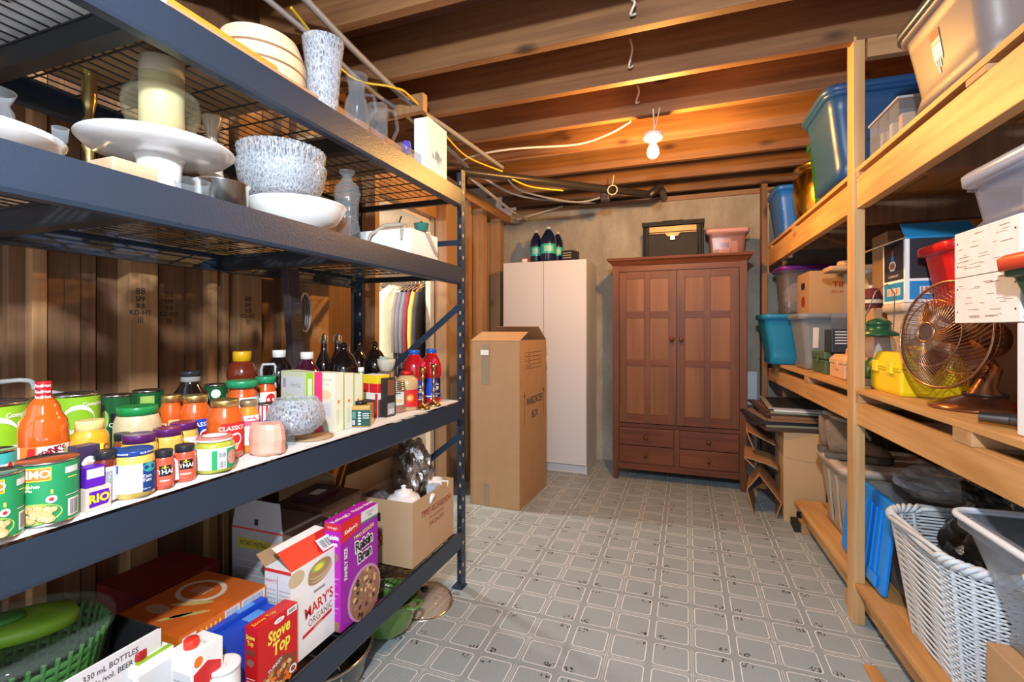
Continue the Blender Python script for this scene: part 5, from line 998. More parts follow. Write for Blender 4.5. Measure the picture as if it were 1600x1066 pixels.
# salad spinner
t = thing('salad_spinner', 'large clear salad spinner with a green basket and green lid handle', 'salad spinner', (-1.255, .55, Z4+.075)); r = .152; h = .255
clr = M('clear_spinner', (.40, .48, .42), .06, alpha=.13, var=0, spec=.8); gb = M('spinner_green', (.06, .22, .05), .35)
MB().lathe([(.001, 0), (r*.62, 0), (r*.72, .01), (r*.93, h*.55), (r*1.0, h*.93), (r*1.035, h*.93), (r*1.035, h*.96)], clr, seg=56).build('bowl', t)
mb = MB(); n = 44
for j in range(11):
    z = .03+j*.018; q = r*(.66+.30*(j/11.0)); mb.lathe([(q, z), (q+.0015, z+.003), (q+.002, z+.009), (q, z+.012)], gb, seg=44)
for i in range(n):
    a = 2*PI*i/n; mb.tube([(r*.66*math.cos(a), r*.66*math.sin(a), .03), (r*.955*math.cos(a), r*.955*math.sin(a), .235)], .0045, gb, 4)
mb.lathe([(.001, .02), (r*.66, .02), (r*.67, .03)], gb, seg=44); mb.build('basket', t)
MB().lathe([(r*1.03, h*.955), (r*1.02, h*.99), (r*.95, h*1.0), (r*.6, h*.985), (.001, h*.985)], clr, seg=56).build('lid', t)
gl = M('spinner_lime', (.20, .42, .03), .35)
rings = [[(r*.62*s_*math.cos(a)*1.05, r*.36*s_*math.sin(a)*(1+.12*math.cos(a)), h+dz) for a in [2*PI*i/32 for i in range(32)]] for s_, dz in ((1.0, -.002), (1.0, .014), (.93, .024), (.5, .026))]
t2 = MB().loft(rings, gl).build('lid_handle', t); t2.rotation_euler = (0, 0, .9)
rings = [[(-.03+r*.32*s_*math.cos(a), r*.17*s_*math.sin(a), h+dz) for a in [2*PI*i/24 for i in range(24)]] for s_, dz in ((1.0, .025), (.97, .034), (.5, .035))]
MB().loft(rings, gb).build('press_button', t2)
# floor under the rack
pot = M('green_enamel', (.10, .22, .035), .2, coat=.6); gry = M('grey_enamel', (.05, .06, .065), .25, coat=.5)
t = thing('green_pot', 'lime green pot on the floor under the rack', 'pot', (-1.13, 1.62, 0)); MB().lathe([(.001, 0), (.07, 0), (.10, .03), (.12, .09), (.125, .14), (.13, .142), (.12, .142), (.112, .09), (.09, .03), (.001, .01)], pot, seg=40).build('body', t)
MB().tube([(.11, -.03, .125), (.15, -.03, .128), (.155, .0, .13), (.15, .03, .128), (.11, .03, .125)], .006, pot).build('handle', t); MB().tube([(-.11, -.03, .125), (-.15, -.03, .128), (-.155, .0, .13), (-.15, .03, .128), (-.11, .03, .125)], .006, pot).build('handle', t)
t = thing('dark_roaster', 'dark grey oval roasting pan on the floor under the rack', 'pan', (-1.16, 1.30, 0)); MB().lathe([(.001, 0), (.10, 0), (.13, .03), (.15, .11), (.155, .113), (.147, .113), (.125, .03), (.001, .01)], gry, seg=44, sy=1.15).build('pan', t)
MB().lathe([(.156, .113), (.158, .120), (.15, .120)], silver, seg=44, sy=1.15).build('rim', t)
t = thing('pot_lid', 'round glass pot lid leaning on the floor by the rack foot', 'lid', (-1.08, 1.83, .012), rot=(.12, .10, 0)); MB().lathe([(.001, .045), (.06, .04), (.11, .016), (.118, .004)], M('amber_glass', (.55, .42, .30), .05, alpha=.45, var=0), seg=44).build('glass', t); MB().lathe([(.116, .002), (.124, .002), (.124, .008), (.116, .008)], silver, seg=44).build('rim', t); MB().lathe([(.001, .045), (.012, .05), (.018, .065), (.001, .07)], black, seg=20).build('knob', t)
t = thing('wire_strainer', 'round silver sieve standing on edge under the rack', 'sieve', (-1.03, 1.14, .10), rot=(0, PI/2*.9, 0)); MB().tube([(.095*math.cos(a), .095*math.sin(a), 0) for a in [2*PI*i/28 for i in range(28)]], .004, silver, closed=True).build('rim', t); MB().lathe([(.093, 0), (.08, -.03), (.04, -.05), (.001, -.055)], M('mesh_grey', (.3, .3, .3), .4, metal=.8, alpha=.5, var=0), seg=28).build('mesh', t)
at(MB().box((0, 0, 0), (.16, .22, .12), M('glass_dish_brown', (.30, .20, .10), .2, alpha=.7, var=0), bev=.02), 'glass_dish', 'amber brown glass dish on the floor by the rack foot', 'dish', (-1.40, 1.80, 0))
at(MB().box((0, 0, 0), (.20, .30, .05), M('green_tray', (.22, .40, .08), .4), bev=.008), 'green_tray', 'bright green tray seen through the lowest wire deck', 'tray', (-1.50, 1.42, 0))
# ================================================================ third deck of the rack, at eye level from below
Z2 = 1.497
def onr(z): return z
china = M('white_china', (.84, .84, .84), .15, coat=.6)
def wp(u, x): return PX(u, 300, x).y
# cake stand
cx, cy, r, _ = cyl(112, 367, -1.185); zt = 1.622
t = thing('cake_stand', 'large white china cake stand on a pedestal', 'cake stand', (cx, cy, Z2))
H = zt-Z2
MB().lathe([(.001, H-.012), (r*.5, H-.012), (r*.9, H-.002), (r, H+.012), (r*1.01, H+.014), (r*1.0, H+.017), (r*.9, H+.004), (.001, H)], china, seg=64).build('plate', t)
MB().lathe([(r*.36, 0), (r*.365, .004), (r*.30, .02), (r*.27, H*.5), (r*.30, H-.02), (r*.34, H-.011)], china, seg=48, cap0=True).build('pedestal', t)
# ribbed jar with candle on the stand
cx2, cy2, r2, _ = cyl(187, 314, -1.16); zb = Z2+H+.002
t = thing('candle_jar', 'ribbed clear glass jar with a cream pillar candle, on the cake stand', 'candle jar', (cx2, cy2, zb)); hj = zat(96, cx2, cy2)-zb
pf = [(.62, 0), (.68, .05), (.98, .38), (1.0, .48), (.95, .60), (.74, .68), (.70, .70), (.74, .73), (.78, .75), (.76, .77)]
o_ = [(r2*a, hj*b) for a, b in pf]; i_ = [(r2*a-.003, hj*b+(.003 if k == 0 else 0)) for k, (a, b) in enumerate(pf)][::-1]
MB().lathe([(.001, 0)]+o_+i_+[(.001, .004)], glassy('ribbed_glass', (.93, .93, .86), (.50, .48, .36), .04, .6), seg=120, flute=lambda a, f_, z: 1+.012*math.sin(a*30)).build('jar', t)
MB().lathe([(.001, .006), (r2*.58, .006), (r2*.58, hj*.985), (r2*.54, hj), (.012, hj*.985), (.001, hj*.98)], M('cream_wax', (.80, .72, .52), .45, sss=.3, var=.03), seg=40).build('candle', t)
# onyx vase
cx, cy, r, _ = cyl(311, 351, -1.25); t_ = zat(181, cx, cy); b_ = Z2
k = t_-b_; at(MB().lathe([(.001, 0), (r*.6, 0), (r*.72, .03*k), (r*.95, .28*k), (r, .42*k), (r*.8, .56*k), (r*.42, .66*k), (r*.40, .74*k), (r*.6, .86*k), (r*.88, .97*k), (r*.9, k), (r*.8, .97*k), (r*.3, .7*k), (.001, .65*k)], wood('onyx', (.48, .38, .28), (.80, .74, .58), 'z', .2, .35, False, 0, .6), seg=36), 'onyx_vase', 'small banded onyx vase right of the cake stand', 'vase', (cx, cy, b_))
# gold candlestick
cx, cy, r, _ = cyl(120, 159, -1.42); k = zat(97, cx, cy)-Z2; pr = [(.001, 0), (1.3, 0), (1.3, .03), (.5, .08), (.35, .2), (.55, .26), (.35, .32), (.4, .40), (.7, .44), (.4, .48), (.45, .55), (.7, .60), (.35, .64), (.5, .70), (.65, .74), (.65, .93), (1.0, .97), (1.0, 1.0), (.5, .98), (.001, .95)]
at(MB().lathe([(a*r, b*k) for a, b in pr], gold, seg=28), 'candlestick', 'tall turned gold candlestick behind the cake stand', 'candlestick', (cx, cy, Z2))
# wooden block under stand, hanging white things at left
at(MB().box((0, 0, 0), (.08, .085, .040), wood('pale_block', (.50, .34, .21), (.66, .48, .32), 'y', .6, .6, False), bev=.003), 'wood_block', 'pale wooden block under the rim of the cake stand', 'block', (-1.12, .60, Z2))
cx, cy, r, _ = cyl(-60, 28, -1.12); k = zat(140, cx, cy)-Z2
MBg = MB().lathe([(.001, 0), (r*.5, 0), (r*.7, .1*k), (r*.95, .45*k), (r*.9, .7*k), (r*.7, .8*k), (r*.95, .97*k), (r, k), (r*.93, k), (r*.65, .8*k), (r*.85, .6*k), (r*.6, .14*k), (.001, .06*k)], crystal, seg=40)
at(MBg, 'glass_vase', 'clear glass vase cut off by the left edge of the photo', 'vase', (cx, cy, Z2))
q_ = plane((0, 0, 0), (0, 1, 0), (0, 0, 1))
mb = MB().lathe([(.001, 0), (.05, 0), (.13, .035), (.135, .045), (.125, .042), (.05, .008), (.001, .006)], china, seg=48)
at(mb, 'white_bowl', 'shallow white china bowl at the left end of the eye level deck', 'bowl', (-1.16, .44, Z2))
cx, cy, r, _ = cyl(80, 108, -1.03); k = zat(200, cx, cy)-Z2
at(MB().lathe([(.001, 0), (r, 0), (r, .06*k), (r*.2, .16*k), (r*.2, .4*k), (r*.9, .6*k), (r*1.05, k), (r*.98, k), (r*.8, .62*k), (.001, .46*k)], crystal, seg=30), 'stemmed_glass', 'small stemmed glass in front of the cake stand', 'glass', (cx, cy, Z2))
at(MB().lathe([(.001, 0), (.026, 0), (.034, .03), (.036, .03), (.03, .004), (.001, .002)], crystal, seg=30), 'glass_dish', 'tiny glass dish beside the steel pan', 'dish', (-1.02, wp(300, -1.02), Z2))
cx, cy, r, _ = cyl(301, 390, -1.09); k = zat(288, cx, cy)-Z2
at(MB().lathe([(.001, 0), (r*.85, 0), (r*.95, .1*k), (r*.97, .9*k), (r*1.05, .97*k), (r*1.05, k), (r*.93, .95*k), (r*.9, .12*k), (.001, .06*k)], silver, seg=48), 'steel_pan', 'short stainless steel pan left of the white oval bowl', 'pan', (cx, cy, Z2))
# white oval bowl and crystal bowls
cx, cy, r, _ = cyl(384, 541, -1.105); k = zat(322, cx, cy)-Z2
pr = [(.001, 0), (.45, 0), (.50, .05), (.80, .35), (.97, .8), (1.0, .97), (1.02, 1.0), (.97, 1.0), (.92, .8), (.75, .4), (.4, .12), (.001, .1)]
at(MB().lathe([(a*r, b*k) for a, b in pr], china, seg=64), 'serving_bowl', 'wide plain white serving bowl near the rack front', 'bowl', (cx, cy, Z2))
def cut(n, am): return lambda a, f_, z: 1+am*math.sin(a*n+z*200)*math.sin(z*300)
cx, cy, r, _ = cyl(367, 510, -1.13); k = .085
pr = [(.35, 0), (.5, .03), (.80, .3), (.93, .6), (1.0, 1.0)]
for zz, k, fl, l, rr in ((.062, .125, lambda a, f_, z: (1+.03*abs(math.sin(a*4)))*(1+.014*math.sin(a*60+z*420)), 'cut crystal bowl with a star pattern, under the fluted one', 1.0), (.098, .135, lambda a, f_, z: 1+.02*math.sin(a*40), 'fluted crystal bowl nested on top of the star cut bowl', .985)):
    q1 = dense([(r*rr*a, k*b) for a, b in pr], 6); q2 = [(a-.0045, b+.003) for a, b in q1][::-1]
    at(MB().lathe([(.001, 0)]+q1+q2+[(.001, .004)], cutglass, seg=160, flute=fl), 'crystal_bowl', l, 'bowl', (cx, cy, Z2+zz))
# carafe
cx, cy, r, _ = cyl(516, 568, -1.055); k = zat(268, cx, cy)-Z2
pr = [(.001, 0), (1.0, 0), (1.0, .03), (.80, .12), (.68, .3), (.70, .5), (.80, .66), (.72, .78), (.36, .86), (.28, .92), (.48, .97), (.48, 1.0), (.42, .98), (.22, .92), (.30, .86), (.62, .77), (.70, .66), (.60, .5), (.58, .3), (.7, .14), (.001, .05)]
at(MB().lathe([(a*r, b*k) for a, b in pr], crystal, seg=64, flute=lambda a, f_, z: 1+.05*math.sin(a*8)*(z < .55*k)), 'glass_carafe', 'clear twisted glass carafe between the bowl and the foam box', 'carafe', (cx, cy, Z2))
# foam box with sculpture
foam = M('foam_white', (.82, .83, .85), .7, var=.03, bump=.15, scale=150)
yA, yB = wp(642, -.995), wp(684, -.995)
t = thing('foam_box', 'white foam block box at the far end of the eye level deck', 'box', (-.995, yA, Z2), 0); hb = .098
MB().box((-.235, 0, 0), (0, yB-yA, hb), foam, bev=.004).build('block', t); MB().box((-.24, -.003, -.004), (.002, yB-yA+.002, 0), black).build('base_sheet', t)
bone = M('driftwood', (.45, .38, .28), .7, var=.2, scale=40)
mb = MB(); zt = Z2+hb
mb.tube([(-1.18, yA-.03, Z2+.03), (-1.165, yA-.02, zt-.02), (-1.13, yA+.02, zt+.02), (-1.09, yA+.06, zt+.03), (-1.05, yA+.05, zt+.02), (-1.03, yA-.008, zt-.01), (-1.03, yA-.012, zt-.045)], .007, bone, 8, rs=[.003, .006, .009, .010, .009, .007, .003]).tube([(-1.09, yA+.06, zt+.03), (-1.07, yA+.05, zt+.06)], .003, black).tube([(-1.08, yA+.09, zt+.015), (-1.10, yA+.06, zt+.055)], .005, bone)
tag(mb.build('driftwood_antler'), 'curved pale driftwood piece draped over the foam box', 'driftwood')
t = thing('tealight_holder', 'teal glass tealight cup on thin wire legs, on the foam box', 'candle holder', (-1.03, yB-.075, zt+.002))
MB().lathe([(.001, .012), (.026, .012), (.030, .04), (.033, .042), (.027, .038), (.022, .018), (.001, .016)], M('teal_glass', (.03, .25, .22), .1, alpha=.8, coat=.8), seg=28).build('cup', t)
for i in range(4): MB().tube([(.02*math.cos(i*1.57+.5), .02*math.sin(i*1.57+.5), .012), (.03*math.cos(i*1.57+.5), .03*math.sin(i*1.57+.5), 0)], .0012, silver, 5).build('leg', t)
MB().lathe([(.001, .036), (.007, .038), (.009, .048), (.001, .055)], M('bronze_knob', (.25, .18, .1), .4, metal=.7), seg=14).build('finial', t)
mb = MB()
for i in range(3): mb.tube([(-.992, yA+.10+.014*i, zt+.0), (-.990, yA+.15+.014*i, zt-.05), (-.990, yA+.19+.010*i, zt-.085)], .0012, M('dark_wire', (.06, .05, .05), .4, metal=.5), 5)
tag(mb.build('florist_wires'), 'thin dark wires hanging over the end of the foam box', 'wire')
at(crumple(MB(), (0, 0, 0), .035, .03, .03, M('dark_object', (.05, .045, .045), .6), 3), 'dark_ornament', 'small dark lumpy ornament behind the carafe', 'ornament', (-1.40, wp(580, -1.40), Z2+.03))
# ================================================================ top deck of the rack
Z1 = 1.858
def sheet(name, lab, x0, x1, y0, y1, m, deco=None, th=.008):
    mb = MB().box((x0, y0, Z1), (x1, y1, Z1+th), m)
    if deco: deco(mb)
    tag(mb.build(name), lab, 'board')
printed = M('printed_card', (.78, .79, .80), .6, var=.06, scale=10)
def dk(mb):
    f = plane((-.99, 1.0, Z1), (0, -1, 0), (-1, 0, 0)); g = lambda u, v, l: Vector((-.99-v, .30+u, Z1-l))
    mb.oval(g, .20, .25, .045, .045, ink, .0006, 28); mb.oval(g, .20, .25, .036, .036, printed, .0009, 28); mb.text(lambda u, v, l: Vector((-.99-u, .30+v, Z1-l)), 'VIA', .27, .24, .035, ink, .0012); mb.text(lambda u, v, l: Vector((-.99-u, .30+v, Z1-l)), 'ORIGINAL BATTER', .12, .18, .022, ink, .0012)
    mb.rect(g, .30, .02, .36, .2, paper, .0006); mb.rect(g, .05, .05, .2, .3, M('greyer_card', (.40, .41, .43), .6), .0006)
sheet('cardboard_sheet', 'grey and white printed cardboard sheet lying on the near top deck', -1.53, -.985, .12, .665, printed, dk)
sheet('cardboard_sheet', 'brown cardboard sheet under the coiled basket on the top deck', -1.53, -.985, .67, wp(497, -.985), card)
sheet('cardboard_sheet', 'thin brown cardboard sheet at the far end of the top deck', -1.55, -1.13, 1.30, 1.70, M('card_far', (.36, .24, .15), .8))
# tray leaning, basket
t = MB(); trayw = M('amber_tray', (.72, .30, .03), .3, coat=.4)
t.box((-.25, 0, 0), (0, .50, .020), trayw, bev=.006); at(t, 'serving_tray', 'amber wooden tray edge lying between the card and the basket', 'tray', (-1.0, .46, Z1+.010))
bk_ = M('coiled_straw', (.70, .55, .35), .7, var=.1, scale=60); strip = M('basket_band', (.25, .12, .06), .6)
cx, cy, r, _ = cyl(330, 477, -1.16); 
prf = []
for j in range(15):
    z = j*.0095; R0 = r*(1.0-.0*j) if j < 9 else r*(1-.06*(j-8)**1.2/3); prf += [(R0-.001, z), (R0+.0025, z+.003), (R0+.0025, z+.0065), (R0-.001, z+.0093)]
t = thing('coiled_basket', 'round coiled straw basket on the top deck beside the vase', 'basket', (cx, cy, Z1+.030))
MB().lathe([(.001, 0)]+prf+[(.001, .142)], bk_, seg=56).build('basket', t); MB().lathe([(r+.003, .045), (r+.0045, .048), (r+.003, .051)], strip, seg=56).lathe([(r+.003, .083), (r+.0045, .086), (r+.003, .089)], strip, seg=56).build('woven_band', t)
# cut glass vase
cx, cy, r, _ = cyl(471, 538, -1.05); k = zat(66, cx, cy)-Z1-.010; pr = [(.62, 0), (.68, .04), (.74, .3), (.82, .6), (.98, .95), (1.0, 1.0)]
q1 = dense([(r*a, k*b) for a, b in pr], 8); q2 = [(a-.004, b) for a, b in q1][::-1]
at(MB().lathe([(.001, 0)]+q1+q2[:-3]+[(.001, .03*k)], cutglass, seg=120, flute=lambda a, f_, z: 1+(.035*math.sin(a*14+z*90)*math.sin(a*14-z*90) if z < .66*k else 0)), 'cut_glass_vase', 'tall cut glass vase on the end of the cardboard sheet', 'vase', (cx, cy, Z1+.010))
cx, cy, r, _ = cyl(536, 578, -1.07); k = zat(117, cx, cy)-Z1; pr = [(.001, 0), (.7, 0), (.95, .1), (1.0, .3), (.85, .55), (.60, .68), (.62, .8), (.85, .98), (.80, .99), (.55, .8), (.54, .68), (.78, .55), (.92, .3), (.85, .12), (.001, .04)]
t = thing('glass_pitcher', 'clear glass pitcher with a handle next to the cut glass vase', 'pitcher', (cx, cy, Z1)); MB().lathe([(a*r, b*k) for a, b in pr], crystal, seg=48).build('body', t); MB().tube([(r*.5, r*.3, .7*k), (r*1.0, r*.8, .72*k), (r*1.15, r*.9, .5*k), (r*.7, r*.5, .3*k)], .006, crystal, 8).build('handle', t)
cx, cy, r, _ = cyl(574, 606, -1.09); k = zat(166, cx, cy)-Z1
t = thing('glass_mug', 'clear glass mug with a thick handle on a dark green base', 'mug', (cx, cy, Z1)); MB().lathe([(.001, .006), (r, .006), (r, k), (r*.92, k), (r*.9, .012), (.001, .012)], crystal, seg=36).build('cup', t)
MB().tube([(r*.8, r*.5, k*.95), (r*1.5, r*.9, k*.9), (r*1.7, r*1.0, k*.55), (r*1.1, r*.6, k*.2)], .006, crystal, 8).build('handle', t); MB().lathe([(.001, 0), (r*1.5, 0), (r*1.5, .006), (.001, .006)], M('dark_green_base', (.01, .06, .05), .3), seg=36).build('base', t)
# clear box with purple, white box with blue leaves
yA, yB = wp(627, -1.02), wp(668, -1.02)
cl_ = glassy('clear_pack', (.93, .92, .86), (.6, .58, .5), .18, .6)
zt = zat(222, -1.02, yA)-Z1
t = thing('clear_gift_box', 'clear plastic box with something violet inside, beside the white carton', 'box', (-1.02, yA, Z1)); MB().box((-.09, 0, 0), (0, yB-yA-.01, zt), cl_, bev=.001).build('box', t)
at(MB().lathe([(.001, 0), (.012, 0), (.020, .03), (.016, .055), (.001, .06)], M('violet_glass', (.12, .08, .55), .2, coat=.5), seg=20).lathe([(.001, 0), (.026, .0), (.026, .004), (.001, .006)], crystal, seg=20), 'violet_ornament', 'small violet glass ornament inside the clear box', 'ornament', (-1.06, (yA+yB)/2, Z1+.045))
at(crumple(MB(), (0, 0, 0), .035, .04, .02, M('gold_tissue', (.6, .5, .32), .5), 4), 'gold_tissue', 'crumpled gold tissue at the bottom of the clear box', 'tissue', (-1.062, (yA+yB)/2-.004, Z1+.025))
yA, yB = wp(668, -.99), wp(698, -.99); zt = zat(206, -.99, yB)-Z1
def leaves(mb, F, w_, d, h):
    q = random.Random(1); f = F['right']; bl = M('leaf_blue', (.02, .18, .42), .5)
    for i in range(26):
        a = q.uniform(.15, 2.95); u0, v0 = (.5+q.uniform(-.2, .2))*d, q.uniform(.16, .30)*h; L = q.uniform(.07, .17)*h; u1, v1 = u0+L*math.cos(a)*.8, v0+L*math.sin(a)*1.6; u1 = min(max(u1, .06*d), .94*d)
        n = (-(v1-v0)*.16, (u1-u0)*.16); mb.poly(f, [(u0, v0), ((u0+u1)/2+n[0], (v0+v1)/2+n[1]), (u1, v1), ((u0+u1)/2-n[0], (v0+v1)/2-n[1])], bl, .0006+i*.00002)
carton('white_carton', 'tall white carton with a blue leaf print at its foot', 'box', (-.99, yA+.004, Z1), .065, yB-yA-.004, zt, 0, M('glossy_white', (.80, .82, .86), .3), leaves)
# ================================================================ on the white cabinet and the armoire
ct = CH+.001
def on_cab(u, du): p = PY(u, 410, CL.y+.12+du); return p.x, p.y
for i, (u0, u1, vt, l) in enumerate(((829, 847, 361, 'dark blue drink bottle, left of the three on the white cabinet'), (845, 869, 355, 'dark blue drink bottle, middle and largest of the three on the white cabinet'), (863, 880, 363, 'dark blue drink bottle, right of the three on the white cabinet'))):
    y = CL.y+(.16, .09, .20)[i]; um = (u0+u1)/2; p = PY(um, 400, y); r = (PY(u1, 400, y).x-PY(u0, 400, y).x)/2; k = zat(vt, p.x, y)-ct
    vessel('drink_bottle', l, 'bottle', (p.x, y, r, k, ct), [(.02, 0), (.9, 0), (1, .04), (1, .55), (.95, .68), (.6, .83), (.3, .92), (.3, .94)], M('deep_blue_drink', (.008, .014, .05), .12, coat=.8), (.36, .93, 1, M('grey_cap', (.4, .42, .45), .4)), [(.22, .50, 1, 1.4, M('aqua_label', (.03, .42, .36), .4), many(R_(-.6, .28, .6, .44, M('pale_aqua', (.25, .60, .50), .4)), R_(-1.4, .47, 1.4, .5, green)))])
p = PY(821, 405, CL.y+.10); at(MB().box((-.03, -.02, 0), (.03, .03, .045), M('pink_box', (.48, .16, .17), .5), bev=.002).rect(plane((-.03, -.0202, 0), (1, 0, 0), (0, 0, 1)), .008, .012, .052, .034, paper), 'pink_box', 'tiny pink box at the left of the bottles on the white cabinet', 'box', (p.x, p.y, ct))
p = PY(886, 405, CL.y+.05); mb = MB().box((-.055, 0, 0), (.055, .12, .085), M('black_box', (.02, .018, .02), .4), bev=.002); f = plane((-.055, 0, 0), (1, 0, 0), (0, 0, 1))
for k in range(3): mb.rect(f, .015, .02+.02*k, .095, .028+.02*k, M('dull_print', (.35, .3, .2), .5))
at(mb, 'small_black_box', 'small black printed box right of the bottles on the white cabinet', 'box', (p.x, p.y, ct), -.25)
# brief case on the armoire: black case with a tan leather band
az = ATZ+.001; pA = PY(1003, 400, AL.y+.12); pB = PY(1101, 400, AL.y+.12); W = pB.x-pA.x; Hc = zat(345, (pA.x+pB.x)/2, pA.y)-az
t = thing('leather_case', 'old black leather case with a tan band and flap lock, on the armoire', 'case', (pA.x, pA.y, az), -.01)
lea = M('black_leather', (.018, .018, .02), .6, bump=.3, scale=60, spec=.25); tanl = M('tan_leather', (.45, .24, .08), .4, var=.3, scale=20)
MB().box((.02, .012, 0), (W-.02, .22, Hc-.03), lea, bev=.015).build('body', t)
MB().tube([(.015, 0, 0), (.015, 0, Hc-.02), (W-.015, 0, Hc-.02), (W-.015, 0, 0)], .010, lea, 10).tube([(.05, -.004, 0), (.05, -.004, Hc-.09), (W-.05, -.004, Hc-.09), (W-.05, -.004, 0)], .006, lea, 8).build('welt', t)
MB().box((0, -.006, Hc-.035), (W, .235, Hc), lea, bev=.006).build('top_flap', t)
MB().prism([(.06, Hc-.10), (.06, Hc-.045), (W-.06, Hc-.045), (W-.06, Hc-.10), (W*.62, Hc-.10), (W*.58, Hc-.125), (W*.42, Hc-.125), (W*.38, Hc-.10)], .008, tanl, 'xz', -.008).build('tan_band', t)
MB().box((W/2-.017, -.014, Hc-.155), (W/2+.017, -.004, Hc-.118), M('lock_metal', (.62, .58, .5), .3, metal=.9), bev=.003).build('lock', t)
MB().tube([(W*.3, .10, Hc), (W*.34, .09, Hc+.018), (W*.66, .09, Hc+.018), (W*.7, .10, Hc)], .006, lea, 8).build('handle', t)
# generic storage tote
def rrect(hx, hy, rad, z, n=5):
    o = []
    for sx_, sy_, a0 in ((1, 1, 0), (-1, 1, PI/2), (-1, -1, PI), (1, -1, 3*PI/2)):
        for k in range(n+1):
            a = a0+PI/2*k/n; o.append((sx_*(hx-rad)+rad*math.cos(a), sy_*(hy-rad)+rad*math.sin(a), z))
    return o
def tote(name, label, c, w_, d, h, m, rz=0, lid=None, taper=.88, rad=.035, wall=.003, cat='storage bin', ribs=0, deco=None, rim=.014, handles=None, rot=None, extra=None):
    """w_, d outer size at the rim, c = centre of the base"""
    t = thing(name, label, cat, c, rz, None, rot); X_, Y_ = w_/2, d/2; mb = MB()
    R_s = [rrect(X_*taper*s_, Y_*taper*s_, rad*.8, z) for s_, z in ((.93, 0), (1, .012))]
    for k in range(1, 7): s_ = taper+(1-taper)*k/6; R_s.append(rrect((X_-rim)*s_, (Y_-rim)*s_, rad, .012+(h-.05)*k/6))
    R_s += [rrect(X_-rim*.8, Y_-rim*.8, rad, h-.036), rrect(X_, Y_, rad+.01, h-.034), rrect(X_+.001, Y_+.001, rad+.01, h-.008), rrect(X_-.002, Y_-.002, rad+.01, h), rrect(X_-rim-.001, Y_-rim-.001, rad, h), rrect(X_-rim-wall, Y_-rim-wall, rad, h-.02)]
    for k in range(5, -1, -1): s_ = taper+(1-taper)*k/6; R_s.append(rrect((X_-rim)*s_-wall, (Y_-rim)*s_-wall, rad*.9, .012+(h-.05)*k/6+.002))
    R_s.append(rrect(X_*taper*.9, Y_*taper*.9, rad*.7, .006)); mb.loft(R_s, m); mb.build('tub', t)
    if ribs:
        for sx_ in (-1, 1):
            for k in range(ribs): y0 = Y_*taper*(-.6+1.2*(k+.5)/ribs); MB().loft([[(sx_*(X_*taper-.004), y0-.012, .03), (sx_*(X_*taper+.004), y0-.008, .03), (sx_*(X_*taper+.004), y0+.008, .03), (sx_*(X_*taper-.004), y0+.012, .03)], [(sx_*(X_-rim-.004), y0-.012, h-.06), (sx_*(X_-rim+.005), y0-.008, h-.06), (sx_*(X_-rim+.005), y0+.008, h-.06), (sx_*(X_-rim-.004), y0+.012, h-.06)]], m, False).build('rib', t)
    if handles:
        for s_ in (-1, 1): MB().box((s_*(X_+.010)-.012, -.06, h-.075), (s_*(X_+.010)+.012, .06, h-.030), handles, bev=.006).build('handle', t)
    if lid:
        lb = MB().loft([rrect(X_+.008, Y_+.008, rad+.012, h-.022), rrect(X_+.010, Y_+.010, rad+.012, h+.004), rrect(X_+.002, Y_+.002, rad+.012, h+.012), rrect(X_-.03, Y_-.03, rad, h+.012), rrect(X_-.036, Y_-.036, rad, h+.006)], lid); lb.build('lid', t)
    if deco:
        k_ = (X_*(1-taper))/(h); mb = MB(); sl = Vector((-(X_-rim)*(1-taper), 0, h-.05)).normalized()
        fmL = plane((-(X_-rim)*taper-.0015, Y_*taper*.9, .012), (0, -1, 0), sl); sf = Vector((0, -(Y_-rim)*(1-taper), h-.05)).normalized(); fmF = plane((-X_*taper*.9, -(Y_-rim)*taper-.0015, .012), (1, 0, 0), sf); deco(mb, fmL, fmF); mb.build('sticker', t)
    if extra: extra(t)
    return t
# pink clear tote on the armoire
pA = PY(1105, 400, AL.y+.12); pB = PY(1168, 400, AL.y+.12); zt = zat(358, 0.3, pA.y)-az
tote('small_tote', 'small clear tote with a dusty pink lid on the armoire', ((pA.x+pB.x)/2+.005, pA.y+.11, az), pB.x-pA.x+.01, .20, zt, glassy('pink_clear', (.85, .68, .66), (.55, .36, .34), .2, .7, rough=.25), 0, M('dusty_pink_lid', (.50, .27, .28), .4), rad=.02)
at(MB().box((-.05, -.02, 0), (.03, .02, .13), paper, rot=(0, .1, 0)).box((.035, -.03, 0), (.08, .02, .11), M('label_cream', (.75, .68, .55), .6)).box((-.045, -.023, .06), (.02, -.021, .10), blue), 'paper_packets', 'white and blue paper packets inside the pink lidded tote', 'packet', ((pA.x+pB.x)/2, pA.y+.09, az+.014))
# ================================================================ clothes in the closet
mb = MB().cyl((-2.95, 3.76, 1.665), (-2.13, 3.76, 1.665), .016, M('rod_wood', (.62, .48, .30), .5)); tag(mb.build('clothes_rod'), 'pale wooden clothes rod in the closet', 'rod')
at(MB().box((-3.3, 3.60, 1.80), (-2.13, 4.34, 1.82), white), 'closet_shelf', 'white shelf board above the clothes rod', 'shelf', (0, 0, 0))
gm = [((.42, .48, .58), 'pale blue striped shirt at the far left of the clothes rod'), ((.36, .34, .28), 'olive grey shirt behind the cream jacket'), ((.72, .62, .44), 'cream jacket with two dark sleeve stripes'), ((.16, .12, .10), 'dark brown garment right of the cream jacket'), ((.10, .10, .13), 'charcoal coat in the middle of the rod'), ((.12, .11, .12), 'black grey garment left of the maroon one'), ((.16, .015, .03), 'maroon garment on the rod'), ((.52, .36, .07), 'mustard yellow leather jacket'), ((.03, .03, .035), 'black coat at the right end of the rod')]
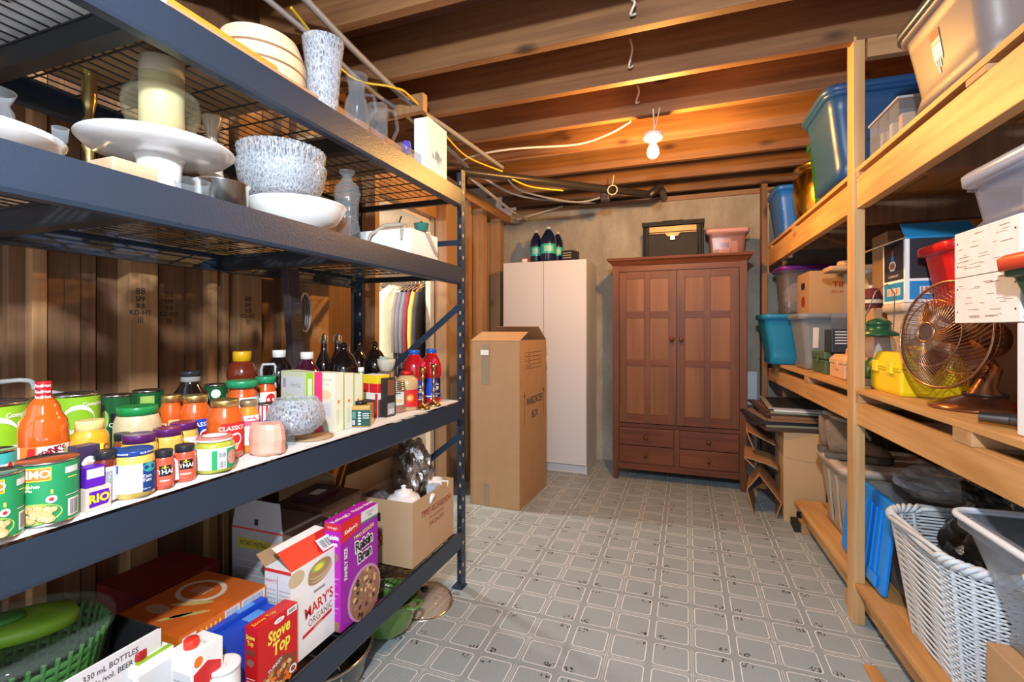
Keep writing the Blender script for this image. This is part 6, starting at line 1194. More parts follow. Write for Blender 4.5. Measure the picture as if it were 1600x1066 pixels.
for i, (c_, l) in enumerate(gm):
    x = (-2.72, -2.67, -2.53, -2.385, -2.345, -2.305, -2.265, -2.22, -2.175)[i]; t = thing('hanging_garment', l, 'clothing', (x, 3.76, 1.665), -.6 if i == 2 else 0)
    mt = M('cloth_%d' % i, tuple(min(.8, v*1.3) for v in c_), .85, var=.15, scale=8, bump=.2); q = random.Random(i); mb = MB(); n = 24
    ctr = [(-.02, .20), (-.10, .23), (-.17, .25), (-.55, .27), (-.95, .29)]; rings = []
    for j in range(16):
        z = -.07-.80*j/15*(1.0 if i != 2 else .85); wy = .05+.17*min(1, j/3) + .02*j/15; tx = (.045 if i == 2 else .015)+.005*math.sin(j*.3+i)
        rings.append([(tx*math.sin(a)*(1+.35*math.sin(a*5+j*.15+i)), wy*math.cos(a)*(1+.03*math.sin(a*9)), z+.02*math.cos(a*2)*(j < 3)) for a in [2*PI*k/n for k in range(n)]])
    mb.loft(rings, mt); mb.build('garment_body', t)
    for s_ in (-1, 1):
        sl = MB().tube([(0, s_*.17, -.14), (.012, s_*.235, -.30), (.015, s_*.25, -.50), (.01, s_*.24, -.66)], .026, mt, 10, rs=[.022, .026, .026, .022])
        if i == 2:
            for z in (-.42, -.45): sl.lathe([(.0285, -.005), (.0285, .005)], ink, (.014, s_*.245, z), 16)
        sl.build('sleeve', t)
    MB().tube([(0, -.19, -.12), (0, 0, -.05), (0, .19, -.12)], .005, M('hanger_wood', (.55, .42, .28), .5)).tube([(0, 0, -.05), (0, 0, .0), (0, .018, .019), (0, 0, .024), (0, -.018, .016)], .002, silver, 6).build('hanger', t)
t = thing('closet_fill_lamp', 'added fill lamp on the closet ceiling, out of sight beyond the doorway', 'lamp', (-2.62, 2.80, 2.03)); MB().lathe([(.001, -.03), (.05, -.025), (.07, 0), (.001, 0)], M('closet_glow', (1, 1, 1), .4, var=0, emit=(1, .93, .82), es=420), seg=24).build('shade', t); MB().lathe([(.001, 0), (.08, 0), (.08, .012), (.001, .012)], porc, seg=24).build('base', t)  # unseen lamp, added to brighten the closet interior
# ================================================================ timber shelving: top deck
ZT, ZM, ZB = 1.8585, .9645, .1715
bluep = M('blue_bin', (.008, .12, .52), .35, var=.03); navyp = M('navy_tote', (.010, .055, .15), .38, var=.04); tealp = M('teal_bin', (.006, .17, .34), .35, var=.03)
greyb = M('grey_bin', (.17, .18, .20), .4, var=.03); taup = M('taupe_tote', (.32, .27, .22), .4, var=.03); greenp = M('green_bin', (.01, .12, .06), .35)
tote('storage_bin', 'bright blue open bin at the far end of the top timber deck', (.80, 4.00, ZT), .42, .38, .365, bluep, RR, taper=.80, ribs=0)
t = thing('brass_planter', 'dented brass pot between the blue bin and the green bin', 'pot', (.845, 3.60, ZT)); bm_ = M('old_brass', (.50, .30, .05), .25, metal=1.0, var=.35, scale=9, bump=.3)
MB().lathe([(.001, 0), (.10, 0), (.14, .02), (.175, .12), (.185, .24), (.18, .33), (.15, .36), (.155, .38), (.185, .395), (.18, .40), (.145, .385), (.14, .36), (.165, .3), (.13, .05), (.001, .02)], bm_, seg=40, flute=lambda a, f_, z: 1+.02*math.sin(a*5+z*20)).build('pot', t)
tote('storage_bin', 'dark green bin behind the big navy tote', (.90, 3.13, ZT), .46, .34, .43, greenp, RR, taper=.86)
tote('storage_tote', 'big navy tote with a matching lid behind the wooden post', (.935, 2.64, ZT), .74, .42, .395, navyp, RR, navyp, .87, .05)
# small clear drawer unit
t = thing('drawer_unit', 'small clear plastic drawer unit in front of the navy tote', 'drawer unit', (.735, 2.16, ZT), RR)
mb = MB().box((-.045, -.13, 0), (.055, .13, .004), plastic).box((-.048, -.133, .150), (.058, .133, .158), glassy('frosted_edge', (.84, .86, .88), (.6, .62, .66), .5, .8, rough=.3)); 
mb.box((.050, -.13, .004), (.055, .13, .15), plastic).build('shell', t)
for k in range(3):
    MB().box((-.043, -.128+.087*k, .005), (.048, -.046+.087*k, .148), plastic, bev=.002).build('drawer', t)
    at(MB().box((-.02, 0, 0), (.02, .03, .10), M('drawer_stuff_%d' % k, [(.5, .32, .2), (.55, .5, .45), (.3, .3, .33)][k], .6), bev=.004), 'craft_packet', ['tan packet in the nearest small clear drawer', 'pale packet in the middle small clear drawer', 'grey packet in the farthest small clear drawer'][k], 'packet', (.735, 2.16-.10+.087*k, ZT+.012))
def stick(mb, L, Fm):
    mb.rect(L, .13, .095, .175, .175, paper); mb.rect(L, .13, .15, .175, .175, red, .001); mb.rect(L, .13, .142, .175, .145, yellow, .001); mb.rect(L, .13, .136, .175, .139, green, .001)
    for u, v in ((.135, .08), (.145, .055), (.155, .07), (.166, .085)): mb.rect(L, u, v, u+.006, .097, paper)
tote('storage_tote', 'large grey brown tote with a dark lid and a torn red and white sticker', (.935, 1.665, ZT), .60, .43, .265, M('bronze_grey_tote', (.17, .13, .12), .45, var=.04), RR, M('tote_lid_dark', (.05, .065, .09), .3), .88, .05, deco=stick)
cl2 = glassy('clear_jar_plastic', (.9, .92, .94), (.5, .53, .58), .12, .75)
t = thing('clear_jar', 'tall clear plastic jar at the top right corner of the photo', 'jar', (.845, 1.24, ZT)); MB().lathe([(.001, 0), (.12, 0), (.14, .02), (.145, .30), (.12, .36), (.11, .37), (.138, .30), (.134, .024), (.001, .006)], cl2, seg=40).build('body', t); MB().lathe([(.115, .355), (.125, .36), (.125, .39), (.001, .395)], M('red_jar_lid', (.5, .02, .02), .4), seg=40).build('lid', t)
# ================================================================ middle deck
tote('storage_bin', 'teal blue open bin at the far end of the middle deck', (.715, 3.83, ZM), .46, .36, .345, tealp, RR, taper=.78, ribs=0)
def tagp(mb, L, Fm): mb.rect(L, .06, .13, .10, .22, M('manila', (.68, .60, .48), .7))
tote('storage_bin', 'dark grey open bin next to the teal bin', (.81, 3.40, ZM), .38, .34, .335, greyb, RR, taper=.80, deco=lambda mb, L, Fm: mb.rect(Fm, .02, .12, .05, .24, M('manila', (.68, .60, .48), .7)))
at(MB().box((0, 0, 0), (.42, .24, .34), card, bev=.003), 'cardboard_box', 'plain box hidden behind the teal bin, carrying the purple lidded tote', 'box', (.98, 3.90, ZM), 0)
tote('clear_tote', 'clear tote with a purple lid stacked above the teal bin', (.80, 4.02, 1.315), .34, .30, .335, glassy('grey_clear', (.80, .78, .80), (.36, .34, .37), .2, .7, rough=.25), RR, M('purple_lid_big', (.16, .02, .22), .35), .86, .03)
at(crumple(MB(), (0, 0, 0), .12, .10, .11, M('white_cloth', (.62, .58, .54), .8), 21), 'white_cloth', 'white cloth bundled inside the purple lidded tote', 'cloth', (.80, 4.02, 1.315+.125))
# box over the grey bin
def tip(mb, F, w_, d, h): mb.text(F['front'], 'TIPPET-', .72*w_, .66*h, .055, M('print_rust', None), .001, .01); mb.text(F['front'], 'RICHARDSON', .72*w_, .50*h, .03, M('print_rust', None), .001); mb.rect(F['left'], .35*d, .60*h, .65*d, .76*h, black); mb.oval(F['left'], .5*d, .3*h, .15*d, .14*h, M('print_rust', None))
carton('moving_carton', 'brown moving company box above the grey bin', 'box', (1.03, 3.50, 1.305), .30, .30, .27, RR, card, tip)
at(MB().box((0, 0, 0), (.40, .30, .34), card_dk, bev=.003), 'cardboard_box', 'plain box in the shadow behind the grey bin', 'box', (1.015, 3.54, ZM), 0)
carton('grey_photo_box', 'tall dark picture book standing beside the grey bin', 'book', (.93, 3.02, ZM), .19, .035, .33, -.15, M('photo_cover', (.13, .10, .10), .3, var=.5, scale=12), lambda mb, F, w_, d, h: (mb.rect(F['front'], 0, .1*h, w_, .62*h, M('photo_skin', (.50, .36, .30), .4, var=.3, scale=20)), mb.rect(F['front'], .0, .62*h, w_, .92*h, M('photo_dark', (.05, .035, .035), .4, var=.5, scale=25))))
carton('file_box', 'grey and white file box behind the wooden post', 'box', (.98, 3.06, ZM), .14, .15, .56, 0, M('file_grey', (.25, .25, .27), .5), lambda mb, F, w_, d, h: (mb.rect(F['front'], .5*w_, .45*h, w_, .85*h, paper), mb.oval(F['front'], .3*w_, .85*h, .25*w_, .08*h, cream_p)))
at(MB().box((0, 0, 0), (.24, .16, .03), wood('carved_wood', (.35, .2, .1), (.55, .36, .2), 'x'), bev=.012).lathe([(.001, .03), (.05, .03), (.04, .06), (.001, .065)], wood('carved_wood', None, None), (.1, .08, 0), 16), 'wooden_object', 'rounded wooden piece on top of the file box', 'ornament', (.74, 3.08, ZM+.562))
# green metal box, tan toolbox, black box
gb_ = M('army_green', (.055, .10, .045), .45, var=.08)
t = thing('green_box', 'olive green hard box at the front of the middle deck', 'box', (.69, 2.96, ZM), RR); MB().box((0, 0, 0), (.12, .24, .075), gb_, bev=.006).build('body', t); MB().box((-.003, -.003, .078), (.123, .243, .118), gb_, bev=.008).build('lid', t); MB().box((-.008, .10, .06), (-.002, .13, .095), gb_, bev=.002).build('latch', t)
tn = M('tan_toolbox_plastic', (.62, .36, .19), .45)
t = thing('tan_toolbox', 'small peach coloured toolbox beside the wooden post', 'toolbox', (.70, 2.66, ZM), RR); MB().box((0, 0, 0), (.12, .22, .07), tn, bev=.006).build('body', t); MB().loft([rrect(.063, .113, .008, .072), rrect(.063, .113, .008, .090), rrect(.045, .09, .012, .115)], tn, False).build('lid', t).location = (.06, .11, 0)
MB().box((-.008, .08, .045), (.0, .12, .095), tn, bev=.003).build('latch', t); MB().tube([(.06, .05, .115), (.06, .06, .14), (.06, .16, .14), (.06, .17, .115)], .006, tn).build('handle', t)
mb = MB().box((0, 0, 0), (.15, .14, .12), M('navy_black', (.015, .025, .035), .4), bev=.003); f = plane((0, -.0003, 0), (1, 0, 0), (0, 0, 1))
for k in range(5): mb.rect(f, .015, .105-.015*k, .015+.1/(1+k*.2), .110-.015*k, greyp)
at(mb, 'printed_box', 'small black box with fine white print above the tan toolbox', 'box', (.705, 2.89, ZM+.1195), 0)
# right of the post
lan = M('lantern_green', (.015, .085, .035), .3, coat=.3)
LXp, LYp = .775, 2.47
t = thing('camping_lantern', 'green camping lantern with a glass globe and wire bail', 'lantern', (LXp, LYp, ZM+.03)); s_ = 1.0
MB().lathe([(.001, 0), (.055, 0), (.06, .02), (.055, .06), (.04, .075), (.035, .085)], lan, seg=32).build('fuel_base', t)
MB().lathe([(.040, .085), (.058, .10), (.062, .13), (.055, .165), (.045, .178)], glassy('lantern_glass', (.88, .86, .82), (.45, .43, .40), .2, .8), seg=32).build('globe', t)
MB().lathe([(.02, .085), (.012, .13), (.001, .15)], M('mantle', (.7, .66, .6), .7), seg=14).build('mantle', t)
MB().lathe([(.050, .178), (.078, .182), (.080, .186), (.05, .205), (.044, .21), (.044, .228), (.05, .23), (.04, .245), (.015, .255), (.001, .256)], lan, seg=32).build('hood', t)
MB().tube([(-.05, 0, .19), (-.055, -.02, .26), (-.02, -.03, .37), (.02, -.03, .40), (.05, -.02, .36), (.055, 0, .26), (.05, 0, .19)], .0022, M('bail_wire', (.2, .17, .14), .4, metal=.7)).build('bail', t)
at(MB().box((0, 0, 0), (.14, .20, .028), M('dark_folder', (.12, .10, .08), .6), bev=.003), 'flat_box', 'thin flat box under the camping lantern', 'box', (.715, 2.405, ZM), 0)
at(crumple(MB(), (0, 0, 0), .055, .05, .06, M('clear_bag', (.65, .67, .70), .15, alpha=.45, var=0, spec=.9), 31, k=.3), 'plastic_bag', 'clear plastic bag between the lantern and the tan bin', 'bag', (.905, 2.34, ZM+.082))
# stack behind lantern
at(MB().box((0, 0, 0), (.062, .24, .34), card, bev=.003).rect(plane((0, -.0003, 0), (1, 0, 0), (0, 0, 1)), 0, .155, .062, .16, card_dk), 'cardboard_box', 'brown box behind the camping lantern', 'box', (.828, 2.70, ZM), 0)
hat = M('maroon_felt', (.10, .012, .02), .8)
for k in range(3): at(MB().lathe([(.001, .05), (.025, .045), (.034, .015), (.043, .0), (.045, .004), (.036, .02), (.028, .05), (.001, .055)], hat if k != 1 else M('cream_felt', (.6, .5, .38), .8), seg=28), 'felt_hat', ['maroon hat at the bottom of the small hat stack', 'cream hat in the middle of the small hat stack', 'maroon hat on top of the small hat stack'][k], 'hat', (.845, 2.775, ZM+.3415+.022*k))
carton('dark_carton', 'dark open carton with a hand hole behind the blue and white box', 'box', (1.24, 2.74, ZM+.391), .345, .20, .315, 0, M('card_dark_brown', (.22, .13, .07), .8), lambda mb, F, w_, d, h: mb.oval(F['front'], .3*w_, .78*h, .12*w_, .035*h, M('hand_hole', (.6, .55, .48), .7)))  # carton board is dark brown
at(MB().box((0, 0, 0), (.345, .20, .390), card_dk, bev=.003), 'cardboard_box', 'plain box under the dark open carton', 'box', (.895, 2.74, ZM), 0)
# tan bin and blue white box on it
tb = M('beige_bin', (.56, .46, .38), .45)
tote('storage_bin', 'beige bin standing behind the fan, under the blue and white box', (.97, 2.53, ZM), .26, .24, .350, tb, RR, taper=.78, rad=.02)
bs = M('box_sky_blue', (.02, .25, .55), .4); bd = M('box_charcoal', (.03, .03, .04), .4)
def dbw(mb, F, w_, d, h):
    for f, W in ((F['front'], w_), (F['left'], d)):
        mb.rect(f, 0, 0, W, h, paper); mb.rect(f, .06*W, .36*h, .94*W, .97*h, bd, .0008); mb.rect(f, .06*W, .04*h, .94*W, .32*h, bs, .0008); mb.rect(f, .2*W, .12*h, .8*W, .24*h, greyp, .0011); mb.bars(f, .22*W, .13*h, .78*W, .23*h, M('rust_bar', (.4, .12, .05), .5), 10, .0014)
        mb.rect(f, 0, .97*h, W, h, bs, .0009)
    f = F['left']; mb.oval(f, .45*d, .60*h, .17*d, .09*h, paper, .0012, 6); mb.oval(f, .45*d, .60*h, .13*d, .06*h, M('rust_bar', None), .0015, 6); mb.oval(f, .45*d, .72*h, .06*d, .06*h, bs, .0014); mb.oval(f, .45*d, .79*h, .035*d, .07*h, M('rust_bar', None), .0013); mb.text(f, 'GLACIER POINT', .5*d, .43*h, .05*h, greyp, .0012)
def bwf(t, w_, d, h):
    flap(MB(), (-w_, d, h), (-w_, 0, h), (-.12, 0, -.045), card).build('side_flap', t); flap(MB(), (0, 0, h), (-w_, 0, h), (0, .06, .065), bs).build('front_flap', t)
carton('shoe_box', 'blue white and charcoal carton with open flaps, stacked on the beige bin', 'box', (1.095, 2.425, ZM+.352), .245, .215, .27, RR, paper, dbw, parts=bwf)
redp = M('red_bin', (.52, .008, .012), .35)
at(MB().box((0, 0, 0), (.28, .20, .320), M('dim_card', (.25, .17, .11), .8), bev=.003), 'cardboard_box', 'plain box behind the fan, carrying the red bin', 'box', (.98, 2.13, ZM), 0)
tote('storage_bin', 'glossy red bin behind the white washed crate', (1.06, 2.235, ZM+.322), .40, .25, .235, redp, RR, None, .84, .03, rim=.02)
at(MB().lathe([(.001, 0), (.09, 0), (.12, .03), (.125, .05), (.115, .05), (.08, .01), (.001, .008)], M('straw_beige', (.52, .42, .30), .7), seg=36), 'straw_plate', 'beige woven dish lying in the top of the red bin', 'dish', (1.06, 2.235, ZM+.53))
# yellow toolbox
yl = M('toolbox_yellow', (.80, .58, .01), .35)
t = thing('yellow_toolbox', 'bright yellow plastic toolbox between the post and the fan', 'toolbox', (.712, 2.065, ZM), RR); W, D_ = .20, .27
MB().loft([rrect(W/2*.96, D_/2*.96, .01, 0), rrect(W/2, D_/2, .01, .012), rrect(W/2, D_/2, .01, .085), rrect(W/2+.006, D_/2+.006, .01, .088), rrect(W/2+.006, D_/2+.006, .01, .094)], yl, False).build('body', t).location = (W/2, D_/2, 0)
MB().loft([rrect(W/2+.006, D_/2+.006, .01, .096), rrect(W/2+.006, D_/2+.006, .01, .102), rrect(W/2, D_/2, .01, .106), rrect(W/2*.80, D_/2*.92, .01, .148), rrect(W/2*.74, D_/2*.9, .01, .152)], yl, False).build('lid', t).location = (W/2, D_/2, 0)
for y in (.07, .20): MB().box((-.012, y-.02, .075), (.002, y+.02, .118), yl, bev=.004).build('latch', t)
MB().tube([(W/2, .06, .150), (W/2, .07, .168), (W/2, .20, .168), (W/2, .21, .150)], .007, yl).build('handle', t)
# ---------------- fan
cop = M('copper_wire', (.36, .20, .13), .3, metal=1.0); cob = M('copper_base', (.36, .16, .09), .24, metal=.95, coat=.3); cod = M('bronze_motor', (.20, .09, .05), .35, metal=.8)
p = PX(1483, 521, .735); HP = Vector((p.x, p.y, p.z))
fan = thing('desk_fan', 'copper retro desk fan with a round wire grille', 'fan', (.835, 1.82, ZM))
FB = Vector((.835, 1.82, ZM)); nrm = Vector((-.93, -.30, .12)).normalized()
u_ = nrm.cross(Vector((0, 0, 1))).normalized(); v_ = u_.cross(nrm).normalized()
HC = Vector((.745, 1.850, 1.187)) - FB; RG = .166
def fp(a, r_, dpt): return HC+u_*(r_*math.cos(a))+v_*(r_*math.sin(a))+nrm*dpt
mb = MB()
for rr_ in (1.0,): mb.tube([fp(2*PI*i/48, RG, .0) for i in range(48)], .0042, cop, 8, closed=True)
n = 0
for k in range(60):
    a = 2*PI*k/60; pts = []
    for s_ in (0, .25, .5, .75, 1): rr_ = RG*(1-s_)+.030*s_; pts.append(fp(a+s_*1.0, rr_, .050*math.sin(s_*PI/2)))
    mb.tube(pts, .0011, cop, 5)
mb.tube([fp(2*PI*i/36, RG*.62, .032) for i in range(36)], .0018, cop, 6, closed=True)
mb.build('front_grille', fan)
mb = MB()
for k in range(60):
    a = 2*PI*k/60; mb.tube([fp(a, RG, 0), fp(a, RG*.98, -.03), fp(a+.1, RG*.75, -.062), fp(a+.2, RG*.35, -.072)], .0011, cop, 5)
mb.tube([fp(2*PI*i/36, RG*.7, -.064) for i in range(36)], .0018, cop, 6, closed=True); mb.build('rear_grille', fan)
mb = MB().tube([fp(2*PI*i/24, .030, .050) for i in range(24)], .004, cop, 8, closed=True).cyl(HC+nrm*.044, HC+nrm*.050, .029, M('badge_dark', (.06, .03, .02), .3)); mb.build('badge', fan)
for k in range(4):
    a0 = k*PI/2+.4; rows = []
    for j in range(7):
        q = .025+.115*j/6; wd = .55*(1-.25*j/6)*(.5+.5*min(1, j/2)); rows.append([fp(a0+wd*s_+.25*j/6, q, -.022+.020*s_) for s_ in (-.6, -.3, 0, .3, .6)])
    vs = [p for r_ in rows for p in r_]; vs2 = [p-nrm*.0015 for p in vs]; fs = [(j*5+i, j*5+i+1, (j+1)*5+i+1, (j+1)*5+i) for j in range(6) for i in range(4)]
    MB().add(vs, fs, cob, True).add(vs2, [f_[::-1] for f_ in fs], cob, True).build('fan_blade', fan)
MB().cyl(HC-nrm*.035, HC+nrm*.012, .024, cod).build('hub', fan)
MB().tube([HC-nrm*.065, HC-nrm*.075, HC-nrm*.12, HC-nrm*.165, HC-nrm*.175], .05, cod, 24, rs=[.052, .060, .060, .050, .02]).tube([HC-nrm*.122+(u_*math.cos(a)+v_*math.sin(a))*.061 for a in [2*PI*i/28 for i in range(28)]], .004, black, 8, closed=True).build('motor_housing', fan)
mb = MB().tube([HC-nrm*.11+Vector((0, 0, -.045)), Vector((.02, .0, .115)), Vector((.0, 0, .07)), Vector((0, 0, .035))], .02, cob, 18, rs=[.018, .020, .026, .050]); mb.build('neck', fan)
MB().lathe([(.001, 0), (.128, 0), (.133, .004), (.130, .010), (.100, .022), (.06, .036), (.045, .046), (.001, .048)], cob, seg=48).lathe([(.050, .043), (.054, .045), (.050, .048)], black, seg=40).build('base', fan)
# flashlight on the deck edge
t = thing('flashlight', 'small dark metal flashlight lying by the fan base', 'flashlight', (.725, 1.50, ZM+.019)); gm_ = M('gunmetal', (.13, .12, .12), .28, metal=.9)
MB().cyl((-.035, .03, 0), (.01, .0, 0), .013, gm_, r2=.015, seg=20).cyl((.01, 0, 0), (.03, -.012, 0), .015, gm_, r2=.0185, seg=20).build('barrel', t); MB().cyl((.0295, -.0117, 0), (.0305, -.0123, 0), .016, M('lens', (.35, .38, .45), .05, coat=1), seg=20).build('lens', t)
# white box, crate, tote on the crate, red lidded green tote
at(MB().box((0, 0, 0), (.28, .25, .252), M('white_enamel', (.72, .72, .74), .35), bev=.004), 'white_box', 'white box on the middle deck at the right edge, holding up the crate', 'box', (.705, 1.15, ZM), RR)
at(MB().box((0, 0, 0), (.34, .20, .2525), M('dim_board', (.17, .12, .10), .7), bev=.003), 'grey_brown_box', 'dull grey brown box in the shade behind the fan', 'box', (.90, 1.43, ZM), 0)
ww = M('white_wash', (.72, .70, .66), .75, var=.12, scale=25, bump=.25); wsc = M('wash_scuff', (.36, .25, .18), .8)
cz = 1.218; t = thing('wooden_crate', 'white washed wooden crate projecting over the middle deck', 'crate', (.705, 1.402, cz), RR)
CW, CD, CHh = .34, .262, .247
for k in range(2):
    z0, z1 = k*CHh/2+.001, (k+1)*CHh/2-.001; zs = .0
    mb = MB().box((0, 0, z0), (.014, CD, z1), ww, bev=.0015); q = random.Random(k+3); f = plane((0, CD, 0), (0, -1, 0), (0, 0, 1))
    for i in range(26): u, v = q.uniform(.01, CD-.05), q.uniform(z0+.01, z1-.01); mb.rect(f, u, v, u+q.uniform(.006, .05), v+q.uniform(.0008, .0022), wsc, .0006)
    for u in (.015, CD-.015): 
        for v in (z0+.03, z1-.03): mb.oval(f, u, v, .003, .003, ink, .0007, 8)
    mb.build('side_board', t)
    MB().box((.015, 0, z0), (CW, .014, z1), ww, bev=.0015).build('end_board', t); MB().box((.015, CD-.014, z0), (CW, CD, z1), ww, bev=.0015).build('end_board', t); MB().box((CW-.014, .015, z0), (CW, CD-.015, z1), ww, bev=.0015).build('side_board', t)
MB().box((.015, .015, .002), (CW-.015, CD-.015, .014), wood('crate_floor', (.4, .26, .14), (.6, .42, .25), 'y')).build('bottom_board', t)
frost = glassy('frosted_clear', (.84, .86, .92), (.52, .55, .66), .13, .75, rough=.3)
tote('clear_tote', 'big frosted clear tote standing on the white washed crate', (.935, 1.525, cz+CHh+.001), .42, .34, .150, frost, RR, glassy('frosted_lid', (.84, .86, .92), (.62, .66, .76), .5, .85, rough=.25), .92, .03)
mb = MB().box((0, 0, 0), (.12, .17, .105), M('slate_bag', (.20, .26, .36), .5), bev=.01); f = plane((-.0005, .17, 0), (0, -1, 0), (0, 0, 1)); mb.rect(f, .05, .02, .15, .075, paper); mb.text(f, 'NOTICE', .10, .06, .012, ink, .001); mb.rect(f, .10, .08, .15, .1, greyp); 
for k in range(3): mb.rect(f, .08, .028+.01*k, .16, .031+.01*k, grey_ink, .001)
at(mb, 'document_pouch', 'slate blue pouch with a white label inside the frosted tote', 'pouch', (.79, 1.40, cz+CHh+.015))
at(MB().box((0, 0, 0), (.10, .06, .105), M('white_papers', (.72, .73, .76), .7), rot=(0, 0, .3)), 'paper_stack', 'white folded papers at the far end of the frosted tote', 'papers', (.85, 1.60, cz+CHh+.015))
tote('lidded_tote', 'dark green tote with an orange red lid at the right edge', (.785, 1.27, 1.2175), .25, .25, .135, M('forest_tote', (.02, .07, .04), .4), RR, M('orange_red_lid', (.62, .06, .025), .35), .8, .03)
# ================================================================ bottom deck and floor at right
wl = M('white_panel', (.62, .66, .72), .5)
at(MB().box((0, 0, 0), (.07, .012, .86), wl), 'leaning_board', 'pale blue white panel standing between the armoire and the shelving', 'board', (.47, 4.36, 0))
# stack of frames and boards
mats = [M('frame_black', (.02, .022, .03), .4), M('frame_green', (.20, .24, .18), .5), M('frame_brown', (.20, .10, .05), .5), M('frame_mauve', (.26, .18, .18), .5), M('frame_grey', (.30, .31, .34), .4), M('frame_white', (.60, .60, .64), .5), M('frame_dark', (.06, .035, .025), .5)]
base = 0.57; q = random.Random(12)
labs = ['dark brown board at the bottom of the stack of frames', 'pale green edged frame near the bottom of the stack', 'black edged mauve board with the widest overhang', 'brown board above the black edged one', 'tan brown frame in the middle of the stack', 'dark board in the upper half of the frame stack', 'grey green board third from the top', 'white board second from the top', 'grey board on top of the stack of frames']
ordm = [6, 1, 0, 2, 2, 6, 1, 5, 4]; zc_ = .5645
for k, l in enumerate(labs):
    th = [.022, .012, .02, .014, .018, .012, .010, .012, .008][k]; dx = [-.01, .0, -.03, .01, .03, .0, .03, .05, .02][k]; L_ = [.62, .66, .72, .6, .62, .66, .56, .5, .6][k]
    mb = MB().box((0, 0, 0), (.55, L_, th), mats[ordm[k]], bev=.0015); mb.rect(plane((0, 0, th), (1, 0, 0), (0, 1, 0)), .03, .03, .52, L_-.03, mats[3] if k == 2 else mats[(ordm[k]+3) % 7], .0004)
    at(mb, 'framed_print', l, 'framed print', (.475+dx, 3.37+.012*k, zc_), .10-.03*k+.05*(k % 3)); zc_ += th+.0008
# tan box with panel
t = MB().box((0, 0, 0), (.23, .35, .562), M('kraft_box', (.50, .32, .16), .7, var=.05), bev=.003); f = plane((0, -.0003, 0), (1, 0, 0), (0, 0, 1))
t.rect(f, .07, .035, .125, .07, black); t.text(f, 'G', .098, .053, .022, paper, .001); 
for k in range(10): a = k/10; t.rect(f, .005+.22*a, .40-.02*math.sin(a*2), .005+.22*(a+.1), .402-.02*math.sin(a*2), M('cord_line', (.2, .16, .1), .6))
t.rect(plane((0, .35, 0), (0, -1, 0), (0, 0, 1)), .02, .40, .33, .55, card_dk)
at(t, 'tan_box', 'flat fronted tan box standing upright under the stack of frames', 'box', (.572, 3.405, .0), -.02)
# folded cartons
def fold(name, l, pts, d, m, loc, rz):
    mb = MB(); n = len(pts)
    for i in range(n-1):
        (a, b), (c_, e) = pts[i], pts[i+1]; nx, nz = -(e-b), (c_-a); q = math.hypot(nx, nz); nx, nz = nx/q*.006, nz/q*.006
        mb.add([(a, 0, b), (c_, 0, e), (c_+nx, 0, e+nz), (a+nx, 0, b+nz), (a, d, b), (c_, d, e), (c_+nx, d, e+nz), (a+nx, d, b+nz)], [(0, 1, 2, 3), (7, 6, 5, 4), (0, 4, 5, 1), (1, 5, 6, 2), (2, 6, 7, 3), (3, 7, 4, 0)], m)
    return at(mb, name, l, 'cardboard', loc, rz)
c3 = M('cardboard_warm', (.36, .19, .085), .8, var=.08)
fold('folded_carton', 'folded brown carton with a white sticker standing on the floor by the armoire', [(0, 0), (-.04, .16), (.03, .26), (.15, .10), (.12, 0)], .30, c3, (.412, 3.45, 0), -.15)
fold('folded_carton', 'bent carton flap wedged above the stickered one', [(0, 0), (-.06, .06), (.10, .02), (.13, .0)], .34, c3, (.42, 3.48, .30), -.1)
fold('folded_carton', 'collapsed brown carton sheet under the frames beside the tan box', [(0, 0), (-.045, .12), (.12, .04)], .36, c3, (.425, 3.55, .40), -.1)
at(MB().box((0, 0, 0), (.16, .12, .05), M('black_foot', (.01, .01, .01), .6), bev=.003), 'black_block', 'low black block on the floor in front of the tan box', 'block', (.600, 3.24, 0))
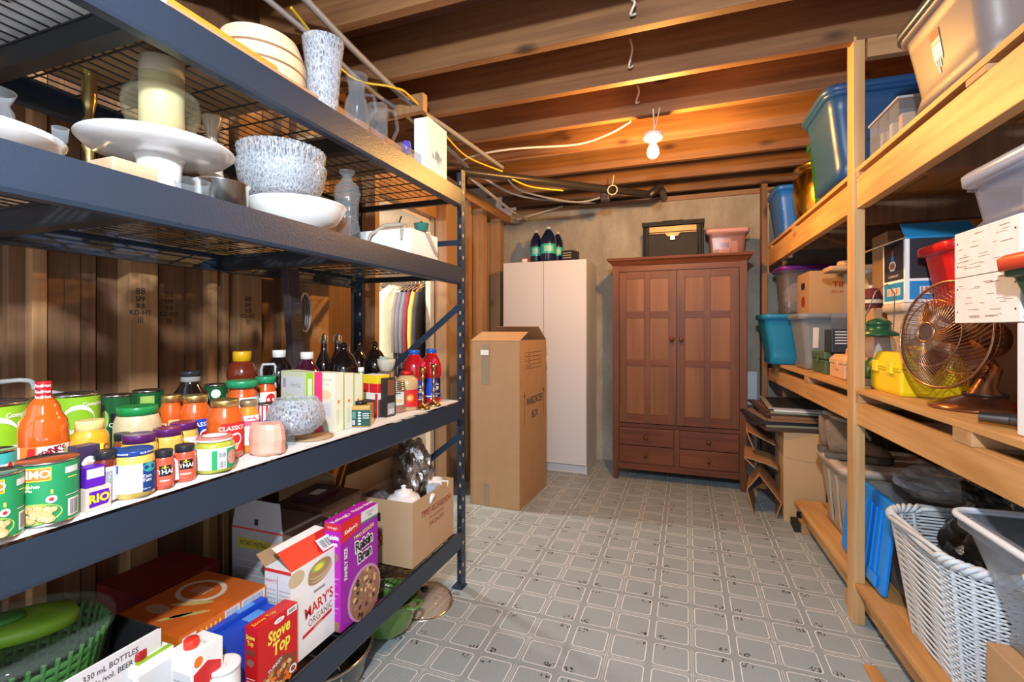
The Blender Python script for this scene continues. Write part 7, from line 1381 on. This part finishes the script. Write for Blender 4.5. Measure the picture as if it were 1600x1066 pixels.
# taupe tote with boots
tote('storage_tote', 'taupe tote with its lid on, carrying the hiking boots', (.91, 2.89, ZB), .44, .48, .36, taup, RR, M('taupe_lid', (.45, .37, .31), .45), .84, .05, ribs=2)
suede = M('suede_brown', (.20, .13, .085), .85, var=.25, scale=60, bump=.3); sole = M('boot_sole', (.10, .085, .07), .8); lace = M('lace_grey', (.35, .34, .30), .7); lin = M('boot_lining', (.30, .23, .16), .9)
def boot(l, loc, rz):
    t = thing('hiking_boot', l, 'boot', loc, rz); L_ = .27
    secs = [(-.13, .028, .10, .19), (-.115, .036, .02, .20), (-.08, .042, .02, .205), (-.03, .044, .02, .19), (.01, .042, .02, .13), (.05, .045, .02, .10), (.09, .048, .02, .082), (.12, .040, .02, .07), (.138, .022, .02, .05)]
    rings = []
    for x, hw, z0, z1 in secs:
        rings.append([(x, hw*math.cos(a)*(1 if math.sin(a) < 0 else (.62 if z1 > .15 else .85)), (z0+z1)/2+(z1-z0)/2*math.sin(a)) for a in [2*PI*k/16 for k in range(16)]])
    MB().loft(rings, suede).build('upper', t)
    MB().loft([[(x, y*s_, z) for x, y in ((-.135, -.03), (-.10, -.042), (0, -.040), (.08, -.052), (.13, -.035), (.15, 0), (.13, .035), (.08, .052), (0, .040), (-.10, .042), (-.135, .03))] for s_, z in ((.95, 0), (1, .01), (.98, .028))], sole, False).build('sole', t)
    MB().tube([(-.055+.05*math.cos(a), .030*math.sin(a), .198+.012*math.cos(a)*-1) for a in [2*PI*k/18 for k in range(18)]], .010, lin, 8, closed=True).build('collar', t)
    MB().loft([[(-.01, -.016, .20), (-.005, .016, .20), (.0, .016, .215), (-.005, -.016, .215)], [(.05, -.016, .105), (.05, .016, .105), (.06, .016, .115), (.06, -.016, .115)]], lin, False).build('tongue', t)
    for k in range(6): x = -.006+.012*k; z = .192-.016*k; MB().tube([(x, -.026, z-.004), (x+.006, 0, z+.012), (x+.002, .026, z-.004)], .0026, lace, 6).build('lace', t)
boot('brown suede hiking boot on the taupe tote, toe towards the wall', (.805, 2.86, ZB+.3735), -.2)
boot('brown suede hiking boot on the taupe tote, tucked behind the front one', (.805, 3.00, ZB+.3735), -.1)
# blue lid leaning, clear tote
bl = M('bright_blue_lid', (.01, .22, .72), .35)
mb = MB().box((0, 0, 0), (.022, .46, .36), bl, bev=.01); f = plane((-.0003, .46, 0), (0, -1, 0), (0, 0, 1))
for k in range(7): mb.box((-.008, .06+.05*k, .05), (.0, .072+.05*k, .31), bl, bev=.002)
mb.box((-.012, .04, .015), (.0, .14, .06), bl, bev=.006); at(mb, 'tote_lid', 'ribbed bright blue tote lid leaning on edge behind the post', 'lid', (.695, 2.19, ZB+.012), rot=(0, .10, .03))
tote('clear_tote', 'clear tote with a pale rim behind the wicker basket', (.955, 2.34, ZB), .42, .40, .36, plastic, RR, None, .86, .04)
at(MB().box((0, 0, 0), (.30, .26, .22), M('dim_contents', (.10, .11, .14), .6), bev=.03), 'dark_contents', 'dark folded fabric inside the clear tote behind the basket', 'fabric', (.86, 2.17, ZB+.015))
duf = M('duffel_black', (.022, .022, .026), .6, bump=.25, scale=20)
t = crumple(MB(), (0, 0, 0), .068, .38, .25, duf, 41, k=.10); at(t, 'duffel_bag', 'long dark duffel bag in the shade at the back of the bottom deck', 'bag', (1.245, 2.12, ZB+.29))
at(crumple(MB(), (0, 0, 0), .07, .20, .035, M('brown_jacket', (.10, .065, .04), .7), 42, k=.12), 'brown_bundle', 'dull brown bundle on top of the dark duffel bag', 'cloth', (1.245, 2.0, ZB+.585))
at(crumple(MB(), (0, 0, 0), .14, .14, .06, M('clear_sheet', (.45, .50, .56), .12, alpha=.5, var=0, spec=.9), 43, k=.2), 'plastic_sheet', 'clear plastic sheeting bulging from the clear tote', 'plastic', (.95, 2.38, ZB+.41))
# wicker basket
wk = M('white_wicker', (.56, .60, .64), .5, var=.08, scale=80)
t = thing('wicker_basket', 'white wicker laundry basket full of black bags on the bottom deck', 'basket', (.915, 1.865, ZB), RR)
WBx, WBy, WBh = .235, .262, .40
def ring(s_, z, rad=.12): return [Vector((x*1.0, y, z)) for x, y, _ in rrect(WBx*s_, WBy*s_, rad*s_, 0, 8)]
mb = MB(); rows = 34; npt = 36
for j in range(rows):
    z = .012+(WBh-.05)*j/(rows-1); s_ = .80+.20*j/(rows-1); base_ = ring(s_, z); n = len(base_); o = []
    for i in range(n*2):
        a = base_[(i//2) % n].lerp(base_[((i+1)//2) % n], .5); c_ = Vector((a.x, a.y, 0)).normalized(); o.append(a+c_*(.004 if (i+j) % 2 else -.003))
    mb.tube(o, .0042, wk, 5, closed=True)
mb.build('woven_side', t)
for i in range(0, 36, 2):
    a = ring(.80, .0)[i]; b_ = ring(1.0, WBh-.03)[i]; MB().tube([a, (a+b_)/2, b_], .0055, wk, 6).build('stake', t)
mb = MB(); R1 = ring(1.02, WBh-.018)
for ph in (0, 2.1, 4.2):
    o = []
    for i in range(36*4):
        a = R1[(i//4) % 36].lerp(R1[(i//4+1) % 36], (i % 4)/4); th = i*.55+ph; c_ = Vector((a.x, a.y, 0)).normalized(); o.append(a+c_*.010*math.cos(th)+Vector((0, 0, .010*math.sin(th))))
    mb.tube(o, .0075, wk, 6, closed=True)
mb.build('braided_rim', t)
mb = MB().loft([ring(.80, 0), ring(.80, .012)], wk, False); mb.build('base', t)
bb = M('black_bag', (.006, .006, .007), .24, bump=.5, scale=18, spec=.4)
at(crumple(MB(), (0, 0, 0), .14, .17, .16, bb, 51, k=.32), 'black_bag', 'shiny crinkled black bag filling the wicker basket', 'bag', (.925, 1.87, ZB+.31))
at(crumple(MB(), (0, 0, 0), .10, .11, .085, bb, 52, k=.3), 'black_bag', 'smaller crinkled black bag on top of the one in the wicker basket', 'bag', (.95, 1.93, ZB+.50))
# big clear tote tipped on cardboard
brn = card
at(MB().box((0, 0, 0), (.46, .60, .235), card, bev=.003), 'cardboard_box', 'brown box in the bottom right corner of the photo', 'box', (.735, .96, ZB), RR)
pc2 = glassy('clear_bin_plastic', (.84, .87, .90), (.60, .65, .72), .10, .7, rough=.25)
tote('clear_tote', 'big open clear tote standing on the brown box at the lower right', (.985, 1.30, ZB+.2365), .58, .74, .30, pc2, RR, None, .76, .04, rim=.02, extra=lambda t: (MB().tube([Vector(p) for p in rrect(.292, .372, .05, .296)], .009, M('rim_frost', (.66, .70, .76), .3), 8, closed=True).build('rolled_rim', t), MB().tube([(-.272, -.06, .19), (-.30, -.055, .262), (-.30, .055, .262), (-.272, .06, .19)], .004, M('pale_handle', (.85, .85, .85), .4)).build('handle', t)))
